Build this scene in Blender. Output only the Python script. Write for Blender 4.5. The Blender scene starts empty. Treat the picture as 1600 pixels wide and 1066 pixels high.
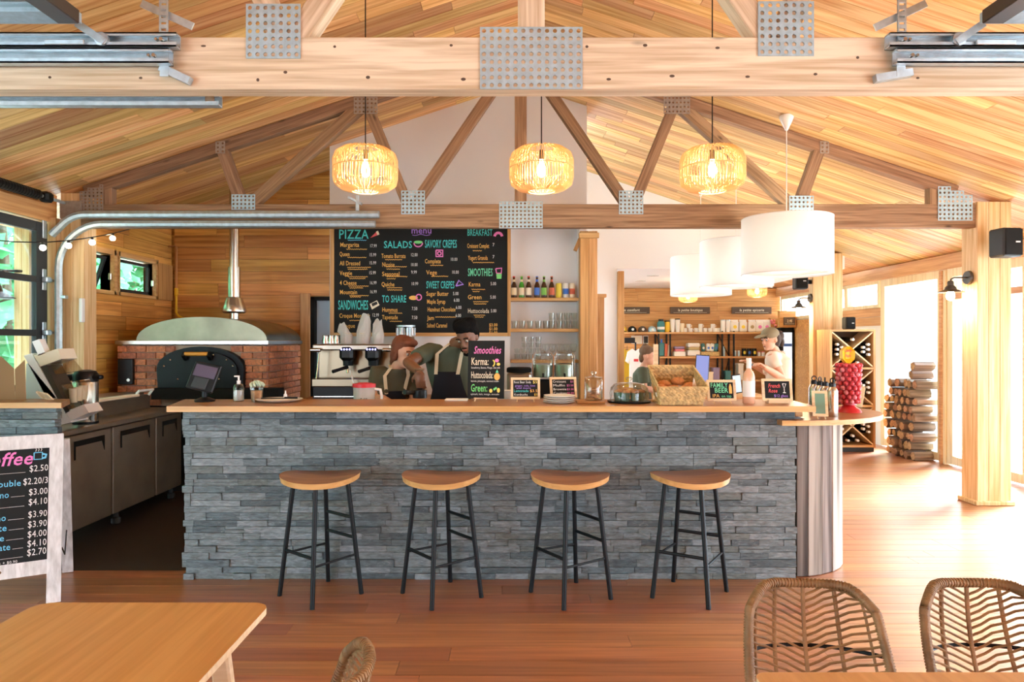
import bpy, bmesh, math, random
from mathutils import Vector, Matrix, Euler
R = random.Random(7)
F, HC = 1066.67, 1.5
SC = bpy.context.scene
COL = SC.collection
def P(x, y, d):
    """photo pixel (1600 x 1066) at depth d -> point in the room (metres)"""
    return Vector(((x-800)*d/F, d, HC-(y-533)*d/F))
def PX(x, d): return (x-800)*d/F
def PZ(y, d): return HC-(y-533)*d/F

# ------------------------------------------------------------ camera, sky, sun, exposure
cam_d = bpy.data.cameras.new('camera'); cam_d.lens = 24; cam_d.sensor_width = 36; cam_d.clip_start = 0.05; cam_d.clip_end = 300
cam = bpy.data.objects.new('camera', cam_d); COL.objects.link(cam)
cam.location = (0, 0, HC); cam.rotation_euler = (math.pi/2, 0, 0)
SC.camera = cam
w = bpy.data.worlds.new('sky'); SC.world = w; w.use_nodes = True
bg = w.node_tree.nodes['Background']; bg.inputs[0].default_value = (0.72, 0.86, 1.0, 1); bg.inputs[1].default_value = 5.0
sun_d = bpy.data.lights.new('sun', 'SUN'); sun_d.energy = 24.0; sun_d.angle = math.radians(24); sun_d.color = (0.70, 0.85, 1.0)
sun = bpy.data.objects.new('sun', sun_d); COL.objects.link(sun)
sun.rotation_euler = Vector((-0.74, -0.42, -0.50)).to_track_quat('-Z', 'Y').to_euler()
SC.view_settings.view_transform = 'Standard'; SC.view_settings.look = 'None'
SC.view_settings.gamma = 1; SC.view_settings.use_curve_mapping = False
SC.view_settings.exposure = 1.12
try:
    SC.cycles.max_bounces = 10; SC.cycles.diffuse_bounces = 7; SC.cycles.transparent_max_bounces = 24; SC.cycles.sample_clamp_indirect = 6
    SC.cycles.caustics_reflective = False; SC.cycles.caustics_refractive = False
except Exception: pass

# ------------------------------------------------------------ materials
MT = {}
def _new(name):
    m = bpy.data.materials.new(name); m.use_nodes = True
    nt = m.node_tree; b = nt.nodes['Principled BSDF']; MT[name] = m
    return m, nt, b
def mat(name, c, rough=.5, metal=0., emit=0., ec=None, alpha=1., trans=0., bump=0., bscale=60., var=0., spec=.5, vs=8., sub=0.):
    m, nt, b = _new(name)
    b.inputs['Base Color'].default_value = (*c, 1); b.inputs['Roughness'].default_value = rough; b.inputs['Metallic'].default_value = metal
    b.inputs['Specular IOR Level'].default_value = spec
    if trans: b.inputs['Transmission Weight'].default_value = trans
    if emit:
        b.inputs['Emission Color'].default_value = (*(ec or c), 1); b.inputs['Emission Strength'].default_value = emit
    N = nt.nodes; L = nt.links
    if var or bump:
        geo = N.new('ShaderNodeNewGeometry')
    if var:
        n = N.new('ShaderNodeTexNoise'); n.inputs['Scale'].default_value = vs; n.inputs['Detail'].default_value = 4
        L.new(geo.outputs['Position'], n.inputs['Vector'])
        r = N.new('ShaderNodeValToRGB')
        r.color_ramp.elements[0].position = .3; r.color_ramp.elements[1].position = .7
        r.color_ramp.elements[0].color = (*[x*(1-var) for x in c], 1); r.color_ramp.elements[1].color = (*[min(1, x*(1+var)) for x in c], 1)
        L.new(n.outputs['Fac'], r.inputs['Fac']); L.new(r.outputs['Color'], b.inputs['Base Color'])
    if bump:
        n2 = N.new('ShaderNodeTexNoise'); n2.inputs['Scale'].default_value = bscale; n2.inputs['Detail'].default_value = 5
        L.new(geo.outputs['Position'], n2.inputs['Vector'])
        bp = N.new('ShaderNodeBump'); bp.inputs['Strength'].default_value = bump; bp.inputs['Distance'].default_value = .01
        L.new(n2.outputs['Fac'], bp.inputs['Height']); L.new(bp.outputs['Normal'], b.inputs['Normal'])
    return m
def wood(name, dark, light, axis='X', rough=.5, rnd=.25, knots=.0, grain=1., bump=.15, spec=.4, turn=0., local=False, coat=0., wave=.10):
    """streaky timber: grain runs along AXIS, each piece shifted and tinted by its own random number"""
    m, nt, b = _new(name); N, L = nt.nodes, nt.links
    geo = N.new('ShaderNodeNewGeometry'); oi = N.new('ShaderNodeObjectInfo')
    sh = N.new('ShaderNodeVectorMath'); sh.operation = 'MULTIPLY_ADD'
    cb = N.new('ShaderNodeCombineXYZ')
    for i in range(3): L.new(oi.outputs['Random'], cb.inputs[i])
    src = geo.outputs['Position']
    if local: src = N.new('ShaderNodeTexCoord').outputs['Object']
    if turn:
        tm = N.new('ShaderNodeMapping'); tm.inputs['Rotation'].default_value = (0, turn, 0); L.new(src, tm.inputs['Vector']); src = tm.outputs[0]
    L.new(cb.outputs[0], sh.inputs[0]); sh.inputs[1].default_value = (53, 71, 37); L.new(src, sh.inputs[2])
    mp = N.new('ShaderNodeMapping'); s = [7*grain]*3; s['XYZ'.index(axis)] = .55*grain
    mp.inputs['Scale'].default_value = s; L.new(sh.outputs[0], mp.inputs['Vector'])
    n1 = N.new('ShaderNodeTexNoise'); n1.inputs['Scale'].default_value = 1; n1.inputs['Detail'].default_value = 5; n1.inputs['Distortion'].default_value = 1.1
    L.new(mp.outputs[0], n1.inputs['Vector'])
    wv = N.new('ShaderNodeMath'); wv.operation = 'SINE'; ml = N.new('ShaderNodeMath'); ml.operation = 'MULTIPLY'; ml.inputs[1].default_value = 20
    L.new(n1.outputs['Fac'], ml.inputs[0]); L.new(ml.outputs[0], wv.inputs[0])
    mp2 = N.new('ShaderNodeMapping'); s2 = [46*grain]*3; s2['XYZ'.index(axis)] = 1.6*grain
    mp2.inputs['Scale'].default_value = s2; L.new(sh.outputs[0], mp2.inputs['Vector'])
    n2 = N.new('ShaderNodeTexNoise'); n2.inputs['Scale'].default_value = 1; n2.inputs['Detail'].default_value = 3
    L.new(mp2.outputs[0], n2.inputs['Vector'])
    a1 = N.new('ShaderNodeMath'); a1.operation = 'MULTIPLY_ADD'; a1.inputs[1].default_value = wave; L.new(wv.outputs[0], a1.inputs[0]); L.new(n2.outputs['Fac'], a1.inputs[2])
    a2 = N.new('ShaderNodeMath'); a2.operation = 'MULTIPLY_ADD'; a2.inputs[1].default_value = .9; L.new(n1.outputs['Fac'], a2.inputs[0]); L.new(a1.outputs[0], a2.inputs[2])
    rp = N.new('ShaderNodeValToRGB'); e = rp.color_ramp.elements
    e[0].position = .62; e[0].color = (*dark, 1); e[1].position = 1.22 if False else 1.0; e[1].color = (*light, 1)
    sc = N.new('ShaderNodeMath'); sc.operation = 'MULTIPLY'; sc.inputs[1].default_value = .87; L.new(a2.outputs[0], sc.inputs[0])
    L.new(sc.outputs[0], rp.inputs['Fac'])
    hsv = N.new('ShaderNodeHueSaturation')
    mr = N.new('ShaderNodeMapRange'); mr.inputs['To Min'].default_value = 1-rnd; mr.inputs['To Max'].default_value = 1+rnd*.75
    L.new(oi.outputs['Random'], mr.inputs['Value']); L.new(mr.outputs[0], hsv.inputs['Value'])
    f7 = N.new('ShaderNodeMath'); f7.operation = 'MULTIPLY'; f7.inputs[1].default_value = 7.31; L.new(oi.outputs['Random'], f7.inputs[0])
    fr = N.new('ShaderNodeMath'); fr.operation = 'FRACT'; L.new(f7.outputs[0], fr.inputs[0])
    mh = N.new('ShaderNodeMapRange'); mh.inputs['To Min'].default_value = .5-.05*rnd; mh.inputs['To Max'].default_value = .5+.05*rnd
    L.new(fr.outputs[0], mh.inputs['Value']); L.new(mh.outputs[0], hsv.inputs['Hue'])
    L.new(rp.outputs['Color'], hsv.inputs['Color'])
    out = hsv.outputs['Color']
    if knots:
        vo = N.new('ShaderNodeTexVoronoi'); vo.inputs['Scale'].default_value = 1
        mk = N.new('ShaderNodeMapping'); ks = [7.5]*3; ks['XYZ'.index(axis)] = 2.6; mk.inputs['Scale'].default_value = ks
        L.new(sh.outputs[0], mk.inputs['Vector']); L.new(mk.outputs[0], vo.inputs['Vector'])
        kr = N.new('ShaderNodeMapRange'); kr.inputs['From Min'].default_value = .03; kr.inputs['From Max'].default_value = .12
        kr.inputs['To Min'].default_value = knots; kr.inputs['To Max'].default_value = 0
        L.new(vo.outputs['Distance'], kr.inputs['Value'])
        mx = N.new('ShaderNodeMix'); mx.data_type = 'RGBA'; L.new(kr.outputs[0], mx.inputs['Factor'])
        L.new(out, mx.inputs['A']); mx.inputs['B'].default_value = (*[x*.25 for x in dark], 1); out = mx.outputs['Result']
    L.new(out, b.inputs['Base Color'])
    b.inputs['Roughness'].default_value = rough; b.inputs['Specular IOR Level'].default_value = spec
    if coat: b.inputs['Coat Weight'].default_value = coat; b.inputs['Coat Roughness'].default_value = .32
    if bump:
        bp = N.new('ShaderNodeBump'); bp.inputs['Strength'].default_value = bump; bp.inputs['Distance'].default_value = .004
        L.new(n2.outputs['Fac'], bp.inputs['Height']); L.new(bp.outputs['Normal'], b.inputs['Normal'])
    return m
def pieces_mat(name, cols, rough=.8, bump=.5, bscale=40., vs=30., streak=None, fleck=None):
    """stone / brick: each piece takes a colour from COLS by its random number, mottled"""
    m, nt, b = _new(name); N, L = nt.nodes, nt.links
    oi = N.new('ShaderNodeObjectInfo'); geo = N.new('ShaderNodeNewGeometry')
    rp = N.new('ShaderNodeValToRGB'); rp.color_ramp.interpolation = 'CONSTANT'; e = rp.color_ramp.elements
    e[0].color = (*cols[0], 1); e[1].position = 1/len(cols); e[1].color = (*cols[1], 1)
    for i in range(2, len(cols)):
        k = e.new(i/len(cols)); k.color = (*cols[i], 1)
    L.new(oi.outputs['Random'], rp.inputs['Fac'])
    n = N.new('ShaderNodeTexNoise'); n.inputs['Scale'].default_value = vs; n.inputs['Detail'].default_value = 6; n.inputs['Distortion'].default_value = .6
    mp = N.new('ShaderNodeMapping'); mp.inputs['Scale'].default_value = streak or (1, 1, 1)
    L.new(geo.outputs['Position'], mp.inputs['Vector']); L.new(mp.outputs[0], n.inputs['Vector'])
    mr = N.new('ShaderNodeMapRange'); mr.inputs['From Min'].default_value = .3; mr.inputs['From Max'].default_value = .75
    mr.inputs['To Min'].default_value = .62; mr.inputs['To Max'].default_value = 1.5
    L.new(n.outputs['Fac'], mr.inputs['Value'])
    hs = N.new('ShaderNodeHueSaturation'); L.new(rp.outputs['Color'], hs.inputs['Color']); L.new(mr.outputs[0], hs.inputs['Value'])
    out = hs.outputs['Color']
    if fleck:
        n3 = N.new('ShaderNodeTexNoise'); n3.inputs['Scale'].default_value = 17; n3.inputs['Detail'].default_value = 7; n3.inputs['Roughness'].default_value = .75; n3.inputs['Distortion'].default_value = 1.6
        L.new(mp.outputs[0], n3.inputs['Vector']); m3 = N.new('ShaderNodeMapRange'); m3.inputs['From Min'].default_value = .57; m3.inputs['From Max'].default_value = .72
        m3.inputs['To Max'].default_value = .75; L.new(n3.outputs['Fac'], m3.inputs['Value'])
        m4 = N.new('ShaderNodeMix'); m4.data_type = 'RGBA'; L.new(m3.outputs[0], m4.inputs['Factor']); L.new(out, m4.inputs['A']); m4.inputs['B'].default_value = (*fleck, 1); out = m4.outputs['Result']
    L.new(out, b.inputs['Base Color']); b.inputs['Roughness'].default_value = rough
    n2 = N.new('ShaderNodeTexNoise'); n2.inputs['Scale'].default_value = bscale; n2.inputs['Detail'].default_value = 6
    L.new(mp.outputs[0], n2.inputs['Vector'])
    bp = N.new('ShaderNodeBump'); bp.inputs['Strength'].default_value = bump; bp.inputs['Distance'].default_value = .012
    L.new(n2.outputs['Fac'], bp.inputs['Height']); L.new(bp.outputs['Normal'], b.inputs['Normal'])
    return m
def clear(name, tint=(1, 1, 1), refl=.12, rough=.02):
    """thin glass or plastic: see-through with a sheen that grows at grazing angles"""
    m, nt, b = _new(name); N, L = nt.nodes, nt.links
    N.remove(b); out = N['Material Output']
    t = N.new('ShaderNodeBsdfTransparent'); t.inputs[0].default_value = (*tint, 1)
    g = N.new('ShaderNodeBsdfGlossy'); g.inputs['Roughness'].default_value = rough
    lw = N.new('ShaderNodeLayerWeight'); lw.inputs[0].default_value = refl
    mx = N.new('ShaderNodeMixShader'); L.new(lw.outputs['Facing'], mx.inputs[0]); L.new(t.outputs[0], mx.inputs[1]); L.new(g.outputs[0], mx.inputs[2])
    L.new(mx.outputs[0], out.inputs[0])
    return m
def sheer(name, c, through=.4):
    """thin sheet that both scatters and lets light through: lamp linen, paper bags, cane"""
    m, nt, b = _new(name); N, L = nt.nodes, nt.links
    N.remove(b); out = N['Material Output']
    d = N.new('ShaderNodeBsdfDiffuse'); d.inputs[0].default_value = (*c, 1)
    t = N.new('ShaderNodeBsdfTranslucent'); t.inputs[0].default_value = (*c, 1)
    mx = N.new('ShaderNodeMixShader'); mx.inputs[0].default_value = through
    L.new(d.outputs[0], mx.inputs[1]); L.new(t.outputs[0], mx.inputs[2]); L.new(mx.outputs[0], out.inputs[0])
    return m
AN_ = math.atan(.33)
wood('pine_left', (.53, .245, .065), (.88, .59, .27), 'X', .48, .34, grain=.7, turn=AN_)
wood('pine_right', (.55, .265, .08), (.90, .63, .32), 'X', .48, .30, grain=.7, turn=-AN_)  # same pine as the other slope, paler to paint in its stronger light
wood('fir_beam', (.49, .37, .23), (.76, .66, .50), 'X', .6, .08, knots=.8, grain=1.3)
wood('fir_local', (.49, .37, .23), (.76, .66, .50), 'X', .6, .08, knots=.8, grain=1.3, local=True)
wood('rough_local', (.19, .105, .055), (.40, .25, .145), 'X', .75, .14, knots=.8, grain=1.2, local=True)
wood('rough_beam', (.20, .11, .058), (.43, .27, .16), 'X', .75, .10, knots=.8, grain=1.2)
wood('fir_post', (.62, .38, .15), (.84, .63, .36), 'Z', .5, .08)
wood('cedar_x', (.43, .175, .035), (.74, .38, .10), 'X', .45, .24, grain=.8)
wood('cedar_y', (.43, .175, .035), (.74, .38, .10), 'Y', .45, .24, grain=.8)
wood('oak_trim_z', (.42, .20, .06), (.66, .38, .15), 'Z', .45, .1)
wood('oak_trim_x', (.48, .24, .08), (.72, .44, .19), 'X', .45, .1)
wood('oak_trim_y', (.48, .24, .08), (.72, .44, .19), 'Y', .45, .1)
wood('floor_wood', (.27, .088, .026), (.47, .178, .062), 'X', .36, .16, spec=.6, bump=.05, coat=.6)
wood('top_wood', (.30, .12, .035), (.47, .22, .075), 'X', .32, .06, spec=.5)
wood('table_wood', (.60, .31, .085), (.74, .43, .14), 'Y', .35, .05, bump=.04)
wood('seat_wood', (.23, .095, .035), (.42, .20, .075), 'X', .32, .1)
wood('seat_edge', (.55, .30, .10), (.70, .42, .17), 'X', .4, .05)
wood('barn_wood', (.10, .085, .075), (.50, .45, .40), 'Z', .85, .55, knots=.6, bump=.4, grain=.45)
wood('pale_wood', (.66, .48, .27), (.82, .66, .43), 'X', .5, .1)
wood('chalk_white', (.56, .56, .55), (.84, .85, .85), 'Z', .7, .06, bump=.1)
wood('log_bark', (.12, .075, .05), (.32, .22, .16), 'X', .9, .3, bump=.6)
wood('log_end', (.28, .14, .07), (.52, .31, .18), 'X', .85, .3)
mat('dark_floor', (.035, .026, .02), .45, bump=.1)
mat('slab', (.22, .10, .04), .7); mat('gap_dark', (.10, .045, .018), .9)
mat('white_paint', (.80, .80, .80), .75); mat('white_gloss', (.82, .82, .82), .25); mat('warm_white', (.74, .70, .61), .7)
mat('galv', (.52, .62, .68), .42, .75, bump=.05, var=.14, vs=25); mat('galv_flat', (.40, .56, .65), .5, .45, var=.12, vs=40)
mat('plate_brown', (.36, .31, .27), .5, .45, var=.15, vs=40)
mat('stainless', (.60, .57, .52), .26, 1.0); mat('stainless_dull', (.42, .36, .29), .36, .9, var=.1, vs=5)
mat('black_metal', (.006, .008, .010), .42, .0, spec=.22); mat('black_plastic', (.009, .009, .010), .38, spec=.25); mat('black_matte', (.011, .011, .011), .75, spec=.15)
mat('dark_grey', (.035, .039, .043), .5, spec=.3); mat('bronze', (.075, .065, .055), .4, .4)
mat('slate_board', (.012, .0135, .014), .75, spec=.25); mat('screen', (.10, .075, .12), .12); mat('blue_screen', (.16, .22, .55), .3, emit=.25, ec=(.3, .38, .8))
SLATE = pieces_mat('slate', [(.110, .148, .165), (.140, .178, .190), (.088, .122, .138), (.165, .205, .220), (.070, .098, .110), (.122, .146, .142), (.195, .235, .255)], .5, .8, 40, 30, (.6, 1, 2.0), fleck=(.40, .46, .48))
pieces_mat('brick', [(.48, .19, .10), (.55, .23, .115), (.40, .165, .10), (.60, .27, .14), (.45, .21, .125)], .8, .3, 60, 40)
mat('mortar', (.55, .46, .36), .9); mat('slate_back', (.02, .024, .026), .9)
mat('bulb', (1, .85, .6), .3, emit=30., ec=(1, .72, .38)); mat('bulb_small', (1, .9, .7), .3, emit=14., ec=(1, .85, .6)); mat('downlight', (1, 1, 1), .3, emit=6.)
sheer('cane', (.84, .65, .38), .5); sheer('linen', (.87, .87, .87), .42); sheer('paper_bag', (.80, .77, .70), .4); sheer('clear_bag', (.80, .80, .78), .5)
mat('rattan', (.27, .155, .065), .55, var=.35, vs=14, bump=.3, bscale=120); mat('rattan_dark', (.16, .09, .04), .6); mat('seagrass', (.55, .39, .17), .7, var=.35, vs=45, bump=.6, bscale=90)
clear('glass', (.96, .985, .98), .10); clear('glass_item', (.93, .95, .94), .32); clear('glass_dark', (.55, .60, .60), .25); clear('acrylic', (.93, .92, .88), .25)
mat('copper', (.50, .25, .10), .4, .6); mat('yellow', (.80, .50, .02), .5); mat('gold_wood', (.75, .36, .05), .4); mat('blue_trim', (.02, .10, .35), .5); mat('pale_blue', (.50, .66, .80), .5)
mat('red', (.62, .02, .03), .4); mat('red_candy', (.58, .05, .07), .35); mat('pink', (.72, .22, .26), .4); mat('cream', (.80, .72, .56), .55); mat('white_plate', (.80, .79, .75), .3)
mat('green_shirt', (.065, .078, .048), .85); mat('olive_shirt', (.070, .062, .035), .85); mat('apron_navy', (.014, .014, .020), .85, spec=.15); mat('strap', (.62, .52, .36), .8); mat('tee_pale', (.74, .62, .52), .85)
mat('skin_dark', (.16, .062, .028), .5); mat('skin_fair', (.62, .33, .22), .55); mat('hair_black', (.006, .0055, .0055), .9, bump=.9, bscale=90, spec=.08); mat('hair_red', (.15, .038, .012), .7, bump=.6, bscale=120); mat('hair_brown', (.13, .065, .03), .6, bump=.6, bscale=120); mat('cap_olive', (.22, .18, .11), .8); mat('eye_white', (.42, .40, .37), .4); mat('jeans', (.03, .04, .07), .8); mat('lips', (.35, .10, .08), .5)
mat('muffin', (.45, .17, .045), .8, bump=.8, bscale=70, var=.3, vs=30); mat('muffin_wrap', (.10, .16, .11), .7); mat('paper', (.80, .74, .62), .7); mat('cookie', (.40, .20, .09), .8, var=.4, vs=40)
mat('beer_brown', (.06, .025, .01), .15); mat('beer_green', (.05, .28, .03), .15); mat('rose_wine', (.72, .42, .28), .12); mat('label_cream', (.75, .66, .45), .6); mat('label_blue', (.06, .18, .62), .6); mat('label_green', (.25, .55, .10), .6); mat('label_red', (.62, .14, .07), .6); mat('label_yellow', (.80, .62, .06), .6); mat('label_white', (.80, .80, .78), .6)
mat('coffee_bag', (.80, .78, .74), .5); mat('khaki', (.42, .32, .16), .8); mat('teal', (.05, .22, .25), .5); mat('purple_grey', (.30, .24, .40), .5)
sheer('leaf', (.20, .48, .27), .5); mat('leaf_dark', (.07, .22, .06), .7, var=.5, vs=2); mat('gravel', (.62, .60, .56), .95, var=.1, vs=3); mat('bark', (.12, .08, .05), .9); mat('plant_green', (.08, .28, .06), .6)
mat('sign_dark', (.09, .058, .038), .7); mat('wax', (.75, .7, .6), .5)
for n, c in (('ink_teal', (.08, .62, .60)), ('ink_mint', (.18, .70, .42)), ('ink_orange', (.85, .48, .12)), ('ink_white', (.78, .78, .76)), ('ink_pink', (.80, .22, .55)), ('ink_blue', (.16, .55, .80)), ('ink_violet', (.38, .22, .75)), ('ink_red', (.80, .12, .13)), ('ink_yellow', (.85, .70, .15)), ('ink_green', (.20, .70, .22)), ('ink_black', (.02, .02, .02)), ('ink_cream', (.80, .72, .55))):
    mat(n, c, .8)

# ------------------------------------------------------------ geometry helpers
UP = Vector((0, 0, 1))
def rootm(o):
    while o.parent: o = o.parent
    return Matrix.LocRotScale(o.location, o.rotation_euler, o.scale)
class MB:
    """collects shapes, then builds them as ONE mesh object"""
    def __init__(s): s.v = []; s.f = []
    def add(s, vs, fs):
        o = len(s.v); s.v += [Vector(v) for v in vs]; s.f += [tuple(i+o for i in f) for f in fs]; return s
    def box(s, c, d, M=None):
        c = Vector(c); q = []
        for z in (-.5, .5):
            for x, y in ((-.5, -.5), (.5, -.5), (.5, .5), (-.5, .5)):
                p = Vector((x*d[0], y*d[1], z*d[2])); q.append(c+(M @ p if M else p))
        return s.add(q, [(3, 2, 1, 0), (4, 5, 6, 7), (0, 1, 5, 4), (1, 2, 6, 5), (2, 3, 7, 6), (3, 0, 4, 7)])
    def bx(s, a, b):
        return s.box([(a[i]+b[i])/2 for i in range(3)], [abs(b[i]-a[i]) for i in range(3)])
    def cbox(s, c, d, b=.004, M=None):
        """box with chamfered edges"""
        c = Vector(c); h = [x/2 for x in d]; vs = []; idx = {}
        for sx in (-1, 1):
            for sy in (-1, 1):
                for sz in (-1, 1):
                    for k in range(3):
                        p = [sx*h[0], sy*h[1], sz*h[2]]
                        for j in range(3):
                            if j != k: p[j] -= (sx, sy, sz)[j]*b
                        idx[(sx, sy, sz, k)] = len(vs); p = Vector(p); vs.append(c+(M @ p if M else p))
        fs = []
        for k in range(3):
            i, j = (k+1) % 3, (k+2) % 3
            for sk in (-1, 1):
                q = []
                for a, e in ((-1, -1), (1, -1), (1, 1), (-1, 1)):
                    t = [0, 0, 0]; t[k] = sk; t[i] = a; t[j] = e; q.append(idx[(*t, k)])
                fs.append(tuple(q if sk > 0 else q[::-1]))
            for a in (-1, 1):
                for e in (-1, 1):
                    t0 = [0, 0, 0]; t0[i] = a; t0[j] = e; t1 = t0[:]; t0[k] = -1; t1[k] = 1
                    q = [idx[(*t0, i)], idx[(*t1, i)], idx[(*t1, j)], idx[(*t0, j)]]
                    fs.append(tuple(q if a*e < 0 else q[::-1]))
        for sx in (-1, 1):
            for sy in (-1, 1):
                for sz in (-1, 1):
                    q = [idx[(sx, sy, sz, k)] for k in range(3)]; fs.append(tuple(q if sx*sy*sz > 0 else q[::-1]))
        return s.add(vs, fs)
    def frame(s, p0, p1, up=UP):
        p0, p1 = Vector(p0), Vector(p1); x = (p1-p0).normalized()
        y = Vector(up).cross(x)
        if y.length < 1e-4: y = Vector((0, 1, 0)).cross(x)
        y.normalize(); z = x.cross(y)
        return Matrix((x, y, z)).transposed()
    def bar(s, p0, p1, w, h, up=UP, b=0):
        p0, p1 = Vector(p0), Vector(p1); M = s.frame(p0, p1, up); d = ((p1-p0).length, w, h)
        return s.cbox((p0+p1)/2, d, b, M) if b else s.box((p0+p1)/2, d, M)
    def tube(s, pts, r, n=8, closed=False):
        pts = [Vector(p) for p in pts]; m = len(pts); rr = r if isinstance(r, (list, tuple)) else [r]*m
        vs = []; prev = None
        for i, p in enumerate(pts):
            if closed: t = pts[(i+1) % m]-pts[i-1]
            else: t = pts[min(i+1, m-1)]-pts[max(i-1, 0)]
            t.normalize()
            if prev is None:
                a = UP if abs(t.z) < .9 else Vector((1, 0, 0)); nx = (a-t*a.dot(t)).normalized()
            else:
                nx = prev-t*prev.dot(t); nx.normalize()
            prev = nx; ny = t.cross(nx)
            for k in range(n):
                an = 2*math.pi*k/n; vs.append(p+(nx*math.cos(an)+ny*math.sin(an))*rr[i])
        fs = []
        for i in range(m if closed else m-1):
            j = (i+1) % m
            for k in range(n):
                l = (k+1) % n; fs.append((i*n+k, i*n+l, j*n+l, j*n+k))
        if not closed: fs += [tuple(range(n-1, -1, -1)), tuple((m-1)*n+k for k in range(n))]
        return s.add(vs, fs)
    def loft(s, rings):
        """closed skin through rings of equal length"""
        n = len(rings[0]); vs = [p for r in rings for p in r]; fs = []
        for i in range(len(rings)-1):
            for k in range(n):
                l = (k+1) % n; fs.append((i*n+k, i*n+l, (i+1)*n+l, (i+1)*n+k))
        fs += [tuple(range(n-1, -1, -1)), tuple((len(rings)-1)*n+k for k in range(n))]
        return s.add(vs, fs)
    def ell(s, secs, n=14):
        """closed skin through ellipses (centre, rx, ry[, tilt about x, yaw])"""
        rings = []
        for e in secs:
            c = Vector(e[0]); rx, ry = e[1], e[2]; M = Matrix.Identity(3)
            if len(e) > 3: M = Euler((e[3], 0, e[4] if len(e) > 4 else 0)).to_matrix()
            rings.append([c+M @ Vector((rx*math.cos(2*math.pi*k/n), ry*math.sin(2*math.pi*k/n), 0)) for k in range(n)])
        return s.loft(rings)
    def lathe(s, prof, c=(0, 0, 0), n=16, M=None, cap=True):
        c = Vector(c); vs = []; m = len(prof)
        for r, z in prof:
            for k in range(n):
                a = 2*math.pi*k/n; p = Vector((r*math.cos(a), r*math.sin(a), z)); vs.append(c+(M @ p if M else p))
        fs = []
        for i in range(m-1):
            for k in range(n):
                l = (k+1) % n; fs.append((i*n+k, i*n+l, (i+1)*n+l, (i+1)*n+k))
        if cap: fs += [tuple(range(n-1, -1, -1)), tuple((m-1)*n+k for k in range(n))]
        return s.add(vs, fs)
    def prism(s, poly, a, b, axis='Y'):
        """polygon in the plane across AXIS, from a to b along it"""
        def q(u, v, t): return {'Y': (u, t, v), 'X': (t, u, v), 'Z': (u, v, t)}[axis]
        n = len(poly); vs = [q(u, v, a) for u, v in poly]+[q(u, v, b) for u, v in poly]
        fs = [tuple(range(n)), tuple(range(2*n-1, n-1, -1))]+[(i, n+i, n+(i+1) % n, (i+1) % n) for i in range(n)]
        return s.add(vs, fs)
    def ball(s, c, r, n=10, sc=(1, 1, 1), M=None):
        c = Vector(c); vs = []; m = max(4, n//2+1)
        for i in range(1, m):
            t = math.pi*i/m
            for k in range(n):
                a = 2*math.pi*k/n; p = Vector((r*sc[0]*math.sin(t)*math.cos(a), r*sc[1]*math.sin(t)*math.sin(a), r*sc[2]*math.cos(t))); vs.append(c+(M @ p if M else p))
        p0, p1 = Vector((0, 0, r*sc[2])), Vector((0, 0, -r*sc[2]))
        vs += [c+(M @ p0 if M else p0), c+(M @ p1 if M else p1)]; q = (m-1)*n; fs = []
        for i in range(m-2):
            for k in range(n):
                l = (k+1) % n; fs.append((i*n+k, (i+1)*n+k, (i+1)*n+l, i*n+l))
        for k in range(n):
            l = (k+1) % n; fs.append((q, k, l)); fs.append((q+1, (m-2)*n+l, (m-2)*n+k))
        return s.add(vs, fs)
    def mesh(s, name, m):
        me = bpy.data.meshes.new(name); me.from_pydata([tuple(v) for v in s.v], [], s.f)
        me.materials.append(MT[m] if isinstance(m, str) else m)
        bm = bmesh.new(); bm.from_mesh(me); bmesh.ops.recalc_face_normals(bm, faces=bm.faces); bm.to_mesh(me); bm.free()
        return me
    def build(s, name, m, parent=None, smooth=None, label=None, kind=None):
        if parent is not None:
            Mi = rootm(parent).inverted(); s.v = [Mi @ v for v in s.v]
        me = s.mesh(name, m)
        if smooth:
            me.polygons.foreach_set('use_smooth', [True]*len(me.polygons)); me.set_sharp_from_angle(angle=math.radians(smooth))
        o = bpy.data.objects.new(name, me); COL.objects.link(o)
        if parent is not None: o.parent = parent
        if label: o['label'] = label
        if kind: o['kind'] = kind
        return o
def tag(o, label=None, cat=None, group=None, kind=None):
    for k, v in (('label', label), ('category', cat), ('group', group), ('kind', kind)):
        if v: o[k] = v
    return o
def thing(name, label, cat, loc=(0, 0, 0), rz=0., group=None, kind=None):
    o = bpy.data.objects.new(name, None); COL.objects.link(o); o.location = loc; o.rotation_euler = (0, 0, rz); o.empty_display_size = .1
    return tag(o, label, cat, group, kind)
def struct(name, label=None):
    return thing(name, label, None, kind='structure')
KID = {}
def copy_tree(o, parent=None):
    c = o.copy(); COL.objects.link(c)
    if parent is not None: c.parent = parent
    for ch in list(o.children): copy_tree(ch, c)
    return c
def dup(o, loc, rz=0., label=None, group=None, sc=None):
    c = copy_tree(o); c.location = loc; c.rotation_euler = (0, 0, rz)
    if sc: c.scale = (sc, sc, sc) if not isinstance(sc, tuple) else sc
    return tag(c, label, None, group)
UNIT = {}
def unit(m, var=0, jit=0., ch=.0):
    """shared unit box (with VAR jittered variants) for planks, bricks and stones"""
    k = (m, var, jit, ch)
    if k not in UNIT:
        b = MB(); rr = random.Random(var*31+5)
        if ch: b.cbox((0, 0, 0), (1, 1, 1), ch)
        else: b.box((0, 0, 0), (1, 1, 1))
        if jit: b.v = [v+Vector((rr.uniform(-jit, jit)*.3, rr.uniform(-jit, jit), rr.uniform(-jit, jit)*.5)) for v in b.v]
        UNIT[k] = b.mesh('piece', m)
    return UNIT[k]
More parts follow.
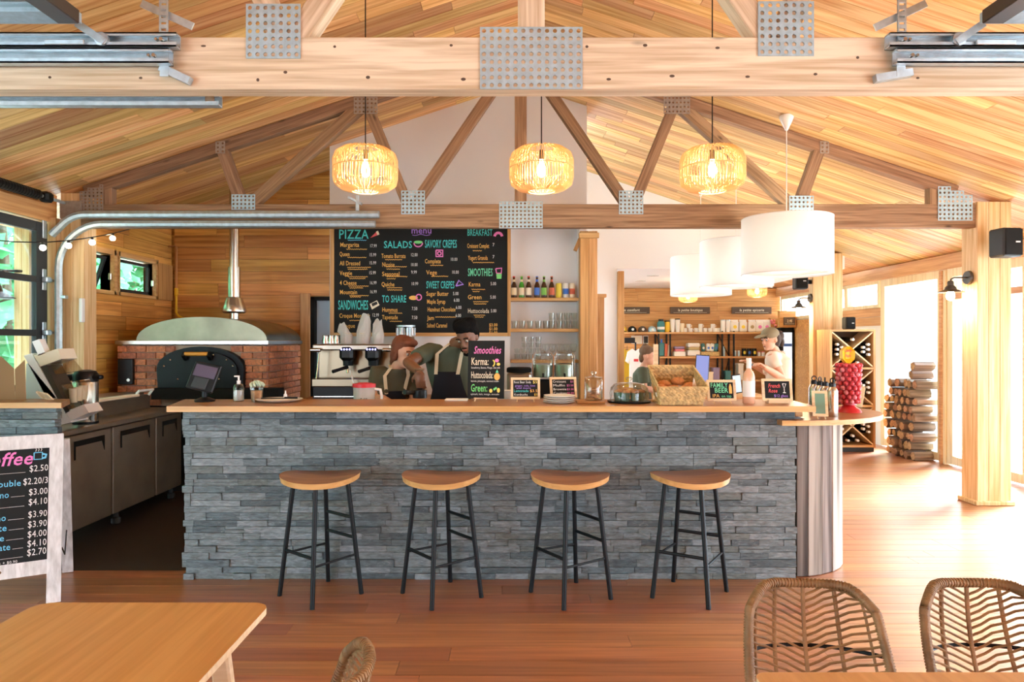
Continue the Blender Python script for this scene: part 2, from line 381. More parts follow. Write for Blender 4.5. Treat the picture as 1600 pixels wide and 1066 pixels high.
def piece(name, me, c, d, parent, rot=None):
    o = bpy.data.objects.new(name, me); COL.objects.link(o); o.parent = parent
    M = Matrix.LocRotScale(Vector(c), Euler(rot) if rot else Euler((0, 0, 0)), Vector(d))
    o.matrix_local = rootm(parent).inverted() @ M
    return o
def beam(name, p0, p1, w, h, m, parent, up=UP, b=.004):
    """one timber as its own object, built along its own length"""
    p0, p1 = Vector(p0), Vector(p1); q = MB(); Mr = q.frame(p0, p1, up); q.cbox((0, 0, 0), ((p1-p0).length, w, h), b)
    o = q.build(name, m); o.parent = parent; o.matrix_local = rootm(parent).inverted() @ (Matrix.Translation((p0+p1)/2) @ Mr.to_4x4()); return o
def split_run(a, b, lo, hi, off=None):
    """cut a run a..b into random lengths"""
    out = []; x = a
    first = R.uniform(.3, 1)*lo if off is None else off
    while x < b-1e-6:
        l = first if not out else R.uniform(lo, hi)
        if b-(x+l) < lo*.5: l = b-x
        out.append((x, min(b, x+l))); x += l
    return out
_TX = {}
class Board:
    """a plane to write on: origin, right and up directions; collects letters per colour"""
    def __init__(s, o, ux, uy, lift=.0025):
        s.o = Vector(o); s.ux = Vector(ux).normalized(); s.uy = Vector(uy).normalized(); s.n = s.ux.cross(s.uy); s.lift = lift; s.c = {}
    def pt(s, x, y, e=0): return s.o+s.ux*x+s.uy*y+s.n*(s.lift+e)
    def text(s, t, x, y, h, col, xs=1., shear=0., align='LEFT', w=None, bold=0., sy=0.):
        """baseline starts at x, y; cap height h; w: total width to fit"""
        k = (t, bold, round(shear, 2))
        if k not in _TX:
            cu = bpy.data.curves.new('t', 'FONT'); cu.body = t; cu.resolution_u = 2; cu.size = 1/.72; cu.shear = shear; cu.offset = bold; cu.space_character = 1.05
            ob = bpy.data.objects.new('t', cu); me = bpy.data.meshes.new_from_object(ob)
            _TX[k] = ([v.co.copy() for v in me.vertices], [tuple(p.vertices) for p in me.polygons])
            bpy.data.objects.remove(ob); bpy.data.meshes.remove(me); bpy.data.curves.remove(cu)
        vs, fs = _TX[k]
        if not vs: return
        x1 = max(v.x for v in vs); sx = h*xs if w is None else w/max(x1, .01)
        ox = {'LEFT': 0, 'CENTER': -x1*sx/2, 'RIGHT': -x1*sx}[align]
        s.c.setdefault(col, MB()).add([s.pt(x+ox+v.x*sx, y+v.y*h+sy*(ox+v.x*sx)) for v in vs], fs)
    def line(s, pts, r, col):
        """flat brush stroke"""
        b = s.c.setdefault(col, MB()); pts = [Vector((p[0], p[1])) for p in pts]; L = []; Rr = []
        for i, p in enumerate(pts):
            t = pts[min(i+1, len(pts)-1)]-pts[max(i-1, 0)]
            if t.length < 1e-9: t = Vector((1, 0))
            t.normalize(); n = Vector((-t.y, t.x))*r; L.append(p+n); Rr.append(p-n)
        vs = [s.pt(*p, .0004) for p in L]+[s.pt(*p, .0004) for p in Rr]; m = len(pts)
        b.add(vs, [(i, i+1, m+i+1, m+i) for i in range(m-1)])
    def poly(s, pts, col, e=.0002):
        s.c.setdefault(col, MB()).add([s.pt(*p, e) for p in pts], [tuple(range(len(pts)))])
    def oval(s, x, y, rx, ry, col, r=None, n=12, a0=0, a1=360):
        q = [(x+rx*math.cos(math.radians(a0+(a1-a0)*k/n)), y+ry*math.sin(math.radians(a0+(a1-a0)*k/n))) for k in range(n+1)]
        if r: s.line(q, r, col)
        else: s.poly(q[:-1] if a1-a0 == 360 else q, col)
    def build(s, parent):
        for col, b in s.c.items(): b.build('lettering', col, parent)
# ------------------------------------------------------------ the building
XR, ZR, SL = .08, 4.255, .33                      # ridge line and roof pitch
def rz(x): return ZR-SL*abs(x-XR)
ANG = math.atan(SL); CA = math.cos(ANG)
XW, YB = 5.30, 13.5                                # glazed side wall, back of the shop
# floor: boards run across the room
floor = MB().bx((-4.3, -6.2, -.12), (XW+.1, 13.8, -.022)).build('floor', 'slab'); tag(floor, kind='structure')
um = unit('floor_wood')
y = 1.1
while y < 13.5:
    wd = .14; x0, x1 = (-4.2, 5.3) if y < 4.40 else (1.62, 5.3)
    for a, b in split_run(x0, x1, 1.7, 3.4):
        piece('floor_board', um, ((a+b)/2, y+wd/2, -.011), (b-a-.0022, wd-.0028, .022), floor)
    y += wd
MB().bx((-4.2, 4.44, -.03), (1.62, 8.1, -.001)).build('kitchen_floor', 'dark_floor', floor)
g = MB().bx((-40, -30, -.25), (-4.35, 60, -.12)).bx((XW+.12, -30, -.25), (60, 60, -.12)).build('ground', 'gravel'); tag(g, kind='structure')

# roof: two slopes lined with boards that run from eave to ridge
for nm, sg, xe, sd in (('ceiling_left', -1, -4.9, 11), ('ceiling_right', 1, 6.0, 12)):
    R.seed(sd)
    poly = [(XR, ZR+.02), (xe, rz(xe)+.02), (xe, rz(xe)+.16), (XR, ZR+.16)]
    c = MB().prism(poly, -6.2, 9.76 if sg < 0 else 13.8).build(nm, 'gap_dark'); tag(c, kind='structure')
    pm = 'pine_left' if sg < 0 else 'pine_right'; um = unit(pm); y = 2.2; k = 0
    while y < 9.7:
        wd = .135
        for a, b in split_run(0, abs(xe-XR)/CA, 1.5, 3.6):
            s = (a+b)/2; x = XR+sg*s*CA; z = rz(x)+.008
            piece('ceiling_board', um, (x, y+wd/2, z), (b-a-.003, wd-.005, .022), c, (0, sg*ANG, 0))
        y += wd; k += 1
    MB().prism([(XR, ZR-.003), (xe, rz(xe)-.003), (xe, rz(xe)+.018), (XR, ZR+.018)], -6.1, 2.19).build('lining', pm, c)
    if sg > 0:
        MB().prism([(4.2, rz(4.2)-.003), (xe, rz(xe)-.003), (xe, rz(xe)+.018), (4.2, rz(4.2)+.018)], 9.78, 13.8).build('lining', pm, c)

MB().bx((-4.2, -6.1, -.03), (5.3, 1.098, 0)).build('near_floor', 'floor_wood', floor)
tag(MB().prism([(-4.9, 0), (6.0, 0), (6.0, rz(6.0)), (XR, ZR), (-4.9, rz(-4.9))], -6.2, -6.1).build('wall_front', 'cedar_x'), kind='structure')  # unseen; added, with the roof run behind the camera, to block the sky
# perforated steel plates
def perf(name, x0, x1, z0, z1, y, nx, nz, m, parent, r=.29, poly=None):
    b = MB(); cx, cz = (x1-x0)/nx, (z1-z0)/nz
    for i in range(nx):
        for j in range(nz):
            ox, oz = x0+(i+.5)*cx, z0+(j+.5)*cz
            if poly and oz > poly(ox): continue
            o = len(b.v); rr = r*min(cx, cz)
            sq = [(1, 0), (1, 1), (0, 1), (-1, 1), (-1, 0), (-1, -1), (0, -1), (1, -1)]
            b.v += [Vector((ox+u*cx/2, y, oz+v*cz/2)) for u, v in sq]
            b.v += [Vector((ox+rr*math.cos(k*math.pi/4), y, oz+rr*math.sin(k*math.pi/4))) for k in range(8)]
            b.v += [Vector((ox+rr*math.cos(k*math.pi/4), y+.004, oz+rr*math.sin(k*math.pi/4))) for k in range(8)]
            for k in range(8):
                l = (k+1) % 8; b.f.append((o+k, o+l, o+8+l, o+8+k)); b.f.append((o+8+k, o+8+l, o+16+l, o+16+k))
    if not poly:
        for a, e in (((x0, z0), (x1, z0)), ((x1, z0), (x1, z1)), ((x1, z1), (x0, z1)), ((x0, z1), (x0, z0))):
            b.add([(a[0], y, a[1]), (e[0], y, e[1]), (e[0], y+.004, e[1]), (a[0], y+.004, a[1])], [(0, 1, 2, 3)])
    return b.build(name, m, parent)
def truss(y, label, mb, xl, xr, plates):
    ml = mb.replace('_beam', '_local'); t = thing('roof_truss', label, 'truss', (XR, y, 2.54))
    yc = y+.045
    MB().cbox(((xl+xr)/2, yc, 2.647), (xr-xl, .09, .214), .004).build('bottom_chord', mb, t)
    for s in (-1, 1):
        p1 = (XR+s*4.0, yc, rz(XR+s*4.0)-.062)
        beam('top_chord', (XR, yc, ZR-.062), p1, .09, .10, ml, t)
        for (a, za), (e, ze), wv in (((.98, 2.75), (.06, 4.10), .095), ((1.04, 2.75), (1.42, 3.69), .095), ((2.50, 2.74), (1.45, 3.68), .105), ((2.56, 2.74), (2.74, 3.25), .10)):
            beam('web', (XR+s*a, yc, za), (XR+s*e, yc, ze), wv, .085, ml, t, up=(0, 1, 0))
        beam('end_block', (XR+s*3.79, yc, 2.75), (XR+s*3.79, yc, rz(XR+s*3.79)-.1), .085, .085, ml, t)
    beam('king_post', (XR, yc, 2.75), (XR, yc, ZR-.1), .11, .085, ml, t, up=(0, 1, 0))
    for q in plates: perf('truss_plate', q[0], q[1], q[2], q[3], y-.006, q[4], q[5], q[6], t)
    return t
def pl(x0, x1, y0, y1, d, nx, nz, m='galv_flat'): return (PX(x0, d), PX(x1, d), PZ(y1, d), PZ(y0, d), nx, nz, m)
DF, DR = 2.815, 6.25
ft = truss(DF, 'pale timber roof truss with big perforated steel plates, nearest across the room', 'fir_beam', -4.1, 4.3,
      [pl(750, 910, 43, 140, DF, 13, 8), pl(385, 470, 7, 92, DF, 7, 7), pl(1184, 1271, 3, 88, DF, 7, 7)])
nh = MB().lathe([(.0055, 0), (.0058, .0012), (.002, .002)], (0, 0, 0), 8, Euler((math.pi/2, 0, 0)).to_matrix()).mesh('nail_hole', 'sign_dark')
for px, py in ((123, 72), (318, 72), (220, 122), (78, 121), (403, 125), (446, 113), (523, 73), (575, 121), (705, 71), (724, 124), (917, 73), (951, 124), (1008, 71), (1050, 119), (1121, 75), (1168, 120), (1274, 116), (1434, 122), (1340, 90)):
    o = bpy.data.objects.new('nail_hole', nh); COL.objects.link(o); o.parent = ft; o.matrix_local = rootm(ft).inverted() @ Matrix.LocRotScale(Vector((PX(px, DF), DF, PZ(py, DF))), None, Vector((R.uniform(.9, 2.0), 1, R.uniform(.7, 1.3))))
rt = truss(DR, 'brown weathered timber roof truss spanning behind the rattan lamps above the bar', 'rough_beam', -3.95, 4.247,
      [pl(362, 399, 304, 328, DR, 6, 4), pl(627, 664, 298, 335, DR, 6, 6), pl(780, 848, 315, 357, DR, 11, 7), pl(967, 1005, 298, 335, DR, 6, 6), pl(1233, 1271, 306, 333, DR, 6, 4),
       pl(553, 590, 152, 178, DR, 6, 4, 'plate_brown'), pl(1037, 1078, 150, 178, DR, 7, 4, 'plate_brown'), pl(337, 352, 221, 240, DR, 2, 3, 'plate_brown'), pl(1281, 1295, 221, 240, DR, 2, 3, 'plate_brown')])
for s, x0, x1 in ((-1, 125, 162), (1, 1465, 1519)):
    m = 'plate_brown' if s < 0 else 'galv_flat'
    perf('truss_plate', PX(x0, DR), PX(x1, DR), PZ(345 if s > 0 else 330, DR), PZ(278, DR), DR-.007, 8 if s > 0 else 6, 10, m, rt, poly=lambda x: rz(x)-.06)

# posts
def post(label, x0, x1, y0, y1, base=True, m='fir_post', top=None):
    t = thing('timber_post', label, 'post', ((x0+x1)/2, (y0+y1)/2, 0))
    xm = (x0+x1)/2; zt = top or min(rz(x0), rz(x1))-.005
    n = 3 if x1-x0 > .25 else 2
    for i in range(n):                       # built-up from boards, joints show
        a, b = x0+(x1-x0)*i/n, x0+(x1-x0)*(i+1)/n
        MB().cbox(((a+b)/2, (y0+y1)/2, zt/2), (b-a-.0015, y1-y0, zt), .003).build('board', m, t)
    if base: MB().cbox((xm, (y0+y1)/2, .02), (x1-x0+.05, y1-y0+.05, .04), .006).build('foot_trim', m, t)
    return t
post('wide pale timber post carrying a black speaker and a barn lamp', 4.247, 4.557, 6.23, 6.45)
post('pale timber post behind the curved galvanised door track', -4.14, -3.925, 6.26, 6.45, False)
post('pale timber post behind the white drum lamps at the shop opening', 4.24, 4.66, 9.62, 9.745, False)
post('timber post at the outer end of the nearest truss, by the raised glass door', -4.4, -4.1, 2.80, 3.0, False)
post('timber post at the outer end of the nearest truss, opposite the raised glass door', 4.3, 4.6, 2.80, 3.0, False)
pp = post('warm brown timber post with a cap between the glass shelves and the shop', .64, .804, 6.42, 6.58, False, 'oak_trim_z', top=2.535)
MB().cbox((.722, 6.40, 2.49), (.19, .03, .05), .004).build('cap_board', 'oak_trim_x', pp)
MB().bar((.60, 6.5, 2.36), (.66, 6.5, 2.50), .035, .05, (0, 1, 0)).build('knee_brace', 'oak_trim_z', pp)

# kitchen back wall and side wall: horizontal boards
def boards_x(wall, x0f, x1f, y, z0, z1, h, m, lo=.9, hi=2.2, t=.022):
    u = unit(m); z = z0
    while z < z1-1e-4:
        zt = min(z1, z+h); zm = (z+zt)/2
        a, b = x0f(zm, zt), x1f(zm)
        if b-a > .06:
            for p, q in split_run(a, b, lo, hi): piece('plank', u, ((p+q)/2, y-t/2, zm), (q-p-.003, t, zt-z-.004), wall)
        z = zt
wb = MB().prism([(-4.15, 0), (-2.36, 0), (-2.36, 2.02), (-1.6, 2.02), (-1.6, 0), (-1.5, 0), (-1.5, rz(-1.5)), (-4.15, rz(-4.15))], 8.05, 8.15).build('wall_back', 'cedar_x'); tag(wb, kind='structure')
def roofx(zt): return max(-3.97, XR-(ZR-zt)/SL+.02)
boards_x(wb, lambda z, zt: roofx(zt) if zt > 2.6 else -3.97, lambda z: -2.36 if z < 2.05 else -1.6, 8.05, .62, 3.66, .1415, 'cedar_x')
t1 = MB().cbox((-2.425, 8.012, 1.03), (.12, .03, 2.06), .004).build('trim_1', 'oak_trim_z'); tag(t1, kind='structure')
wl = MB().bx((-4.12, 6.46, 0), (-4.02, 8.15, 2.0)).bx((-4.12, 6.46, 2.36), (-4.02, 8.15, 2.85)).bx((-4.12, 6.83, 2), (-4.02, 6.93, 2.36)).bx((-4.12, 7.63, 2), (-4.02, 8.15, 2.36)).build('wall_left', 'gap_dark'); tag(wl, kind='structure')
um = unit('cedar_y'); z = .62
while z < 2.9:
    zt = min(z+.1415, 2.9); runs = [(6.47, 8.02)]
    if zt > 2.0 and z < 2.36: runs = [(7.63, 8.02)] if True else runs
    for r0, r1 in runs:
        for p, q in split_run(r0, r1, .7, 1.5): piece('plank', um, (-4.009, (p+q)/2, (z+zt)/2), (.022, q-p-.003, zt-z-.004), wl)
    if runs[0][0] > 7:
        for a_, b_ in ((z, min(zt, 1.965)), (max(z, 2.41), zt)):
            if b_-a_ > .01: piece('plank', um, (-4.009, 7.05, (a_+b_)/2), (.022, 1.16, b_-a_-.003), wl)
    z = zt
for i, (y0, y1, tilt) in enumerate(((6.48, 6.83, .55), (6.93, 7.63, 0))):
    wn = struct('window_%d' % (i+1)); fm = MB()
    for a, b in (((-4.12, y0-.03, 2.36), (-3.975, y1+.03, 2.41)), ((-4.12, y0-.03, 1.965), (-3.975, y1+.03, 2.0)), ((-4.12, y0-.02, 1.965), (-3.975, y0+.0, 2.41)), ((-4.12, y1, 1.965), (-3.975, y1+.05, 2.41))):
        MB().bx(a, b).build('casing', 'oak_trim_y', wn)
    M = Euler((0, tilt*.6, 0)).to_matrix(); c = Vector((-4.06, (y0+y1)/2, 2.345)); hh, ww = .34, y1-y0-.02
    sb = MB()
    for a, d in (((0, 0, -.015), (.03, ww, .03)), ((0, 0, -hh+.02), (.03, ww, .035)), ((0, -ww/2+.015, -hh/2), (.03, .03, hh)), ((0, ww/2-.015, -hh/2), (.03, .03, hh))):
        sb.box(c+M @ Vector(a), d, M)
    sh = sb.build('sash', 'dark_grey', wn)
    MB().box(c+M @ Vector((0, 0, -hh/2)), (.005, ww-.05, hh-.05), M).build('pane', 'glass', sh)
    MB().cbox((-3.99, y1-.05, 2.14), (.03, .03, .07), .005).build('latch', 'stainless', wn)
tag(MB().bx((-3.995, 7.66, 1.97), (-3.965, 7.98, 2.38)).build('trim_2', 'oak_trim_z'), kind='structure')
d1 = struct('door_1')
MB().bx((-2.36, 8.0, 0), (-2.315, 8.14, 2.02)).bx((-2.36, 8.0, 1.98), (-1.6, 8.14, 2.02)).build('door_frame', 'black_matte', d1)
MB().bx((-2.315, 8.10, 0), (-1.62, 8.14, 1.98)).build('door_panel', 'pale_blue', d1)  # pale blue stands in for the bluish light of the doorway
MB().bx((-2.14, 8.02, .1), (-2.10, 8.06, 2.25)).build('edge_strip', 'blue_trim', d1)

# white core: menu wall with a shelf niche, gable wall, shop walls
wc = MB().prism([(-1.95, 0), (-.02, 0), (-.02, rz(-.02)), (-1.95, rz(-1.95))], 7.3, 7.4).prism([(-.02, 2.82), (.72, 2.82), (.72, rz(.72)), (.08, ZR), (-.02, rz(-.02))], 7.3, 7.4)
wc.prism([(.72, 0), (.80, 0), (.80, rz(.8)), (.72, rz(.72))], 7.3, 7.7).bx((-.02, 7.6, 0), (.72, 7.7, 2.9)).bx((-.10, 7.4, 0), (-.02, 7.7, 2.9)).bx((-.02, 7.38, 2.82), (.72, 7.62, 2.9))
tag(wc.build('wall_center', 'white_paint'), kind='structure')
wg = MB().prism([(.5, 2.53), (4.75, 2.53), (4.75, rz(4.75)), (.5, rz(.5))], 9.75, 9.85).bx((.5, 9.75, 0), (1.50, 9.85, 2.53)).build('wall_gable', 'white_paint'); tag(wg, kind='structure')
tag(MB().bx((.5, 9.80, 2.545), (4.75, 13.6, 2.62)).build('ceiling_shop', 'white_paint'), kind='structure')
tag(MB().cbox((1.545, 9.74, 1.24), (.085, .16, 2.5), .004).build('trim_3', 'oak_trim_z'), kind='structure')
hp = thing('half_height_panel', 'short brown wooden end panel with a cap beside the white hall wall', 'panel', (.885, 6.9, 0))
MB().cbox((.885, 6.9, .97), (.085, .10, 1.94), .004).build('panel', 'oak_trim_z', hp); MB().cbox((.89, 6.9, 1.955), (.115, .13, .035), .004).build('top_cap', 'oak_trim_x', hp)
for i, (px, py) in enumerate(((1001, 439), (1020, 431))):
    d = (2.54-1.5)*F/(533-py); x = PX(px, d); t = thing('recessed_light', 'round recessed ceiling light in the shop ceiling, %s of the two' % ('the farther' if i == 0 else 'the nearer'), 'ceiling light', (x, d, 2.54), group='recessed lights in the shop ceiling')
    MB().lathe([(.09, 0), (.10, -.008), (.075, -.010)], (x, d, 2.545), 16).build('trim_ring', 'white_gloss', t); MB().lathe([(.072, -.004), (.072, -.007)], (x, d, 2.545), 16).build('lens', 'downlight', t)
ws = MB().bx((.5, YB, 0), (XW, YB+.1, 2.56)).build('wall_shop', 'gap_dark'); tag(ws, kind='structure')
wood('shop_cedar', (.46, .20, .06), (.70, .38, .14), 'X', .5, .1)
boards_x(ws, lambda z, zt: .9, lambda z: XW, YB, .0, 2.54, .19, 'shop_cedar', 1.6, 3.2)

# glazed side wall
wood('red_trim_y', (.46, .22, .09), (.68, .40, .20), 'Y', .45, .06)
wr = MB().bx((XW, 9.78, 0), (XW+.1, 11.9, 1.98)).bx((XW, 11.9, 0), (XW+.1, YB+.1, 1.9)).build('wall_right', 'white_paint'); tag(wr, kind='structure')
u = unit('red_trim_y')
for k, (z0, z1) in enumerate(((1.72, 1.85), (1.85, 1.98))):
    piece('plank', u, (XW-.01, 10.85, (z0+z1)/2), (.022, 2.14, z1-z0-.006), wr)
tag(MB().cbox((XW-.02, 8.5, 2.455), (.14, 10.0, .17), .006).build('trim_4', 'red_trim_y'), kind='structure')
tag(MB().bx((XW, 3.5, 2.53), (XW+.1, YB+.1, rz(XW)+.05)).build('trim_5', 'red_trim_y'), kind='structure')
wood('pale_frame', (.70, .58, .36), (.86, .76, .54), 'Z', .5, .05)
def glazing(n, y0, y1, z0, z1, fr, bars=(), m='pale_frame'):
    wn = struct('window_%d' % n)
    for a, b in (((y0, z0), (y0+fr, z1)), ((y1-fr, z0), (y1, z1)), ((y0+fr, z0), (y1-fr, z0+fr)), ((y0+fr, z1-fr), (y1-fr, z1))):
        MB().bx((XW-.03, a[0], a[1]), (XW+.07, b[0], b[1])).build('frame_bar', m, wn)
    for bz in bars: MB().bx((XW-.02, y0+fr, bz), (XW+.06, y1-fr, bz+.07)).build('transom_bar', 'red_trim_y', wn)
    MB().bx((XW+.02, y0+fr, z0+fr), (XW+.026, y1-fr, z1-fr)).build('pane', 'glass', wn)
glazing(3, 9.80, 10.78, 1.98, 2.37, .05); glazing(4, 10.78, 11.85, 1.98, 2.37, .05); glazing(5, 12.0, 13.4, 1.9, 2.37, .06)
glazing(6, 8.36, 9.76, .02, 2.37, .10); glazing(7, 6.95, 8.27, .02, 2.37, .10, (2.0,)); glazing(8, 5.6, 6.95, .02, 2.37, .10, (2.0,)); glazing(9, 3.6, 5.6, .02, 2.37, .10, (2.0,))
tag(MB().cbox((XW-.0, 8.30, 1.18), (.10, .05, 2.36), .005).build('trim_6', 'pale_frame'), kind='structure')
tag(MB().cbox((XW-.04, 8.35, 1.18), (.05, .06, 2.36), .005).build('trim_7', 'red_trim_y'), kind='structure')

# closed glass overhead door on the far left, its header, spring and curved track
DX = -4.2
tag(MB().bx((DX-.08, 3.0, 2.58), (DX+.0, 6.3, 2.86)).build('trim_8', 'red_trim_y' if False else 'oak_trim_y'), kind='structure')
d2 = struct('door_2'); zs = [.05, .60, 1.07, 1.545, 2.02, 2.56]
for y0, y1 in ((3.05, 3.16), (4.52, 4.62), (6.03, 6.17)): MB().bx((DX-.045, y0, .05), (DX, y1, 2.56)).build('stile', 'dark_grey', d2)
for k, zz in enumerate(zs):
    hgt = .085 if k in (0, 5) else .055
    for y0, y1 in ((3.16, 4.52), (4.62, 6.03)): MB().bx((DX-.043, y0, zz-(hgt if k == 5 else 0)), (DX-.002, y1, zz+(0 if k == 5 else hgt))).build('rail', 'dark_grey', d2)
    if k < 5:
        for y0, y1 in ((3.16, 4.52), (4.62, 6.03)): MB().bx((DX-.025, y0, zz+.05), (DX-.02, y1, zs[k+1])).build('pane', 'glass', d2)
    if 0 < k < 5:
        MB().cbox((DX+.006, 6.12, zz+.03), (.012, .05, .19), .004).cbox((DX+.03, 6.12, zz+.03), (.05, .07, .05), .008).tube([(DX+.03, 6.12, zz+.03), (DX+.03, 6.22, zz+.03)], .012, 8).build('hinge', 'galv', d2)
MB().cbox((DX+.008, 6.12, 2.50), (.014, .05, .16), .004).build('hinge', 'galv', d2)
tk = thing('door_track', 'curved galvanised track bending from the door post to run along the rear truss', 'track', (-4.1, 6.2, 0))
tag(MB().bx((-4.30, 6.20, 0), (-4.145, 6.45, 2.62)).build('trim_11', 'fir_post'), kind='structure')
def arc(cx, cz, r, n=9): return [(cx-r*math.cos(k*math.pi/2/n), 6.19, cz+r*math.sin(k*math.pi/2/n)) for k in range(n+1)]
MB().tube([(-4.11, 6.19, 0)]+arc(-4.11+.40, 2.162, .40)+[(-1.24, 6.19, 2.562)], .032, 8).build('lower_rail', 'galv', tk, 40)
MB().tube([(-4.16, 6.17, 2.46)]+[(p[0], 6.17, p[2]) for p in arc(-4.15+.30, 2.345, .30)][4:]+[(-1.20, 6.17, 2.645)], .034, 8).build('upper_rail', 'galv', tk, 40)
MB().cbox((-4.09, 6.20, 1.9), (.09, .05, .03), .003).cbox((-4.09, 6.20, .9), (.09, .05, .03), .003).build('wall_bracket', 'galv', tk)
MB().cbox((-1.40, 6.18, 2.72), (.03, .01, .20), .002).bar((-1.48, 6.18, 2.80), (-1.36, 6.18, 2.74), .02, .04, (0, 1, 0)).build('hanger', 'galv', tk)
MB().cbox((-4.03, 6.235, 2.70), (.20, .008, .16), .002).build('end_plate', 'plate_brown', tk)
sp = thing('torsion_spring', 'dark coiled spring on a steel shaft above the closed glass door', 'spring', (-4.08, 5.8, 2.74))
MB().tube([(-4.08, 3.4, 2.76), (-4.08, 6.22, 2.76)], .014, 8).build('shaft', 'galv', sp, 40)
co = MB()
for k in range(60): co.tube([(-4.08, 3.9+k*.033, 2.76), (-4.08, 3.925+k*.033, 2.76)], .045, 10)
co.build('coil', 'black_metal', sp)
MB().cbox((-4.08, 5.98, 2.76), (.09, .10, .09), .02).build('end_cone', 'black_metal', sp)

# raised overhead doors and their straight tracks near the camera
def channel(x0, x1, y, z0, z1, m='galv', back=.04):
    """C-shaped rail along x, open to the front"""
    return MB().bx((x0, y+back-.004, z0), (x1, y+back, z1)).bx((x0, y, z0), (x1, y+back, z0+.006)).bx((x0, y, z1-.006), (x1, y+back, z1)).bx((x0, y, z0), (x1, y+.004, z0+.018)).bx((x0, y, z1-.014), (x1, y+.004, z1))
def straight_track(s, xe, label):
    t = thing('door_track', label, 'track', (xe, DF-.05, 2.62)); y = DF-.065
    za, zb = (2.745, 2.688), (2.682, 2.622)
    for nm, (zt, z0), dx in (('upper_rail', za, .0), ('lower_rail', zb, -.03)):
        e = xe-s*0+s*dx*-1 if False else xe+(-dx if s > 0 else dx)
        r = channel(min(e, s*4.0), max(e, s*4.0), y, z0, zt).build(nm, 'galv', t)
        MB().tube([(e+s*.06, y-.004, (zt+z0)/2), (e+s*.06, y+.01, (zt+z0)/2)], .008, 8).tube([(e+s*.08, y-.004, (zt+z0)/2), (e+s*.08, y+.01, (zt+z0)/2)], .006, 8).build('bolt', 'stainless', r)
    hx = xe+s*.065
    br = MB()
    for k in range(7): br.cbox((hx, y+.03, 2.885-k*.026), (.036, .006, .016), .001)
    br.bx((hx-.018, y+.028, 2.70), (hx-.011, y+.034, 2.90)).bx((hx+.011, y+.028, 2.70), (hx+.018, y+.034, 2.90)).bx((hx-.018, y+.034, 2.58), (hx+.018, y+.038, 2.69))
    br.build('hanger', 'galv', t)
    br = MB(); dz = -1
    p0, p1 = Vector((hx-s*-.09, y+.045, 2.80)), Vector((hx+s*-.11, y+.045, 2.875))
    br.bar((hx-.10, y+.05, 2.885 if s < 0 else 2.785), (hx+.11, y+.05, 2.79 if s < 0 else 2.885), .03, .008, (0, 1, 0))
    br.build('brace', 'galv', t); br = MB()
    br.bar((hx+s*.05, y+.05, 2.60), (hx-s*.10, y+.05, 2.575), .03, .03, (0, 1, 0)) if s > 0 else br.bar((hx-.02, y+.05, 2.62), (hx+.10, y+.05, 2.565), .03, .03, (0, 1, 0))
    br.build('brace', 'galv', t)
    return t
straight_track(-1, PX(287, DF), 'pair of galvanised rails on the nearest truss under the raised door with a grey-blue pane')
straight_track(1, PX(1377, DF), 'pair of galvanised rails on the nearest truss under the raised door with a brown edge')
t = thing('door_track', 'grey single rail hanging just below the nearest truss', 'track', (-1.27, 2.98, 2.5))
channel(-4.0, PX(346, 2.98), 2.95, PZ(168, 2.98), PZ(150, 2.98)).build('rail', 'galv', t); MB().bx((PX(326, 2.98), 2.945, 2.535), (PX(340, 2.98), 2.95, 2.56)).build('end_stop', 'stainless', t)
def raised_door(n, s, xe):
    d = struct('door_%d' % n); z = 2.77; a, b = xe, s*4.05
    x0, x1 = min(a, b), max(a, b)
    MB().cbox((xe+s*.04, 1.2, z), (.085, 2.95, .055), .004).build('end_rail', 'bronze', d)
    for k in range(1, 5): MB().cbox((xe+s*.58*k, 1.2, z), (.06, 2.95, .05), .004).build('rail', 'dark_grey', d)
    for y in (-.25, 1.2, 2.64): MB().bx((x0, y-.05, z-.02), (x1, y+.05, z+.02)).build('stile', 'galv_flat', d)
    for k in range(4): MB().bx((min(xe+s*.58*k, xe+s*.58*(k+1)), -.2, z-.003), (max(xe+s*.58*k, xe+s*.58*(k+1)), 2.6, z+.003)).build('pane', 'glass_dark', d)
    y = DF-.075
    MB().lathe([(.012, -.012), (.027, -.01), (.027, .01), (.012, .012)], (xe-s*.045, y+.01, 2.715), 14, Euler((math.pi/2, 0, 0)).to_matrix()).build('roller', 'galv', d, 40)
    MB().bar((xe-s*.06, y, 2.70), (xe+s*.05, y, 2.775), .03, .012, (0, 1, 0)).build('roller_bracket', 'galv', d); MB().cbox((xe+s*.10, y, 2.70), (.16, .012, .02), .003).build('roller_bracket', 'galv', d)
raised_door(3, -1, PX(130, 2.7)); raised_door(4, 1, PX(1528, 2.7))
# ------------------------------------------------------------ bar counter with ledger stone
def ledger(parent, x0, x1, y, z0, z1, seed, limit=300, rh=(.034, .052)):
    R.seed(seed); st = []; z = z0
    while z < z1-.004:
        h = min(R.uniform(*rh), z1-z)
        if z1-(z+h) < .02: h = z1-z
        for a, b in split_run(x0+R.uniform(-.012, .012), x1+R.uniform(-.010, .004), .09, .34):
            if R.random() < .16 and h > .04:
                st.append((a, b, z, z+h*.5)); st.append((a, b, z+h*.5, z+h))
            else: st.append((a, b, z, z+h))
        z += h
    st.sort(key=lambda s: -(s[1]-s[0])*(s[3]-s[2])); rest = MB()
    for i, (a, b, c, d) in enumerate(st):
        t = .05+R.choice((0, 0, .003, .006, .009, .014)); cc = ((a+b)/2, y-t/2+.05, (c+d)/2); dd = (b-a-.0015, t, d-c-.0018)
        if i < limit: piece('stone', unit('slate', i % 7, .02, .02), cc, dd, parent)
        else: rest.box(cc, dd)
    if rest.v: rest.build('small_stones', 'slate', parent, kind='stuff')
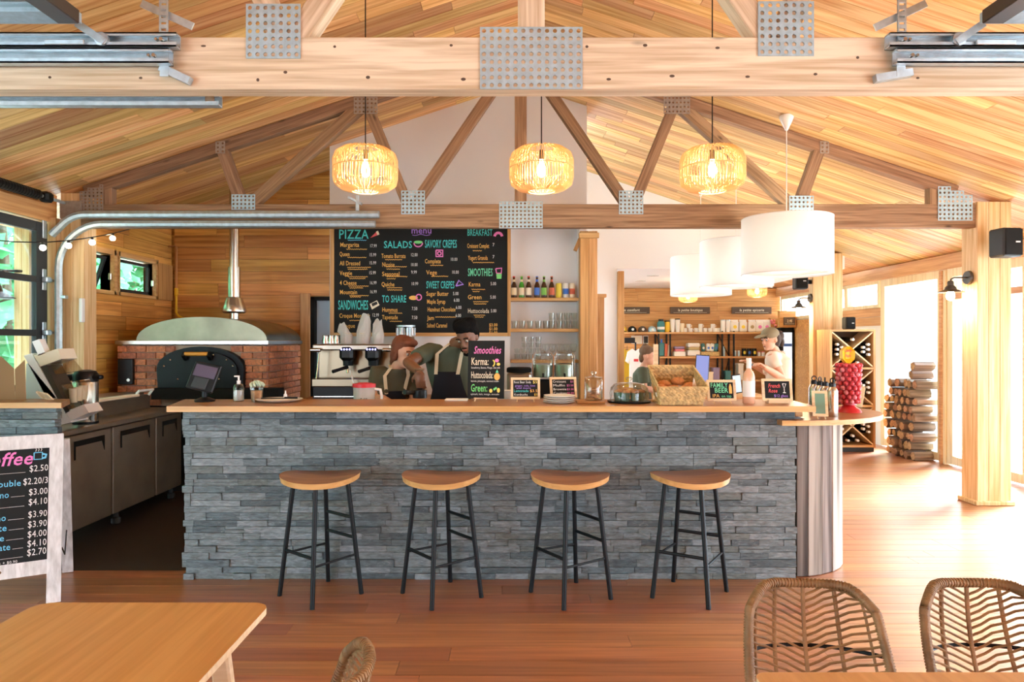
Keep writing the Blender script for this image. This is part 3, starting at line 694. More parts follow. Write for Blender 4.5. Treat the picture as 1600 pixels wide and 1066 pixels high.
bc = thing('bar_counter', 'long bar front of stacked grey slate behind the four stools', 'counter', (-.14, 4.45, 0))
MB().bx((-2.06, 4.335, 0), (1.79, 4.58, 1.07)).build('core', 'slate_back', bc)
ledger(bc, -2.065, 1.79, 4.30, 0, 1.071, 3)
MB().cbox((1.82, 4.36, 1.045), (.05, .06, .05), .004).build('support_block', 'oak_trim_x', bc)
ct = thing('countertop', 'long smooth brown wooden countertop with a pale front edge', 'countertop', (-.14, 4.37, 1.071))
MB().prism([(-2.085, 4.125), (1.834, 4.125), (1.87, 4.62), (-2.21, 4.62)], 1.071, 1.106, 'Z').build('top', 'top_wood', ct)
MB().bx((-2.085, 4.119, 1.0712), (1.834, 4.1245, 1.1058)).build('front_edge', 'seat_edge', ct)
sc = thing('side_counter', 'curved counter end clad in upright weathered grey barn boards', 'counter', (1.79, 4.83, 0))
MB().prism([(1.81+.45*math.cos(math.radians(a)), 4.83+.455*math.sin(math.radians(a))) for a in range(-90, 91, 10)], 0, .975, 'Z').build('core', 'slate_back', sc)
a = -88; i = 0
while a < 62:
    wd = (9, 13, 12, 14, 10, 13, 12, 14)[i % 8]; am = math.radians(a+wd/2); r = .478+R.choice((0, .004, -.003))
    MB().cbox((1.79+r*math.cos(am), 4.83+r*math.sin(am), .49), (.024, math.radians(wd)*r-.003, .975), .003, Euler((0, 0, am)).to_matrix()).build('board', 'barn_wood', sc); a += wd; i += 1
so = thing('side_countertop', 'small rounded wooden top on the curved barn board end, lower than the bar', 'countertop', (1.8, 4.85, .978))
pg = [(1.76+.80*math.cos(math.radians(t)), 4.86+.66*math.sin(math.radians(t))) for t in range(-97, 75, 6)]+[(1.88, 5.5), (1.88, 4.64), (1.84, 4.283), (1.66, 4.278)]
MB().prism(pg, .978, 1.010, 'Z').build('top', 'top_wood', so)
ed = MB()
for p, q in zip(pg[:-5], pg[1:-4]): ed.bar((p[0]*1.0006, p[1]-.002, .994), (q[0]*1.0006, q[1]-.002, .994), .006, .0305)
ed.build('front_edge', 'seat_edge', so)
sw = thing('service_worktop', 'steel service worktop hidden behind the bar', 'worktop', (-.1, 4.82, 0))
MB().bx((-1.98, 4.65, .90), (1.6, 5.0, .94)).build('top', 'stainless_dull', sw); MB().bx((-1.95, 4.67, .0), (1.58, 4.96, .90)).build('body', 'dark_grey', sw)
# bar on the far left
lb = thing('bar_counter', 'short bar of grey slate at the left behind the coffee sign', 'counter', (-3.5, 4.6, 0))
MB().bx((-4.1, 4.49, 0), (-3.1, 4.58, 1.07)).build('core', 'slate_back', lb); ledger(lb, -4.08, -2.97, 4.455, 0, 1.071, 5, 150)
lt = thing('countertop', 'short wooden countertop on the left slate bar beside the cup dispenser', 'countertop', (-3.5, 4.6, 1.071))
MB().prism([(-4.1, 4.36), (-2.875, 4.36), (-3.01, 4.65), (-4.1, 4.65)], 1.071, 1.106, 'Z').build('top', 'top_wood', lt)
MB().bx((-4.1, 4.354, 1.0712), (-2.875, 4.3595, 1.1058)).build('front_edge', 'seat_edge', lt)

# ------------------------------------------------------------ bar stools
def dish(a, b, zf, n=28, rings=6):
    vs = [Vector((0, 0, zf(0, 0)))]; fs = []
    for i in range(1, rings+1):
        for k in range(n):
            t = 2*math.pi*k/n; c, s = math.cos(t), math.sin(t); e = .82
            x = a*i/rings*math.copysign(abs(c)**e, c); y = b*i/rings*math.copysign(abs(s)**e, s); vs.append(Vector((x, y, zf(x/a, y/b))))
    for k in range(n): fs.append((0, 1+k, 1+(k+1) % n))
    for i in range(rings-1):
        for k in range(n):
            l = (k+1) % n; fs.append((1+i*n+k, 1+(i+1)*n+k, 1+(i+1)*n+l, 1+i*n+l))
    return vs, fs, n, rings
def stool():
    t = thing('bar_stool', '', 'stool', (0, 0, 0), group='bar stools along the slate bar')
    zt = lambda u, v: .700+.022*u*u-.010*v*v*(1 if v < 0 else .2)+.004*(1-u*u)*0
    vs, fs, n, m = dish(.232, .185, zt); s = MB().add(vs, fs); s.build('seat', 'seat_wood', t, 50)
    o = 1+(m-1)*n; rim = vs[o:o+n]; lo = [Vector((v.x*.97, v.y*.97, v.z-.032)) for v in rim]; cen = Vector((0, 0, .668))
    r = MB().add(rim+lo+[cen], [(k, (k+1) % n, n+(k+1) % n, n+k) for k in range(n)]+[(n+(k+1) % n, n+k, 2*n) for k in range(n)])
    r.build('seat_rim', 'seat_edge', t, 40)
    top, ft = [], []
    for k in range(4):
        an = math.radians(-90+90*k); c, s_ = math.cos(an), math.sin(an)
        a, b = Vector((.155*c, .135*s_, .682)), Vector((.238*c, .225*s_, 0)); top.append(a); ft.append(b)
        MB().tube([a, b], .0135, 10).build('leg', 'black_metal', t, 40)
    MB().cbox((0, 0, .672), (.30, .03, .006), .001).cbox((0, 0, .672), (.03, .26, .006), .001).build('seat_bracket', 'black_metal', t)
    L = lambda k, z: ft[k].lerp(top[k], z/.682)
    for k, l, z, r in ((0, 3, .27, .010), (3, 2, .25, .007), (0, 1, .225, .007), (1, 2, .455, .010), (1, 2, .335, .010)):
        MB().tube([L(k, z), L(l, z+.012*(k == 0 and l == 1))], r, 8).build('stretcher', 'black_metal', t, 40)
    return t
s0 = stool()
for i, (px, yy, rot, lb_) in enumerate(((501, 4.035, 4, 'black legged stool with a brown wooden seat, nearest the steel fridge doors'), (690, 4.025, -8, 'black legged wooden bar stool, second from the steel fridge doors'),
                                       (891, 4.02, -14, 'black legged wooden bar stool, second from the barn board counter end'), (1078, 4.035, 12, 'black legged stool with a brown wooden seat, nearest the barn board counter end'))):
    l = (PX(px, yy), yy, 0)
    if i == 0: s0.location = l; s0.rotation_euler = (0, 0, math.radians(rot)); s0['label'] = lb_
    else: dup(s0, l, math.radians(rot), lb_)

# ------------------------------------------------------------ kitchen: prep fridge, oven, flue
pf = thing('prep_fridge', 'low stainless steel fridge with three doors facing the kitchen walkway', 'fridge', (-3.55, 5.6, 0))
MB().bx((-3.91, 4.78, .13), (-3.18, 6.52, .828)).build('body', 'stainless_dull', pf)
for i, (y0, y1) in enumerate(((4.81, 5.375), (5.395, 6.03), (6.05, 6.51))):
    d = MB().cbox((-3.168, (y0+y1)/2, .475), (.032, y1-y0, .69), .006).build('door', 'stainless_dull', pf)
    b = MB().prism([(y0+.10, .775), (y1-.10, .775), (y1-.10, .66), (y1-.13, .735), (y0+.115, .735), (y0+.115, .64), (y0+.10, .64)], -3.150, -3.146, 'X')
    b.build('handle', 'black_matte', d)
for y in (4.85, 5.6, 6.5):
    MB().lathe([(.02, .0), (.035, .01), (.035, .05), (.02, .06), (.018, .13)], (-3.25, y, 0), 10).build('caster', 'dark_grey', pf)
wt = thing('kitchen_worktop', 'long stainless steel kitchen worktop with a raised pan rail', 'worktop', (-3.55, 5.6, .83))
MB().cbox((-3.52, 5.60, .849), (.78, 1.84, .040), .006).build('top', 'stainless_dull', wt); MB().bx((-3.90, 5.15, .868), (-3.42, 6.45, 1.0)).build('pan_rail', 'stainless_dull', wt)
MB().cbox((-3.62, 5.8, 1.008), (.32, 1.25, .016), .004).build('lid', 'stainless_dull', wt); MB().tube([(-3.40, 6.15, 1.0), (-3.36, 6.15, 1.05), (-3.34, 6.35, 1.05), (-3.38, 6.35, 1.0)], .012, 8).build('lid_handle', 'white_gloss', wt)
cb = tag(MB().cbox((-3.395, 5.82, 1.0+.0115), (.085, .66, .022), .004).build('cutting_board', 'cream'), 'pale long cutting board along the steel pan rail', 'cutting board')
ov = thing('pizza_oven', 'brick pizza oven with arched steel hood and black arched door', 'oven', (-3.14, 7.2, 0))
OX0, OX1, OY0, OY1 = -3.875, -2.405, 6.7, 7.77
MB().bx((OX0+.03, OY0+.03, .86), (OX1-.03, OY1, 1.46)).build('mortar_core', 'mortar', ov)
MB().bx((OX0+.1, OY0+.12, 0), (OX1-.1, OY1-.1, .86)).build('stand', 'black_matte', ov)
def archx(z):
    """half width of the mouth at height z"""
    if z < 1.23: return .418
    return .418*math.sqrt(max(0, 1-((z-1.23)/.212)**2))**.9
mc = (PX(247, 6.66)+PX(380, 6.66))/2; z = .865; k = 0; ub = [unit('brick', v, .02, .035) for v in range(4)]
while z < 1.455:
    zt = min(z+.0655, 1.462); hw = archx(z+.006) if z < 1.437 else 0; off = 0 if k % 2 else .095
    for r0, r1 in (((OX0, mc-hw), (mc+hw, OX1)) if hw > 0.02 else ((OX0, OX1),)):
        x = r0-off if r0 == OX0 else OX0-off+.19*math.floor((r0-OX0+off)/.19)
        while x < r1-.015:
            a, b = max(x, r0), min(x+.19, r1)
            if b-a > .03: piece('brick', ub[R.randrange(4)], ((a+b)/2, OY0+.026, (z+zt)/2), (b-a-.009, .06, zt-z-.009), ov)
            x += .19
    y = OY0-off
    while y < OY1:
        a, b = max(y, OY0+.06), min(y+.19, OY1)
        if b-a > .03: piece('brick', ub[R.randrange(4)], (OX1-.026, (a+b)/2, (z+zt)/2), (.06, b-a-.009, zt-z-.009), ov)
        y += .19
    z = zt; k += 1
MB().cbox(((OX0+OX1)/2, (OY0+OY1)/2, 1.485), (OX1-OX0+.03, OY1-OY0+.04, .045), .006).build('steel_ledge', 'stainless', ov)
hx0, hx1 = PX(213, OY0), OX1; hc, hr = (hx0+hx1)/2, (hx1-hx0)/2
mat('hood_steel', (.22, .20, .14), .36, 1.0, var=.3, vs=3)  # mottled yellowish colour paints in the reflections on the hood
MB().prism([(hc+hr*math.cos(math.pi*t/24), 1.505+.232*math.sin(math.pi*t/24)**.92) for t in range(25)], OY0+.0, OY1).build('hood', 'hood_steel', ov, 25)
MB().prism([(mc+.41, .98), (mc+.425, 1.23)]+[(mc+.425*math.cos(math.pi*t/16), 1.23+.215*math.sin(math.pi*t/16)) for t in range(1, 16)]+[(mc-.425, 1.23), (mc-.41, .98)], OY0-.05, OY0+.05).build('door_surround', 'black_metal', ov, 30)
dr = MB().prism([(mc+.37, 1.09), (mc+.37, 1.22)]+[(mc+.37*math.cos(math.pi*t/16), 1.22+.185*math.sin(math.pi*t/16)) for t in range(1, 16)]+[(mc-.37, 1.22), (mc-.37, 1.09)], OY0-.085, OY0-.05).build('door', 'black_metal', ov, 30)
MB().tube([(mc-.11, OY0-.13, 1.375), (mc+.11, OY0-.13, 1.375)], .02, 10).build('handle', 'gold_wood', dr, 40)
MB().bar((mc-.12, OY0-.085, 1.33), (mc-.12, OY0-.14, 1.375), .03, .05).bar((mc+.12, OY0-.085, 1.33), (mc+.12, OY0-.14, 1.375), .03, .05).build('handle_bracket', 'black_metal', dr)
for q in (-75, -52, -25, 25, 52, 75):
    s_, c_ = math.sin(math.radians(q)), math.cos(math.radians(q)); MB().ball((mc+.345*s_, OY0-.087, 1.215+.165*c_), .009, 8).build('rivet', 'stainless', dr)
for s_ in (-1, 1): MB().ball((mc+s_*.2, OY0-.087, 1.13), .009, 8).build('rivet', 'stainless', dr)
MB().bx((mc-.42, OY0-.16, .94), (mc+.80, OY0-.0, 1.045)).build('landing', 'black_matte', ov)
MB().cbox((PX(199, OY0), OY0-.02, 1.20), (.145, .05, .25), .006).build('control_box', 'black_plastic', ov); MB().lathe([(.016, 0), (.016, .02)], (PX(206, OY0), OY0-.045, 1.12), 12, Euler((math.pi/2, 0, 0)).to_matrix()).build('control_knob', 'stainless', ov)
fl = thing('flue_pipe', 'shiny steel flue pipe with a conical collar rising from the oven', 'pipe', (PX(366, 7.4), 7.4, 1.72)); fx = PX(366, 7.4)
MB().lathe([(.05, 1.72), (.05, 3.15)], (fx, 7.4, 0), 18).build('pipe', 'stainless', fl, 40)
MB().lathe([(.064, 1.90), (.064, 2.30)], (fx, 7.4, 0), 18).build('sleeve', 'stainless', fl, 40)
MB().lathe([(.10, 1.80), (.125, 1.815), (.128, 1.83), (.105, 1.90), (.085, 1.965), (.064, 1.975)], (fx, 7.4, 0), 18).build('collar', 'stainless', fl, 30)
gp = thing('gas_pipe', 'copper gas pipe with a yellow hose in the kitchen wall corner', 'pipe', (-3.9, 7.9, 2.2))
MB().tube([(-3.99, 7.93, 2.60), (-3.90, 7.93, 2.60), (-3.90, 7.93, 2.05)], .014, 8).build('copper_pipe', 'copper', gp, 40)
MB().tube([(-3.90, 7.93, 2.05), (-3.90, 7.93, 1.83), (-3.87, 7.92, 1.79), (-3.72, 7.85, 1.73), (-3.66, 7.78, 1.68)], .013, 8).build('hose', 'yellow', gp, 40); MB().cbox((-3.90, 7.93, 2.07), (.035, .035, .09), .006).build('valve', 'yellow', gp)
# string lights
sl = thing('string_light', 'string of small glowing bulbs looped from the glass door to the kitchen wall', 'string lights', (-4.0, 6.0, 2.4))
pts = [P(-20, 374, 5.6), P(22, 378, 5.75), P(67, 379, 5.85), P(107, 376, 5.95), P(144, 371, 6.08), P(176, 365, 6.55), P(203, 358, 7.1), P(215, 352, 7.6)]
MB().tube(pts, .005, 6).build('wire', 'black_plastic', sl)
for p in pts[2:6]:
    MB().lathe([(.012, -.03), (.012, 0)], p, 8).build('socket', 'black_plastic', sl); MB().ball(p-Vector((0, 0, .045)), .026, 10).build('bulb', 'bulb_small', sl, 60)
MB().cbox(P(203, 362, 7.2), (.06, .04, .05), .008).build('end_fixture', 'black_plastic', sl)
tag(MB().cbox((-3.93+.012, 6.22, 1.78), (.03, .05, .22), .006).build('wall_switch_panel', 'white_gloss'), 'slim white switch panel on the edge of the timber post by the kitchen', 'switch panel')
# back counter and espresso machine
bk = thing('back_counter', 'low cabinet under the menu board carrying the espresso machine', 'counter', (-.6, 6.95, 0))
MB().bx((-2.05, 6.72, 0), (.60, 7.29, .89)).build('body', 'oak_trim_x', bk); MB().cbox((-.72, 6.98, .91), (2.7, .62, .04), .005).build('top', 'top_wood', bk)
mat('machine_steel', (.24, .19, .13), .3, 1.0); em = thing('espresso_machine', 'steel espresso machine with two black group heads and blue lights', 'coffee machine', (-1.57, 6.9, .93))
ex0, ex1, ed_ = PX(489, 6.75), PX(611, 6.75), 6.75
zz = lambda y: PZ(y, 6.72)
MB().bx((ex0+.02, 6.90, .98), (ex1-.02, 7.2, zz(540))).build('body', 'machine_steel', em)
MB().cbox(((ex0+ex1)/2, 6.90, zz(543)), (ex1-ex0, .36, .06), .012).build('top_deck', 'stainless_dull', em)
MB().cbox(((ex0+ex1)/2, 6.86, zz(598)), (ex1-ex0, .34, .085), .01).build('drip_tray', 'machine_steel', em)
MB().bx((ex0, 6.76, .931), (ex1, 7.15, zz(604))).build('plinth', 'black_plastic', em); MB().bx((ex0+.01, 6.752, .945), (ex1-.01, 6.758, .955)).build('trim_strip', 'stainless', em)
for px in (541, 581):
    gx = PX(px, 6.72)
    g_ = MB().cbox((gx, 6.77, zz(553)), (.135, .16, .135), .03).build('group_head', 'black_plastic', em)
    MB().lathe([(.05, zz(572)), (.055, zz(562))], (gx, 6.80, 0), 14).build('brew_collar', 'black_metal', g_)
    for k in range(4): MB().ball((gx-.04+.027*k, 6.688, zz(546)), .008, 6).build('button_light', MT.get('led') or mat('led', (.3, .3, 1), .3, emit=5., ec=(.35, .35, 1)), g_)
    pfh = MB().tube([(gx, 6.76, zz(574)), (gx-.05, 6.68, zz(577)), (gx-.10, 6.60, zz(580))], [.02, .016, .018], 8).build('portafilter', 'black_plastic', em, 40)
    MB().tube([(gx, 6.76, zz(576)), (gx+.005, 6.75, zz(583))], .012, 8).build('spout', 'stainless', pfh, 40)
for px, s_ in ((493, -1), (606, 1)):
    q = PX(px, 6.7); MB().tube([(q-.05, 6.70, zz(547)), (q+.05, 6.70, zz(547))], .02, 10).build('steam_knob', 'stainless', em, 40)
    MB().tube([(q+.03, 6.72, zz(552)), (q+.02, 6.70, zz(575)), (q+.01, 6.69, zz(592))], .007, 8).build('steam_wand', 'stainless', em, 40)
q = PX(546, 6.6); MB().tube([(q, 6.62, zz(578)), (q+.03, 6.60, zz(592)), (q+.05, 6.58, zz(606))], .008, 8).build('steam_wand', 'white_gloss', em, 40)
ztop = zz(538)-.003+.008
pit = thing('milk_pitcher', 'small shiny milk pitcher at the outer end of the espresso machine', 'pitcher', (0, 0, 0), group='milk pitchers on the espresso machine')
MB().lathe([(.036, 0), (.038, .03), (.028, .065), (.032, .085)], n=12).build('body', 'stainless', pit, 40); MB().tube([(.03, 0, .075), (.06, 0, .07), (.06, 0, .03), (.036, 0, .02)], .005, 6).build('handle', 'stainless', pit)
for k, px in enumerate((509, 518, 527)):
    l = (PX(px, 6.9), 6.9, ztop)
    if k == 0: pit.location = l
    else: dup(pit, l, .8*k, 'shiny milk pitcher, '+('', 'middle of the three on the espresso machine', 'nearest the paper cup bags')[k])
for k, (px, hgt, tw, lab) in enumerate(((541, .20, -.35, 'clear bag of paper cups slumping to one side on the espresso machine'), (568, .29, .12, 'tall pointed clear bag of paper cups on the espresso machine'), (590, .24, .05, 'clear bag of paper cups nearest the grinder on the espresso machine'))):
    x = PX(px, 6.88); t = thing('cup_bag', lab, 'bag', (x, 6.88, ztop), group='bags of paper cups on the espresso machine'); r = .055+.012*(k == 1)
    MB().lathe([(r*.75, 0), (r*.95, .10), (r, .105)], (x, 6.88, ztop), 14).build('paper_cups', 'cream', t, 40); MB().lathe([(r*.80, .02), (r*.86, .05)], (x, 6.88, ztop), 14, cap=False).build('printed_band', 'pink', t)
    for u_ in range(0): pass
    rr_ = random.Random(k); prof = []
    b = MB(); n = 12; rings = []
    for j, (q_, hh) in enumerate(((1.02, 0), (1.08, .09), (1.05, .12), (.9, hgt*.75), (.55, hgt))):
        rings.append([Vector((x+tw*hh*.6*(hh > .1)+r*q_*math.cos(2*math.pi*i/n)*rr_.uniform(.82, 1.15), 6.88+r*q_*math.sin(2*math.pi*i/n)*rr_.uniform(.8, 1.1), ztop+hh+rr_.uniform(-.02, .02)*(j > 2))) for i in range(n)])
    b.loft(rings); b.build('plastic_sleeve', 'clear_bag' if True else '', t)
gr = thing('coffee_grinder', 'coffee grinder with a clear ribbed hopper behind the red haired woman', 'grinder', (PX(634, 6.95), 6.95, .93)); gx = PX(634, 6.95)
MB().cbox((gx, 6.95, 1.16), (.17, .22, .46), .02).build('body', 'black_plastic', gr); MB().lathe([(.055, 1.39), (.085, 1.46), (.088, 1.545)], (gx, 6.95, 0), 14).build('hopper_base', 'rattan_dark', gr, 40)
MB().lathe([(.088, 1.545), (.094, 1.62), (.094, 1.645)], (gx, 6.95, 0), 18, cap=False).build('hopper', 'glass_item', gr, 40); MB().lathe([(.098, 1.645), (.098, 1.66)], (gx, 6.95, 0), 18).build('hopper_lid', 'galv', gr)
for k in range(10):
    an = 2*math.pi*k/10; MB().cbox((gx+.09*math.cos(an), 6.95+.09*math.sin(an), 1.595), (.018, .018, .08), .003, Euler((0, 0, an)).to_matrix()).build('rib', 'white_gloss' if k % 2 else 'galv', gr)
# ------------------------------------------------------------ menu board on the white wall
D_M = 7.262
mn = thing('menu_chalkboard', 'large framed menu chalkboard with teal headings behind the bar', 'chalkboard', (PX(656, D_M), 7.28, 2.1))
bx0, bx1, bz0, bz1 = PX(522, D_M), PX(793, D_M), PZ(520, D_M), 2.74
MB().bx((bx0, 7.268, bz0), (bx1, 7.299, bz1)).build('slate_panel', 'slate_board', mn)
for a, b in (((PX(516, D_M), bz0-.038), (bx0, bz1+.03)), ((bx1, bz0-.038), (PX(798, D_M), bz1+.03))): MB().bx((a[0], 7.255, a[1]), (b[0], 7.299, b[1])).build('frame_bar', 'oak_trim_z', mn)
for z0, z1 in ((bz0-.038, bz0), (bz1, bz1+.03)): MB().bx((bx0, 7.255, z0), (bx1, 7.299, z1)).build('frame_bar', 'oak_trim_x', mn)
B = Board((PX(520, 7.268), 7.268, PZ(530, 7.268)), (1, 0, 0), (0, 0, 1)); K = 7.268/F
def mx(u): return u/5.714*K
def my(v): return (180-v/5.714)*K
def mt(t, u, v, h, col, w, **k): B.text(t, mx(u), my(v), h/5.714*K, col, w=w/5.714*K, **k)
def scrib(u0, u1, v, col='ink_orange', r=2.6, dv=0):
    n = max(3, int((u1-u0)/9)); B.line([(mx(u0+(u1-u0)*i/n), my(v+dv*i/n+(4 if i % 2 else -4)*R.uniform(.4, 1))) for i in range(n+1)], r/5.714*K, col)
for t, u, v, h, w, c in (('PIZZA', 52, 132, 84, 268, 'ink_teal'), ('SANDWICHES', 48, 765, 86, 268, 'ink_teal'), ('SALADS', 455, 215, 64, 252, 'ink_teal'), ('TO SHARE', 440, 700, 64, 215, 'ink_teal'), ('SAVORY CREPES', 822, 212, 72, 285, 'ink_teal'),
                         ('SWEET CREPES', 835, 575, 66, 250, 'ink_teal'), ('BREAKFAST', 1200, 105, 60, 225, 'ink_teal'), ('SMOOTHIES', 1205, 465, 70, 222, 'ink_mint')):
    mt(t, u, v, h, c, w, bold=.012)
mt('menu', 700, 85, 58, 'ink_violet', 180, bold=.02); B.line([(mx(710+16*i), my(98+5*math.sin(i))) for i in range(11)], 2.5/5.714*K, 'ink_violet')
for t, u, v, w, pr, pu, pv in (('Margarita', 65, 205, 170, '17.99', 330, 210), ('Queen', 60, 288, 90, '15.99', 325, 290), ('All Dressed', 62, 370, 182, '15.99', 325, 362), ('Veggie', 62, 458, 110, '15.99', 322, 450), ('4 Cheese', 62, 545, 150, '16.99', 328, 540), ('Mountain', 62, 628, 155, '16.99', 330, 620),
                               ('Croque Monsieur', 58, 838, 275, '12.99', 350, 828), ('Tomato Burrata', 435, 305, 215, '12.00', 695, 290), ('Nicoise', 440, 382, 112, '10.00', 695, 378), ('Seasonal', 440, 466, 155, '9.99', 700, 445), ('Quiche', 435, 558, 115, '10.99', 700, 548),
                               ('Hummus', 440, 785, 138, '7.50', 705, 770), ('Tapenade', 440, 852, 140, '7.50', 705, 850), ('Complete', 822, 352, 142, '10.00', 1050, 330), ('Vege', 835, 452, 95, '10.00', 1062, 445), ('Sugar Butter', 835, 642, 198, '5.00', 1072, 636), ('Maple Syrup', 840, 712, 165, '6.00', 1080, 695),
                               ('Hazelnut Chocolate', 845, 782, 250, '6.00', 1098, 760), ('Jam', 845, 858, 58, '6.00', 1095, 832), ('Salted Caramel', 840, 925, 180, '6.00', 1090, 905), ('Croissant Complet', 1200, 215, 195, '7', 1425, 200), ('Yogurt Granola', 1208, 322, 175, '7', 1425, 308), ('Karma', 1212, 558, 105, '5.00', 1408, 548),
                               ('Green', 1205, 672, 122, '5.00', 1405, 668), ('Huttocolada', 1205, 795, 190, '5.00', 1410, 790)):
    mt(t, u, v, 40, 'ink_orange' if u < 900 or R.random() < .9 else 'ink_cream', w, bold=.01); mt(pr, pu, pv, 30, 'ink_white', 62 if len(pr) > 4 else 50 if len(pr) > 2 else 18)
mt('Croque', 58, 928, 40, 'ink_orange', 140)
for u0, u1, v in ((135, 300, 146),): scrib(u0, u1, v, 'ink_blue')
for u0, u1, v in ((122, 305, 226), (132, 300, 300), (130, 340, 388), (135, 310, 405), (135, 312, 472), (150, 290, 488), (140, 320, 556), (150, 270, 572), (150, 320, 640), (155, 250, 652), (150, 260, 862), (468, 620, 320), (475, 660, 382), (480, 600, 404), (480, 665, 470), (482, 560, 490), (482, 620, 570), (488, 620, 590), (500, 620, 797), (508, 618, 870),
                  (870, 985, 370), (880, 1030, 468), (915, 1100, 832), (1250, 1330, 240), (1250, 1440, 345), (1240, 1360, 585), (1250, 1310, 604), (1255, 1388, 695), (1260, 1370, 714), (1260, 1360, 815), (1270, 1345, 832)): scrib(u0, u1, v)
for k in range(3): mt('$%d.00' % (3 if k == 0 else 1), 1395, 915+35*k, 28, 'ink_orange', 75, bold=.02)
B.poly([(mx(u), my(v)) for u, v in ((335, 125), (395, 65), (408, 98))], 'ink_red'); B.line([(mx(395), my(65)), (mx(408), my(98))], .012, 'ink_cream')
B.oval(mx(763), my(170), 38*K/5.714, 34*K/5.714, 'ink_pink', .006, 10, 180, 360); B.oval(mx(763), my(163), 40*K/5.714, 14*K/5.714, 'ink_green'); B.poly([(mx(u), my(v)) for u, v in ((330, 715), (395, 682), (418, 725), (350, 765))], 'ink_cream'); B.poly([(mx(u), my(v)) for u, v in ((345, 712), (392, 692), (402, 715), (355, 738))], 'ink_black', .001)
B.oval(mx(720), my(660), 40*K/5.714, 20*K/5.714, 'ink_orange'); B.oval(mx(768), my(655), 24*K/5.714, 26*K/5.714, 'ink_pink', .006); B.line([(mx(u), my(v)) for u, v in ((1100, 555), (1125, 505), (1165, 540), (1100, 555))], .007, 'ink_violet')
B.line([(mx(u), my(v)) for u, v in ((922, 235), (982, 235), (982, 292), (922, 292), (922, 235))], .007, 'ink_pink'); B.oval(mx(952), my(264), 16*K/5.714, 16*K/5.714, 'ink_pink', .006)
B.poly([(mx(u), my(v)) for u, v in ((1460, 445), (1508, 445), (1504, 490), (1464, 490))], 'ink_green'); B.line([(mx(u), my(v)) for u, v in ((1455, 400), (1508, 395), (1504, 440), (1462, 440), (1455, 400))], .006, 'ink_pink'); B.oval(mx(1478), my(118), 34*K/5.714, 38*K/5.714, 'ink_pink', .014, 10, 10, 170)
B.build(mn)

# ------------------------------------------------------------ coffee sandwich board
th = math.radians(30); ul = Vector((-math.cos(th), -math.sin(th), 0)); nf = Vector((math.sin(th), -math.cos(th), 0))
R0 = P(95, 940, 3.93); R1 = R0-nf*.25+UP*.93; upv = (R1-R0).normalized(); nn = ul.cross(upv)*-1; nn = (-ul).cross(upv)
sg = thing('sandwich_board', 'white framed folding chalkboard listing coffee prices, standing on the floor', 'sign', R0)
L = .62
def q(a, h, e=0): return R0+ul*a+upv*h+nn*e
MB().bar(q(.035, 0), q(.035, .97), .07, .022, nn).build('stile', 'chalk_white', sg) if False else MB().bar(q(.035, 0), q(.035, .97), .022, .07, ul).build('stile', 'chalk_white', sg)
MB().bar(q(L-.035, 0), q(L-.035, .97), .022, .07, ul).build('stile', 'chalk_white', sg)
MB().bar(q(.07, .93), q(L-.07, .93), .022, .08, upv).build('rail', 'chalk_white', sg) if True else 0
MB().bar(q(.07, .205), q(L-.07, .205), .022, .08, upv).build('rail', 'chalk_white', sg)
MB().bar(q(.07, .57), q(L-.07, .57), .008, .66, upv).build('slate_panel', 'slate_board', sg)
mid = q(.30, .205, .012); MB().ball(mid, .014, 10, (1.4, .4, .8), Matrix((-ul, nn, upv)).transposed()).build('rail_plug', 'rattan_dark', sg, 50)
Bk0 = P(106, 893, 4.42); bk_r = (R1-Bk0)
for k in (0, L-.05): MB().bar(Bk0+ul*k, Bk0+ul*k+bk_r*.97, .022, .06, ul).build('back_stile', 'chalk_white', sg)
MB().bar(Bk0+ul*.03+bk_r*.5, Bk0+ul*(L-.08)+bk_r*.5, .008, .6, bk_r).build('back_panel', 'chalk_white', sg)
MB().tube([q(.0, .30, -.01), q(-.01, .26, -.1), Bk0+bk_r*.32], .004, 6).build('stay_cord', 'black_plastic', sg)
B = Board(q(L-.07, .24, .004), -ul, upv, .002); W = L-.14
def ct_(t, xr, y, h, col, **k): B.text(t, xr, y, h, col, align='RIGHT', **k)
B.text('Coffee', W-.365, .56, .078, 'ink_pink', w=.285, bold=.02, shear=.25)
B.line([(W-.075, .625), (W-.075, .585), (W-.035, .585), (W-.035, .625), (W-.075, .625)], .003, 'ink_blue'); B.line([(W-.035, .615), (W-.015, .61), (W-.02, .592), (W-.035, .590)], .006, 'ink_blue')
for k in range(3): B.line([(W-.068+.013*k, .632), (W-.064+.013*k, .642), (W-.068+.013*k, .652)], .0018, 'ink_white')
rows = [('Espresso', None, '$2.50', .515), ('Single/Double', 'ink_blue', '$2.20/3', .445), ('Americano', 'ink_blue', '$3.00', .385), ('Latte', 'ink_blue', '$4.10', .33), ('Cappuccino', 'ink_blue', '$3.90', .262), ('Flat White', 'ink_blue', '$3.90', .208), ('Iced Coffee', 'ink_blue', '$4.00', .155), ('Hot Chocolate', 'ink_blue', '$4.10', .105), ('Tea', 'ink_blue', '$2.70', .058)]
for nme, c, pr, y in rows:
    y = .512-(.515-y)*1.045
    w_ = min(.29, .021*len(nme)); xr_ = {'Single/Double': W-.135, 'Espresso': W-.27, 'Americano': W-.19, 'Latte': W-.31, 'Cappuccino': W-.20, 'Flat White': W-.195, 'Iced Coffee': W-.205, 'Hot Chocolate': W-.175, 'Tea': W-.31}[nme]; B.text(nme, xr_, y, .036, c or 'ink_white', w=w_, bold=.01, align='RIGHT')
    B.line([(xr_+.01, y+.002), (W-.115, y+.002)], .0008, 'ink_white') if xr_ < W-.14 else 0
    B.text(pr, W-.005, y+.003, .038, 'ink_white', w=.12 if '/' in pr else .092, align='RIGHT')
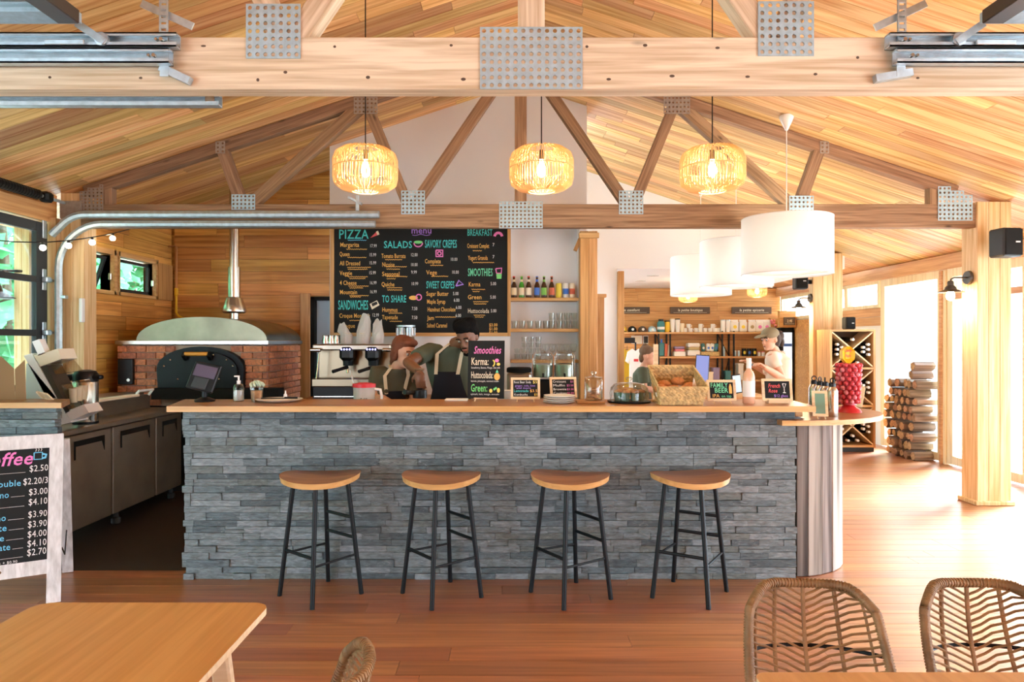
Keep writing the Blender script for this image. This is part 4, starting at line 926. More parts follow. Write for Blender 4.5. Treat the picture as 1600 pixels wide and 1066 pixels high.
B.text('Almond or Oat Milk + $0.90', W-.40, .008, .015, 'ink_white', w=.26)
B.build(sg)

# ------------------------------------------------------------ things on the bar
TZ = 1.106
def dep(py, z=TZ): return (HC-z)*F/(py-533)
def easel(label, px, pyb, w, h, lean, yaw=0, frame='pale_wood', group='small chalkboard signs on the bar', block=False, z=TZ):
    d = dep(pyb, z); x = PX(px, d); t = thing('easel_sign', label, 'sign', (x, d, z), math.radians(yaw), group)
    M = Euler((-lean, 0, math.radians(yaw))).to_matrix(); o = Vector((x, d, z+.025)); f = .016
    ux, uy = M @ Vector((1, 0, 0)), M @ UP
    def at(a, b, e=0): return o+M @ Vector((a, -e, b))
    for a0, b0, a1, b1 in ((-w/2, 0, w/2, 0), (-w/2, h, w/2, h)): MB().bar(at(a0-f/2, b0), at(a1+f/2, b1), .012, f, uy).build('frame_bar', frame, t)
    for a in (-w/2, w/2): MB().bar(at(a, f/2), at(a, h-f/2), .012, f, ux).build('frame_bar', frame, t)
    MB().box(at(0, h/2), (w, .006, h), M).build('slate_panel', 'slate_board', t)
    if block: MB().cbox((x, d+.01, z+.014), (w*.75, .06, .026), .003).build('base_block', 'pale_wood', t)
    else:
        for a in (-w*.28, w*.28): MB().tube([at(a, .01, -.012), o+Vector((a*1.15, -.02, -.024))], .0045, 6).build('easel_leg', 'pale_wood', t)
        MB().bar(at(-w*.34, -.006, .004), at(w*.34, -.006, .004), .02, .006).build('easel_ledge', 'pale_wood', t)
    MB().tube([at(0, h*.7, -.01), Vector((x, d+.08, z+.004))], .004, 6).build('back_leg', 'pale_wood', t)
    return t, Board(at(-w/2+f/2, f/2, .003), ux, uy, .0015), w-f, h-f
# smoothies board
t, B, w, h = easel('tall frameless black smoothies chalkboard on a small wooden easel', 759, 627, .225, .365, .10, -6, 'slate_board')
B.text('Smoothies', .02, h*.80, .05, 'ink_pink', w=w*.88, shear=.3, bold=.02); B.text('Karma:', .005, h*.585, .05, 'ink_pink' if False else 'ink_cream', w=w*.55, bold=.012)
B.text('Strawberry, Banana, Mango, Oat milk', .005, h*.515, .014, 'ink_white', w=w*.92); B.text('Huttocolada:', .005, h*.335, .045, 'ink_cream', w=w*.70, bold=.012)
B.text('banana, pineapple, coconut cream', .005, h*.265, .013, 'ink_white', w=w*.88); B.text('Green:', .005, h*.085, .05, 'ink_green', w=w*.52, bold=.015); B.text('spinach, kale, mango, avocado', .005, h*.02, .012, 'ink_white', w=w*.9)
B.oval(w*.84, h*.67, .014, .012, 'ink_pink'); B.oval(w*.89, h*.60, .012, .010, 'ink_yellow'); B.oval(w*.70, h*.62, .014, .02, 'ink_yellow', .004, 8, -80, 80)
B.oval(w*.85, h*.365, .02, .024, 'ink_orange'); B.poly([(w*.80, h*.44), (w*.85, h*.50), (w*.90, h*.44)], 'ink_mint'); B.oval(w*.66, h*.10, .011, .013, 'ink_yellow'); B.oval(w*.77, h*.13, .007, .008, 'ink_green'); B.oval(w*.82, h*.15, .007, .008, 'ink_green'); B.oval(w*.90, h*.11, .010, .016, 'ink_yellow')
B.build(t)
t, B, w, h = easel('cream framed chalkboard with purple writing beside the smoothies board', 821, 628, .175, .125, .22)
B.text('Root Beer Soda', .004, h*.80, .017, 'ink_white', w=w*.70); B.text('$5', w-.004, h*.80, .02, 'ink_yellow', align='RIGHT'); B.text('ginger, cola, lime', .012, h*.60, .013, 'ink_violet', w=w*.82); B.text('and more', .02, h*.46, .013, 'ink_violet', w=w*.6)
B.text('Lemonade', .004, h*.27, .018, 'ink_teal', w=w*.6); B.text('$3.5', w-.003, h*.27, .018, 'ink_orange', align='RIGHT', w=w*.3); B.text('Kombucha', .006, h*.06, .015, 'ink_white', w=w*.55); B.text('$5', w*.85, h*.06, .015, 'ink_yellow'); B.build(t)
t, B, w, h = easel('cream framed chalkboard listing pastries, leaning behind the white plates', 881, 626, .165, .125, .30, 8)
for k, (a, b) in enumerate((('Croissant', '$3'), ('Muffin', '$3.50'), ('Brownie', '$3.50'), ('Cookies', '$2.50'))): B.text(a, .005, h*(.80-.24*k), .016, 'ink_white', w=w*(.6-.06*(k == 1))); B.text(b, w-.006, h*(.80-.24*k), .014, 'ink_pink', align='RIGHT')
B.build(t)
t, B, w, h = easel('cream framed green lettered chalkboard right of the bread basket', 1128, 631, .165, .118, .22)
B.text('FAMILY', .006, h*.68, .030, 'ink_mint', w=w*.74, bold=.02); B.text('BEER', .03, h*.36, .030, 'ink_mint', w=w*.58, bold=.02); B.text('IPA', .015, h*.06, .022, 'ink_orange', w=w*.3); B.text('on tap', w*.48, h*.07, .016, 'ink_mint', w=w*.42); B.poly([(w*.82, h*.3), (w*.94, h*.3), (w*.94, h*.7), (w*.90, h*.9), (w*.86, h*.9), (w*.82, h*.7)], 'ink_orange'); B.build(t)
t, B, w, h = easel('cream framed chalkboard with red writing on a wooden block by the wine bottle', 1215, 631, .17, .125, .20, -4, block=True)
B.text('French', .022, h*.62, .026, 'ink_red', w=w*.48, shear=.2, bold=.015); B.text('Rose', .022, h*.34, .024, 'ink_red', w=w*.36, shear=.2, bold=.015); B.text('$12 glass', w*.36, h*.08, .017, 'ink_violet', w=w*.55); B.line([(w*.72, h*.85), (w*.78, h*.55), (w*.86, h*.85), (w*.72, h*.85)], .0025, 'ink_white'); B.line([(w*.78, h*.55), (w*.78, h*.36), (w*.72, h*.33), (w*.84, h*.33)], .0022, 'ink_white'); B.build(t)
# tablet till
d = 4.44; x = PX(320, d); t = thing('tablet_till', 'tilted black tablet till on a round stand by the pizza oven', 'till', (x, d, TZ))
MB().lathe([(.062, 0), (.064, .012), (.05, .018), (.018, .03)], (x, d, TZ), 20).build('base', 'black_plastic', t, 40); MB().tube([(x, d, TZ+.02), (x, d, TZ+.09)], .018, 10).build('stem', 'black_metal', t, 40)
M = Euler((-.35, .20, -.12)).to_matrix(); c = Vector((x, d-.01, TZ+.16)); MB().cbox(c, (.185, .02, .185), .006, M).build('tablet', 'black_plastic', t)
MB().box(c+M @ Vector((0, -.0105, .035)), (.150, .002, .078), M).build('screen', 'screen', t); MB().cbox(c+M @ Vector((-.005, -.012, -.045)), (.10, .012, .075), .004, M).build('card_reader', 'dark_grey', t)
# sanitizer, potted plant, plates and so on
def turned(name, lab, cat, px, pyb, prof, m, z=TZ, n=18, d=None, group=None, sm=40):
    d = d or dep(pyb, z); x = PX(px, d); t = thing(name, lab, cat, (x, d, z), group=group); MB().lathe(prof, (x, d, z), n).build('body', m, t, sm); return t, x, d
t, x, d = turned('hand_sanitizer', 'clear pump bottle of hand sanitizer on the bar by the tablet till', 'bottle', 373, 627, [(.032, 0), (.034, .01), (.034, .09), (.026, .11), (.012, .115)], 'glass_item')
MB().lathe([(.030, .004), (.031, .07)], (x, d, TZ), 14).build('gel', 'label_white' if False else 'clear_bag', t); MB().lathe([(.012, .115), (.013, .135), (.006, .137), (.006, .16)], (x, d, TZ), 12).build('pump', 'white_gloss', t, 40); MB().cbox((x-.012, d, TZ+.163), (.035, .014, .010), .003).build('nozzle', 'white_gloss', t)
t, x, d = turned('succulent_pot', 'small glass pot with a pale green succulent on the bar', 'plant', 401, 627, [(.034, 0), (.042, .09), (.043, .10)], 'glass_item'); MB().lathe([(.032, .003), (.038, .07)], (x, d, TZ), 12).build('soil', 'cookie', t)
b = MB()
for k in range(22):
    an = k*2.4; r = .006+.0016*k; b.ball((x+r*math.cos(an), d+r*math.sin(an), TZ+.105+.018*(1-k/22)), .014, 6, (1, .5, 1.3), Euler((.5, 0, an)).to_matrix())
b.build('rosette', mat('succulent', (.50, .62, .48), .6), t, 60)
dpl = dep(628); x = PX(436, dpl); t = thing('serving_plate', 'oval white plate holding a dark knife near the sanitizer bottle', 'plate', (x, dpl, TZ)); t.scale = (1, 1, 1)
MB().add(*(lambda b: (b.v, b.f))(MB().lathe([(.08, 0), (.145, .016), (.15, .02), (.14, .018), (.08, .006)], n=24))).build('body', 'white_plate', None, 40).parent = t
tag(MB().bar((x-.10, dpl-.04, TZ+.026), (x+.06, dpl-.01, TZ+.024), .028, .006).bar((x+.04, dpl-.015, TZ+.027), (x+.12, dpl+.0, TZ+.026), .02, .012).build('knife', 'black_plastic'), 'dark bladed knife lying on the oval white plate', 'knife')
t, x, d = turned('dropper_bottle', 'tiny white dropper bottle behind the oval plate', 'bottle', 446, 625, [(.012, 0), (.012, .035), (.005, .042), (.004, .062)], 'white_gloss')
# jugs behind the bar
def jug(px, lab, z=.94, d=4.84, lid='red', hh=.24):
    x = PX(px, d); t = thing('measuring_jug', lab, 'jug', (x, d, z)); MB().lathe([(.066, 0), (.078, hh-.03), (.080, hh-.03)], (x, d, z), 20).build('body', 'clear_bag' if lid else 'white_gloss', t, 40)
    MB().tube([(x+.07, d, z+hh-.045), (x+.115, d, z+hh-.05), (x+.125, d, z+hh-.10), (x+.11, d, z+.07), (x+.066, d, z+.06)], .011, 8).build('handle', 'white_gloss', t, 50)
    if lid: MB().lathe([(.081, hh-.032), (.082, hh-.008), (.03, hh)], (x, d, z), 20).build('lid', lid, t, 40); MB().lathe([(.066, .01), (.075, hh-.06)], (x, d, z), 16).build('milk', 'cream', t); B = Board((x-.01, d-.077, z+hh-.125), (1, 0, 0), (0, 0, 1), .006); B.text('540', 0, 0, .022, 'ink_black', w=.05, bold=.02); B.build(t)
    return t
jug(569, 'white measuring jug with a red lid behind the bar by the espresso machine', hh=.265); jug(790, 'white jug half hidden behind the smoothies board', lid=None)
t = tag(MB().cbox((PX(714, 4.55), 4.52, TZ+.006), (.15, .10, .010), .002).build('paper_stack', 'label_white'), 'small stack of white papers left of the smoothies board', 'paper')
# plates, jar, cake dome
dp = dep(630); xp = PX(873, dp); pr = None
for k in range(4):
    lab = ('bottom', 'second from bottom', 'third from bottom', 'top')[k]+' white plate of the stack in front of the pastry sign'
    if k == 0:
        pr = thing('side_plate', lab, 'plate', (xp, dp, TZ), group='stacked white plates on the bar'); MB().lathe([(.06, 0), (.098, .010), (.102, .014), (.096, .0135), (.06, .004)], (xp, dp, TZ), 26).build('body', 'white_plate', pr, 40)
    else: dup(pr, (xp+.002*k, dp, TZ+.0125*k), 0, lab)
dj = dep(630); xj = PX(922, dj); cbd = tag(MB().cbox((xj, dj-.01, TZ+.009), (.175, .12, .016), .004).build('serving_board', 'top_wood'), 'small dark wooden board under the cookie jar', 'board')
t = thing('cookie_jar', 'square shouldered glass jar of cookies with a knobbed lid', 'jar', (xj+.02, dj, TZ+.018)); q0 = (xj+.022, dj, TZ+.0185)
MB().lathe([(.052, 0), (.058, .01), (.058, .125), (.050, .135)], q0, 20, cap=False).build('body', 'glass_item', t, 40); MB().lathe([(.054, .136), (.058, .146), (.02, .152), (.008, .158), (.018, .17), (.016, .18), (.004, .184)], q0, 20).build('lid', 'glass_item', t, 40); MB().lathe([(.048, .004), (.051, .008)], q0, 16).build('glass_bottom', 'glass_item', t)
for k in range(7): MB().lathe([(.022, 0), (.026, .004), (.024, .010), (.01, .012)], (q0[0]+.018*math.cos(k*2.2), q0[1]+.018*math.sin(k*2.2), q0[2]+.008+.010*k), 10, Euler((.3*math.sin(k), .3*math.cos(k*2), 0)).to_matrix()).build('cookie', 'cookie', t, 50)
dd = dep(629); xd = PX(983, dd); t = thing('cake_dome', 'glass cake dome on a dark stand holding wrapped cakes', 'cake dome', (xd, dd, TZ))
MB().lathe([(.09, 0), (.138, .004), (.140, .012), (.13, .012)], (xd, dd, TZ), 28).build('tray', 'black_metal', t, 40)
MB().lathe([(.122, .013), (.124, .06), (.118, .095), (.095, .118), (.05, .128), (.012, .131)], (xd, dd, TZ), 28, cap=False).build('dome', 'glass_item', t, 50); MB().lathe([(.010, .130), (.008, .138), (.020, .146), (.022, .155), (.012, .164)], (xd, dd, TZ), 14).build('knob', 'glass_item', t, 50)
pc = None
for k, (ax, ay) in enumerate(((-.075, -.02), (-.03, -.06), (.025, -.055), (.07, -.015), (-.02, .03), (.04, .04))):
    l = (xd+ax, dd+ay, TZ+.0125)
    if k == 0:
        pc = thing('cupcake', 'small brown cake under the glass dome, outer one nearest the cookie jar', 'cake', l, group='cakes under the glass dome'); MB().lathe([(.021, 0), (.028, .055)], l, 12).build('wrapper', 'muffin_wrap', pc); MB().ball((l[0], l[1], l[2]+.056), .029, 10, (1, 1, .6)).build('top', 'cookie', pc, 60)
    else: dup(pc, l, k, 'small brown cake under the glass dome, '+('', 'front row beside the board end', 'front row toward the basket', 'outer one nearest the basket', 'back row nearer the jar', 'back row nearer the basket')[k])
# seagrass basket of muffins
bf, bb = 4.17, 4.50; t = thing('bread_basket', 'slanted woven seagrass basket with brown muffins inside', 'basket', (1.04, 4.33, TZ))
FL, FR, BL, BR = PX(1032, bf), PX(1096, bf), PX(1024, bb), PX(1088, bb); tfl, tfr, tbl, tbr = PX(1029, bf), PX(1107, bf), PX(1013, bb), PX(1083, bb); zf, zb_ = TZ+.108, PZ(572, bb)
def wall4(a, b, c, d_, nu, nv, nm, flip=1):
    """woven wall on the quad a-b (bottom) d-c (top)"""
    a, b, c, d_ = map(Vector, (a, b, c, d_)); n = (b-a).cross(d_-a).normalized()*.006; m_ = MB(); m_.add([a, b, c, d_, a+n, b+n, c+n, d_+n], [(0, 1, 2, 3), (4, 5, 6, 7), (0, 1, 5, 4), (1, 2, 6, 5), (2, 3, 7, 6), (3, 0, 4, 7)])
    for j in range(nv):
        v = (j+.5)/nv; p0, p1 = a.lerp(d_, v), b.lerp(c, v); vh = (d_-a).length/nv
        for i in range(nu):
            p = p0.lerp(p1, (i+.5+(.5 if j % 2 else 0))/(nu+.5)); X = (p1-p0).normalized(); Z = (d_-a).normalized(); Y = X.cross(Z); M = Matrix((X, Y, Z)).transposed() @ Euler((0, .55*(1 if j % 2 else -1), 0)).to_matrix()
            m_.ball(p+n*.5, 1, 6, ((p1-p0).length/nu*.72, .009, vh*.46), M)
    m_.build(nm, 'seagrass', t, 60)
wall4((FL, bf, TZ+.003), (FR, bf, TZ+.003), (tfr, bf, zf), (tfl, bf, zf), 11, 6, 'front_wall'); wall4((BL, bb, TZ+.003), (BR, bb, TZ+.003), (tbr, bb, zb_), (tbl, bb, zb_), 10, 10, 'back_wall')
wall4((FL, bf, TZ+.003), (BL, bb, TZ+.003), (tbl, bb, zb_), (tfl, bf, zf), 11, 8, 'side_wall'); wall4((FR, bf, TZ+.003), (BR, bb, TZ+.003), (tbr, bb, zb_), (tfr, bf, zf), 11, 8, 'side_wall')
MB().bx((FL, bf, TZ+.001), (FR, bb, TZ+.008)).build('basket_floor', 'seagrass', t)
MB().tube([(tfl, bf, zf), (tfr, bf, zf), (tbr, bb, zb_), (tbl, bb, zb_)], .008, 8, True).build('rim', 'seagrass', t, 60)
mf = None
for k, (ax, ay, az) in enumerate(((.93, 4.28, .085), (1.01, 4.25, .082), (1.09, 4.26, .084), (.97, 4.36, .105), (1.06, 4.37, .125), (1.13, 4.34, .095))):
    l = (ax, ay, TZ+az-.05)
    if k == 0:
        mf = thing('muffin', 'brown muffin in the seagrass basket, front at the dome end', 'muffin', l, group='muffins in the seagrass basket'); MB().lathe([(.026, .01), (.036, .05)], l, 12).build('wrapper', 'paper', mf); MB().ball((l[0], l[1], l[2]+.058), .044, 12, (1, 1, .72)).build('top', 'muffin', mf, 60)
    else: dup(mf, l, k*1.3, 'brown muffin in the seagrass basket, '+('', 'front middle', 'front, beside the napkin', 'back, at the dome end', 'highest one, back middle', 'back, behind the napkin')[k])
tag(MB().add([(1.125, 4.27, TZ+.10), (1.165, 4.29, TZ+.10), (1.14, 4.28, TZ+.165), (1.128, 4.275, TZ+.10), (1.163, 4.296, TZ+.10)], [(0, 1, 2), (3, 4, 2), (0, 3, 2), (1, 4, 2)]).bx((1.12, 4.268, TZ+.02), (1.168, 4.29, TZ+.10)).build('napkin', 'paper'), 'folded cream napkin standing among the muffins', 'napkin')
# rose bottle
dw = dep(631); xw = PX(1170, dw); t = thing('wine_bottle', 'bottle of pale pink wine with white label and white capsule', 'bottle', (xw, dw, TZ))
MB().lathe([(.034, 0), (.037, .006), (.037, .165), (.032, .19), (.016, .215), (.0145, .235)], (xw, dw, TZ), 20).build('body', 'rose_wine', t, 40); MB().lathe([(.0155, .215), (.0152, .285), (.0135, .287)], (xw, dw, TZ), 16).build('capsule', 'white_gloss', t, 40); MB().lathe([(.0376, .045), (.0376, .145)], (xw, dw, TZ), 20, cap=False).build('label', 'label_white', t, 40)
# side counter: flasks, sign, candy stand
Z2 = 1.010; fk = None
for k, (px, d_) in enumerate(((1272, 4.72), (1281, 4.60), (1289, 4.52), (1300, 4.43))):
    l = (PX(px, d_), d_, Z2); lab = ('tallest looking steel flask in front of the row, next to the candy stand', 'steel flask second from the candy stand', 'steel flask third from the candy stand', 'steel flask farthest back in the row, by the bar end')[3-k]
    if k == 0:
        fk = thing('steel_flask', lab, 'flask', l, group='steel flasks on the side counter'); MB().lathe([(.034, 0), (.036, .006), (.036, .165), (.028, .185), (.018, .195)], l, 18).build('body', 'stainless', fk, 40); MB().lathe([(.021, .193), (.021, .215), (.012, .222)], l, 14).build('lid', 'black_plastic', fk, 40); MB().tube([(l[0]+.016*math.cos(a_), l[1], l[2]+.232+.016*math.sin(a_)) for a_ in [i*math.pi/5 for i in range(10)]], .004, 6, True).build('carry_ring', 'black_plastic', fk)
    else: dup(fk, l, .6*k, lab)
t, B, w, h = easel('small tall framed green sign leaning on the side counter before the flasks', 1282, 655, .075, .145, .25, -14, 'pale_wood', None, z=Z2)
B.poly([(0, 0), (w, 0), (w, h), (0, h)], mat('sign_green', (.16, .30, .22), .6).name); 
for k in range(4): B.text(('Flask', 'steel', 'bottle', '$25')[k], w*.15, h*(.74-.2*k), .018, 'ink_white', w=w*.7)
B.build(t)
dc = 4.72; xc = PX(1326, dc); t = thing('candy_stand', 'red candy stand covered in round lollipops with a yellow sign on top', 'candy stand', (xc, dc, Z2))
MB().lathe([(.085, 0), (.075, .02), (.035, .045), (.02, .06)], (xc, dc, Z2), 20).build('base', 'red', t, 40); MB().lathe([(.05, .05), (.055, .33)], (xc, dc, Z2), 16).build('column', 'red_candy', t, 40)
MB().cbox((xc-.01, dc, Z2+.395), (.085, .012, .115), .03).build('top_sign', mat('sign_yellow', (.85, .55, .02), .5).name, t); B = Board((xc-.045, dc-.007, Z2+.36), (1, 0, 0), (0, 0, 1)); B.text('Candy', .008, .055, .022, 'ink_red', w=.055, shear=.3, bold=.02); B.text('Pops', .014, .02, .02, 'ink_red', w=.042, shear=.3, bold=.02); B.build(t)
lp = None
for r in range(9):
    for k in range(11):
        an = 2*math.pi*(k+(r % 2)*.5)/11; rr_ = .062+.012*(r/8); l = (xc+rr_*math.cos(an), dc+rr_*math.sin(an), Z2+.075+.031*r)
        if lp is None: lp = tag(MB().ball((0, 0, 0), .0165, 8).build('lollipop', 'red_candy', None, 60), None); me = lp.data; me2 = MB().ball((0, 0, 0), .0165, 8).mesh('lollipop', 'pink'); [setattr(p_, 'use_smooth', True) for p_ in me2.polygons]; lp.parent = t
        else: lp = lp.copy(); COL.objects.link(lp); lp.data = me2 if R.random() < .35 else me
        lp.location = Vector(l)-Vector((xc, dc, Z2))
tag(MB().cbox((PX(1339, 4.95), 4.95, Z2+.088), (.10, .04, .16), .01, Euler((0, .2, .2)).to_matrix()).build('card_holder', 'khaki'), 'tan card holder behind the candy stand', 'card holder')
# left bar: cup dispenser, airpot, cardboard box, stir sticks
dl = 4.88; t = thing('cup_dispenser', 'slanting white cup and lid dispenser leaning on the left slate bar', 'dispenser', P(85, 640, dl)); 
def LP(x, y, e=0): return P(x, y, dl)+Vector((0, e, 0))
def slab(q, th, nm, m):
    a = [LP(*p) for p in q]; n = len(a); MB().add(a+[p+Vector((0, th, 0)) for p in a], [tuple(range(n)), tuple(range(2*n-1, n-1, -1))]+[(i, n+i, n+(i+1) % n, (i+1) % n) for i in range(n)]).build(nm, m, t)
slab([(37, 556), (49, 552), (111, 660), (96, 664)], .20, 'side_panel', 'white_gloss'); slab([(50, 534), (61, 530), (71, 552), (60, 556)], .06, 'spine', 'white_gloss')
slab([(53, 556), (90, 545), (96, 561), (63, 573)], .18, 'top_box', 'cream'); slab([(63, 573), (72, 571), (109, 643), (102, 646)], .17, 'cup_channel', 'bronze'); slab([(78, 569), (99, 563), (114, 581), (87, 585)], .12, 'lid_bin', 'acrylic'); slab([(96, 602), (124, 594), (133, 612), (131, 632), (112, 640)], .12, 'cup_bin', 'acrylic')
slab([(102, 643), (131, 632), (139, 645), (110, 658)], .17, 'foot_box', 'white_gloss'); slab([(41, 568), (44, 568), (88, 622), (40, 624)], .008, 'back_board', mat('pale_aqua', (.62, .72, .70), .5).name)
for k in range(3): MB().lathe([(.024, 0), (.032, .10)], LP(108+5*k, 630-2*k, .05+.02*k), 12).build('paper_cup', 'cream', t, 40)
da = 5.22; xa = PX(134, da); za = .87; t = thing('airpot', 'tall stainless steel coffee airpot with a black pump lid', 'airpot', (xa, da, za))
MB().lathe([(.082, 0), (.086, .01), (.086, .31), (.078, .33)], (xa, da, za), 24).build('body', 'stainless', t, 40); MB().lathe([(.088, .32), (.09, .37), (.07, .40), (.03, .41)], (xa, da, za), 20).build('lid', 'black_plastic', t, 40); MB().lathe([(.088, 0), (.088, .018)], (xa, da, za), 20).build('foot_ring', 'black_plastic', t)
MB().tube([(xa-.05, da-.02, za+.36), (xa-.13, da-.06, za+.345)], .028, 8).build('spout', 'black_plastic', t, 40); MB().cbox((xa+.10, da-.02, za+.355), (.08, .05, .035), .01).build('lever', 'black_plastic', t); MB().tube([(xa-.12, da-.06, za+.33), (xa-.12, da-.06, za+.27)], .012, 8).build('nozzle', 'stainless', t)
db_ = 4.55; t = thing('cardboard_box', 'open brown cardboard box with zigzag flaps on the left bar', 'box', P(0, 625, db_))
MB().add([P(-30, 560, db_), P(2, 557, db_), P(22, 576, db_), P(24, 628, db_), P(-30, 628, db_), P(-30, 560, db_+.12), P(2, 557, db_+.12), P(22, 576, db_+.12), P(24, 624, db_+.12), P(-30, 624, db_+.12)], [(0, 1, 2, 3, 4), (5, 6, 7, 8, 9), (1, 2, 7, 6), (2, 3, 8, 7)]).build('front_flap', mat('card', (.27, .155, .07), .8).name, t)
MB().add([P(23, 577, db_), P(39, 562, db_), P(41, 628, db_), P(24, 628, db_), P(23, 577, db_+.1), P(39, 562, db_+.1), P(41, 624, db_+.1), P(24, 624, db_+.1)], [(0, 1, 2, 3), (4, 5, 6, 7), (0, 1, 5, 4), (1, 2, 6, 5)]).build('side_flap', 'card', t)
for k in range(6):
    a = P(57+3.2*k, 612-1.5*k+ k*2.2, 4.58); tag(MB().bar(a, a+Vector((.045, 0, -.045)), .008, .012).build('stir_stick', 'pale_wood'), ('first', 'second', 'third', 'fourth', 'fifth', 'sixth')[k]+' pale stir stick from the top of the bunch by the cup dispenser', 'stir stick', 'wooden stir sticks on the left bar')
# glassware niche
nz = [PZ(466, 7.45), PZ(514, 7.45), PZ(562, 7.45)]
for k, z in enumerate(nz):
    tag(MB().cbox((.35, 7.47, z-.017), (.735, .24, .034), .003).build('wall_shelf', 'oak_trim_x'), ('top', 'middle', 'bottom')[k]+' wooden shelf in the white niche beside the menu board', 'shelf')
dn = 7.42
def bottle(px, glass, lab, lbl, cap):
    x = PX(px, dn); t = thing('beer_bottle', lab, 'bottle', (x, dn, nz[0]), group='bottles on the top niche shelf'); MB().lathe([(.028, 0), (.030, .006), (.030, .125), (.024, .15), (.0135, .175), (.0125, .225)], (x, dn, nz[0]+.001), 16).build('body', glass, t, 40)
    MB().lathe([(.0306, .03), (.0306, .11)], (x, dn, nz[0]), 16, cap=False).build('label', lbl, t); MB().lathe([(.0145, .165), (.0135, .20)], (x, dn, nz[0]), 12, cap=False).build('neck_label', lbl, t); MB().lathe([(.014, .225), (.014, .234), (.01, .237)], (x, dn, nz[0]), 12).build('cap', cap, t)
bottle(803, 'beer_brown', 'brown bottle with a cream and red label at the menu board end', 'label_cream', 'red'); bottle(815, 'beer_green', 'bright green glass bottle on the top niche shelf', 'label_cream', 'label_green'); bottle(826, 'beer_brown', 'brown bottle with a plain cream label beside the green bottle', 'cream', 'red'); bottle(839, 'beer_brown', 'brown bottle with a blue label on the top niche shelf', 'label_blue', 'label_blue'); bottle(850, 'beer_brown', 'brown bottle with a green label on the top niche shelf', 'label_green', 'label_green'); bottle(862, 'beer_brown', 'brown bottle with a red label next to the cans', 'label_red', 'label_red')
for px, c, l in ((873, 'label_yellow', 'yellow drink can on the top niche shelf'), (884, 'label_blue', 'white and blue drink can on the top niche shelf'), (894, 'cream', 'pale peach drink can at the post end of the shelf')):
    x = PX(px, dn); t = thing('drink_can', l, 'can', (x, dn, nz[0]), group='cans on the top niche shelf'); MB().lathe([(.026, 0), (.031, .008), (.031, .145), (.026, .158)], (x, dn, nz[0]+.001), 16).build('body', 'label_white' if 'white' in l else c, t, 40); MB().lathe([(.0314, .04), (.0314, .10)], (x, dn, nz[0]), 16, cap=False).build('band', c if 'peach' not in l else 'label_red', t); MB().lathe([(.026, .158), (.024, .161)], (x, dn, nz[0]), 14).build('lid', 'galv', t)
ORD = ['first', 'second', 'third', 'fourth', 'fifth', 'sixth', 'seventh', 'eighth', 'ninth', 'tenth', 'eleventh', 'twelfth', 'thirteenth', 'fourteenth']
def glass_proto(nm, lab, grp, r, hh): t = thing(nm, lab, 'glass', (0, 0, 0), group=grp); MB().lathe([(r*.75, 0), (r*.8, .005), (r, hh), (r*.93, hh), (r*.74, .012)], n=14, cap=False).build('body', 'glass_item', t, 40); return t
gp_ = None; n = 0
for row, (pxs, z0) in enumerate((([804, 816, 828, 841, 853], 0), ([862, 874, 886, 897], 0), ([862, 874, 886, 897], .088))):
    for px in pxs:
        n += 1; l = (PX(px, dn), dn, nz[1]+.001+z0); tl = '%s clear tumbler from the menu board end, %s on the middle niche shelf' % (ORD[n-1 if n < 10 else n-10], 'bottom row' if not z0 else 'upper row')
        if gp_ is None: gp_ = glass_proto('tumbler', tl, 'tumblers on the middle niche shelf', .036, .085); gp_.location = l
        else: dup(gp_, l, 0, tl)
gp2 = None
for i in range(4):
    for j in range(4):
        l = (PX(808+11*i, dn), dn, nz[2]+.001+.062*j)
        if i == 0 and j > 1: continue
        sl_ = '%s glass up in the %s stack from the menu board, bottom niche shelf' % (ORD[j], ORD[i])
        if gp2 is None: gp2 = glass_proto('stacked_glass', sl_, 'stacked glasses on the bottom niche shelf', .034, .06); gp2.location = l
        else: dup(gp2, l, 0, sl_)
gp3 = None
for i in range(5):
    l = (PX(852+11*i, 7.52), 7.52, nz[2]+.001)
    if gp3 is None:
        gp3 = thing('stem_glass', 'first stemmed glass from the tall glass stacks, bottom niche shelf', 'glass', l, group='stemmed glasses on the bottom niche shelf'); MB().lathe([(.03, 0), (.005, .006), (.004, .07), (.03, .09), (.038, .15), (.034, .17)], l, 14, cap=False).build('body', 'glass_item', gp3, 40)
    else: dup(gp3, l, 0, '%s stemmed glass from the tall glass stacks, bottom niche shelf' % ORD[i])
# two drink dispensers and the crepe plate on the back counter
dq = 6.92; pr = None
for k, px in enumerate((848, 881)):
    l = (PX(px, dq), dq, .931)
    if pr is None:
        pr = thing('drink_dispenser', 'glass drink dispenser in a wire frame, nearer the menu board', 'dispenser', l, group='drink dispensers behind the bar'); MB().lathe([(.085, .20), (.10, .215), (.10, .40), (.085, .425)], l, 20, cap=False).build('jar', 'glass_item', pr, 40); MB().lathe([(.092, .205), (.095, .33)], l, 18).build('drink', mat('green_reflection', (.38, .52, .40), .2).name, pr, 40); MB().lathe([(.09, .42), (.09, .44), (.03, .455), (.012, .475)], l, 18).build('lid', 'glass_item', pr, 40)  # fill coloured green for the greenish reflection in the jar glass
        MB().cbox((l[0], l[1], l[2]+.09), (.16, .16, .18), .01).build('stand', 'black_metal', pr)
        for sx in (-1, 1): MB().tube([(l[0]+sx*.103, l[1]-.03, l[2]), (l[0]+sx*.103, l[1]-.03, l[2]+.42), (l[0]+sx*.08, l[1]-.03, l[2]+.45)], .006, 6).build('frame_wire', 'stainless', pr)
        MB().tube([(l[0], l[1]-.09, l[2]+.24), (l[0], l[1]-.13, l[2]+.24), (l[0], l[1]-.13, l[2]+.21)], .01, 8).build('tap', 'black_plastic', pr, 40)
    else: dup(pr, l, 0, 'glass drink dispenser in a wire frame, nearer the brown post')
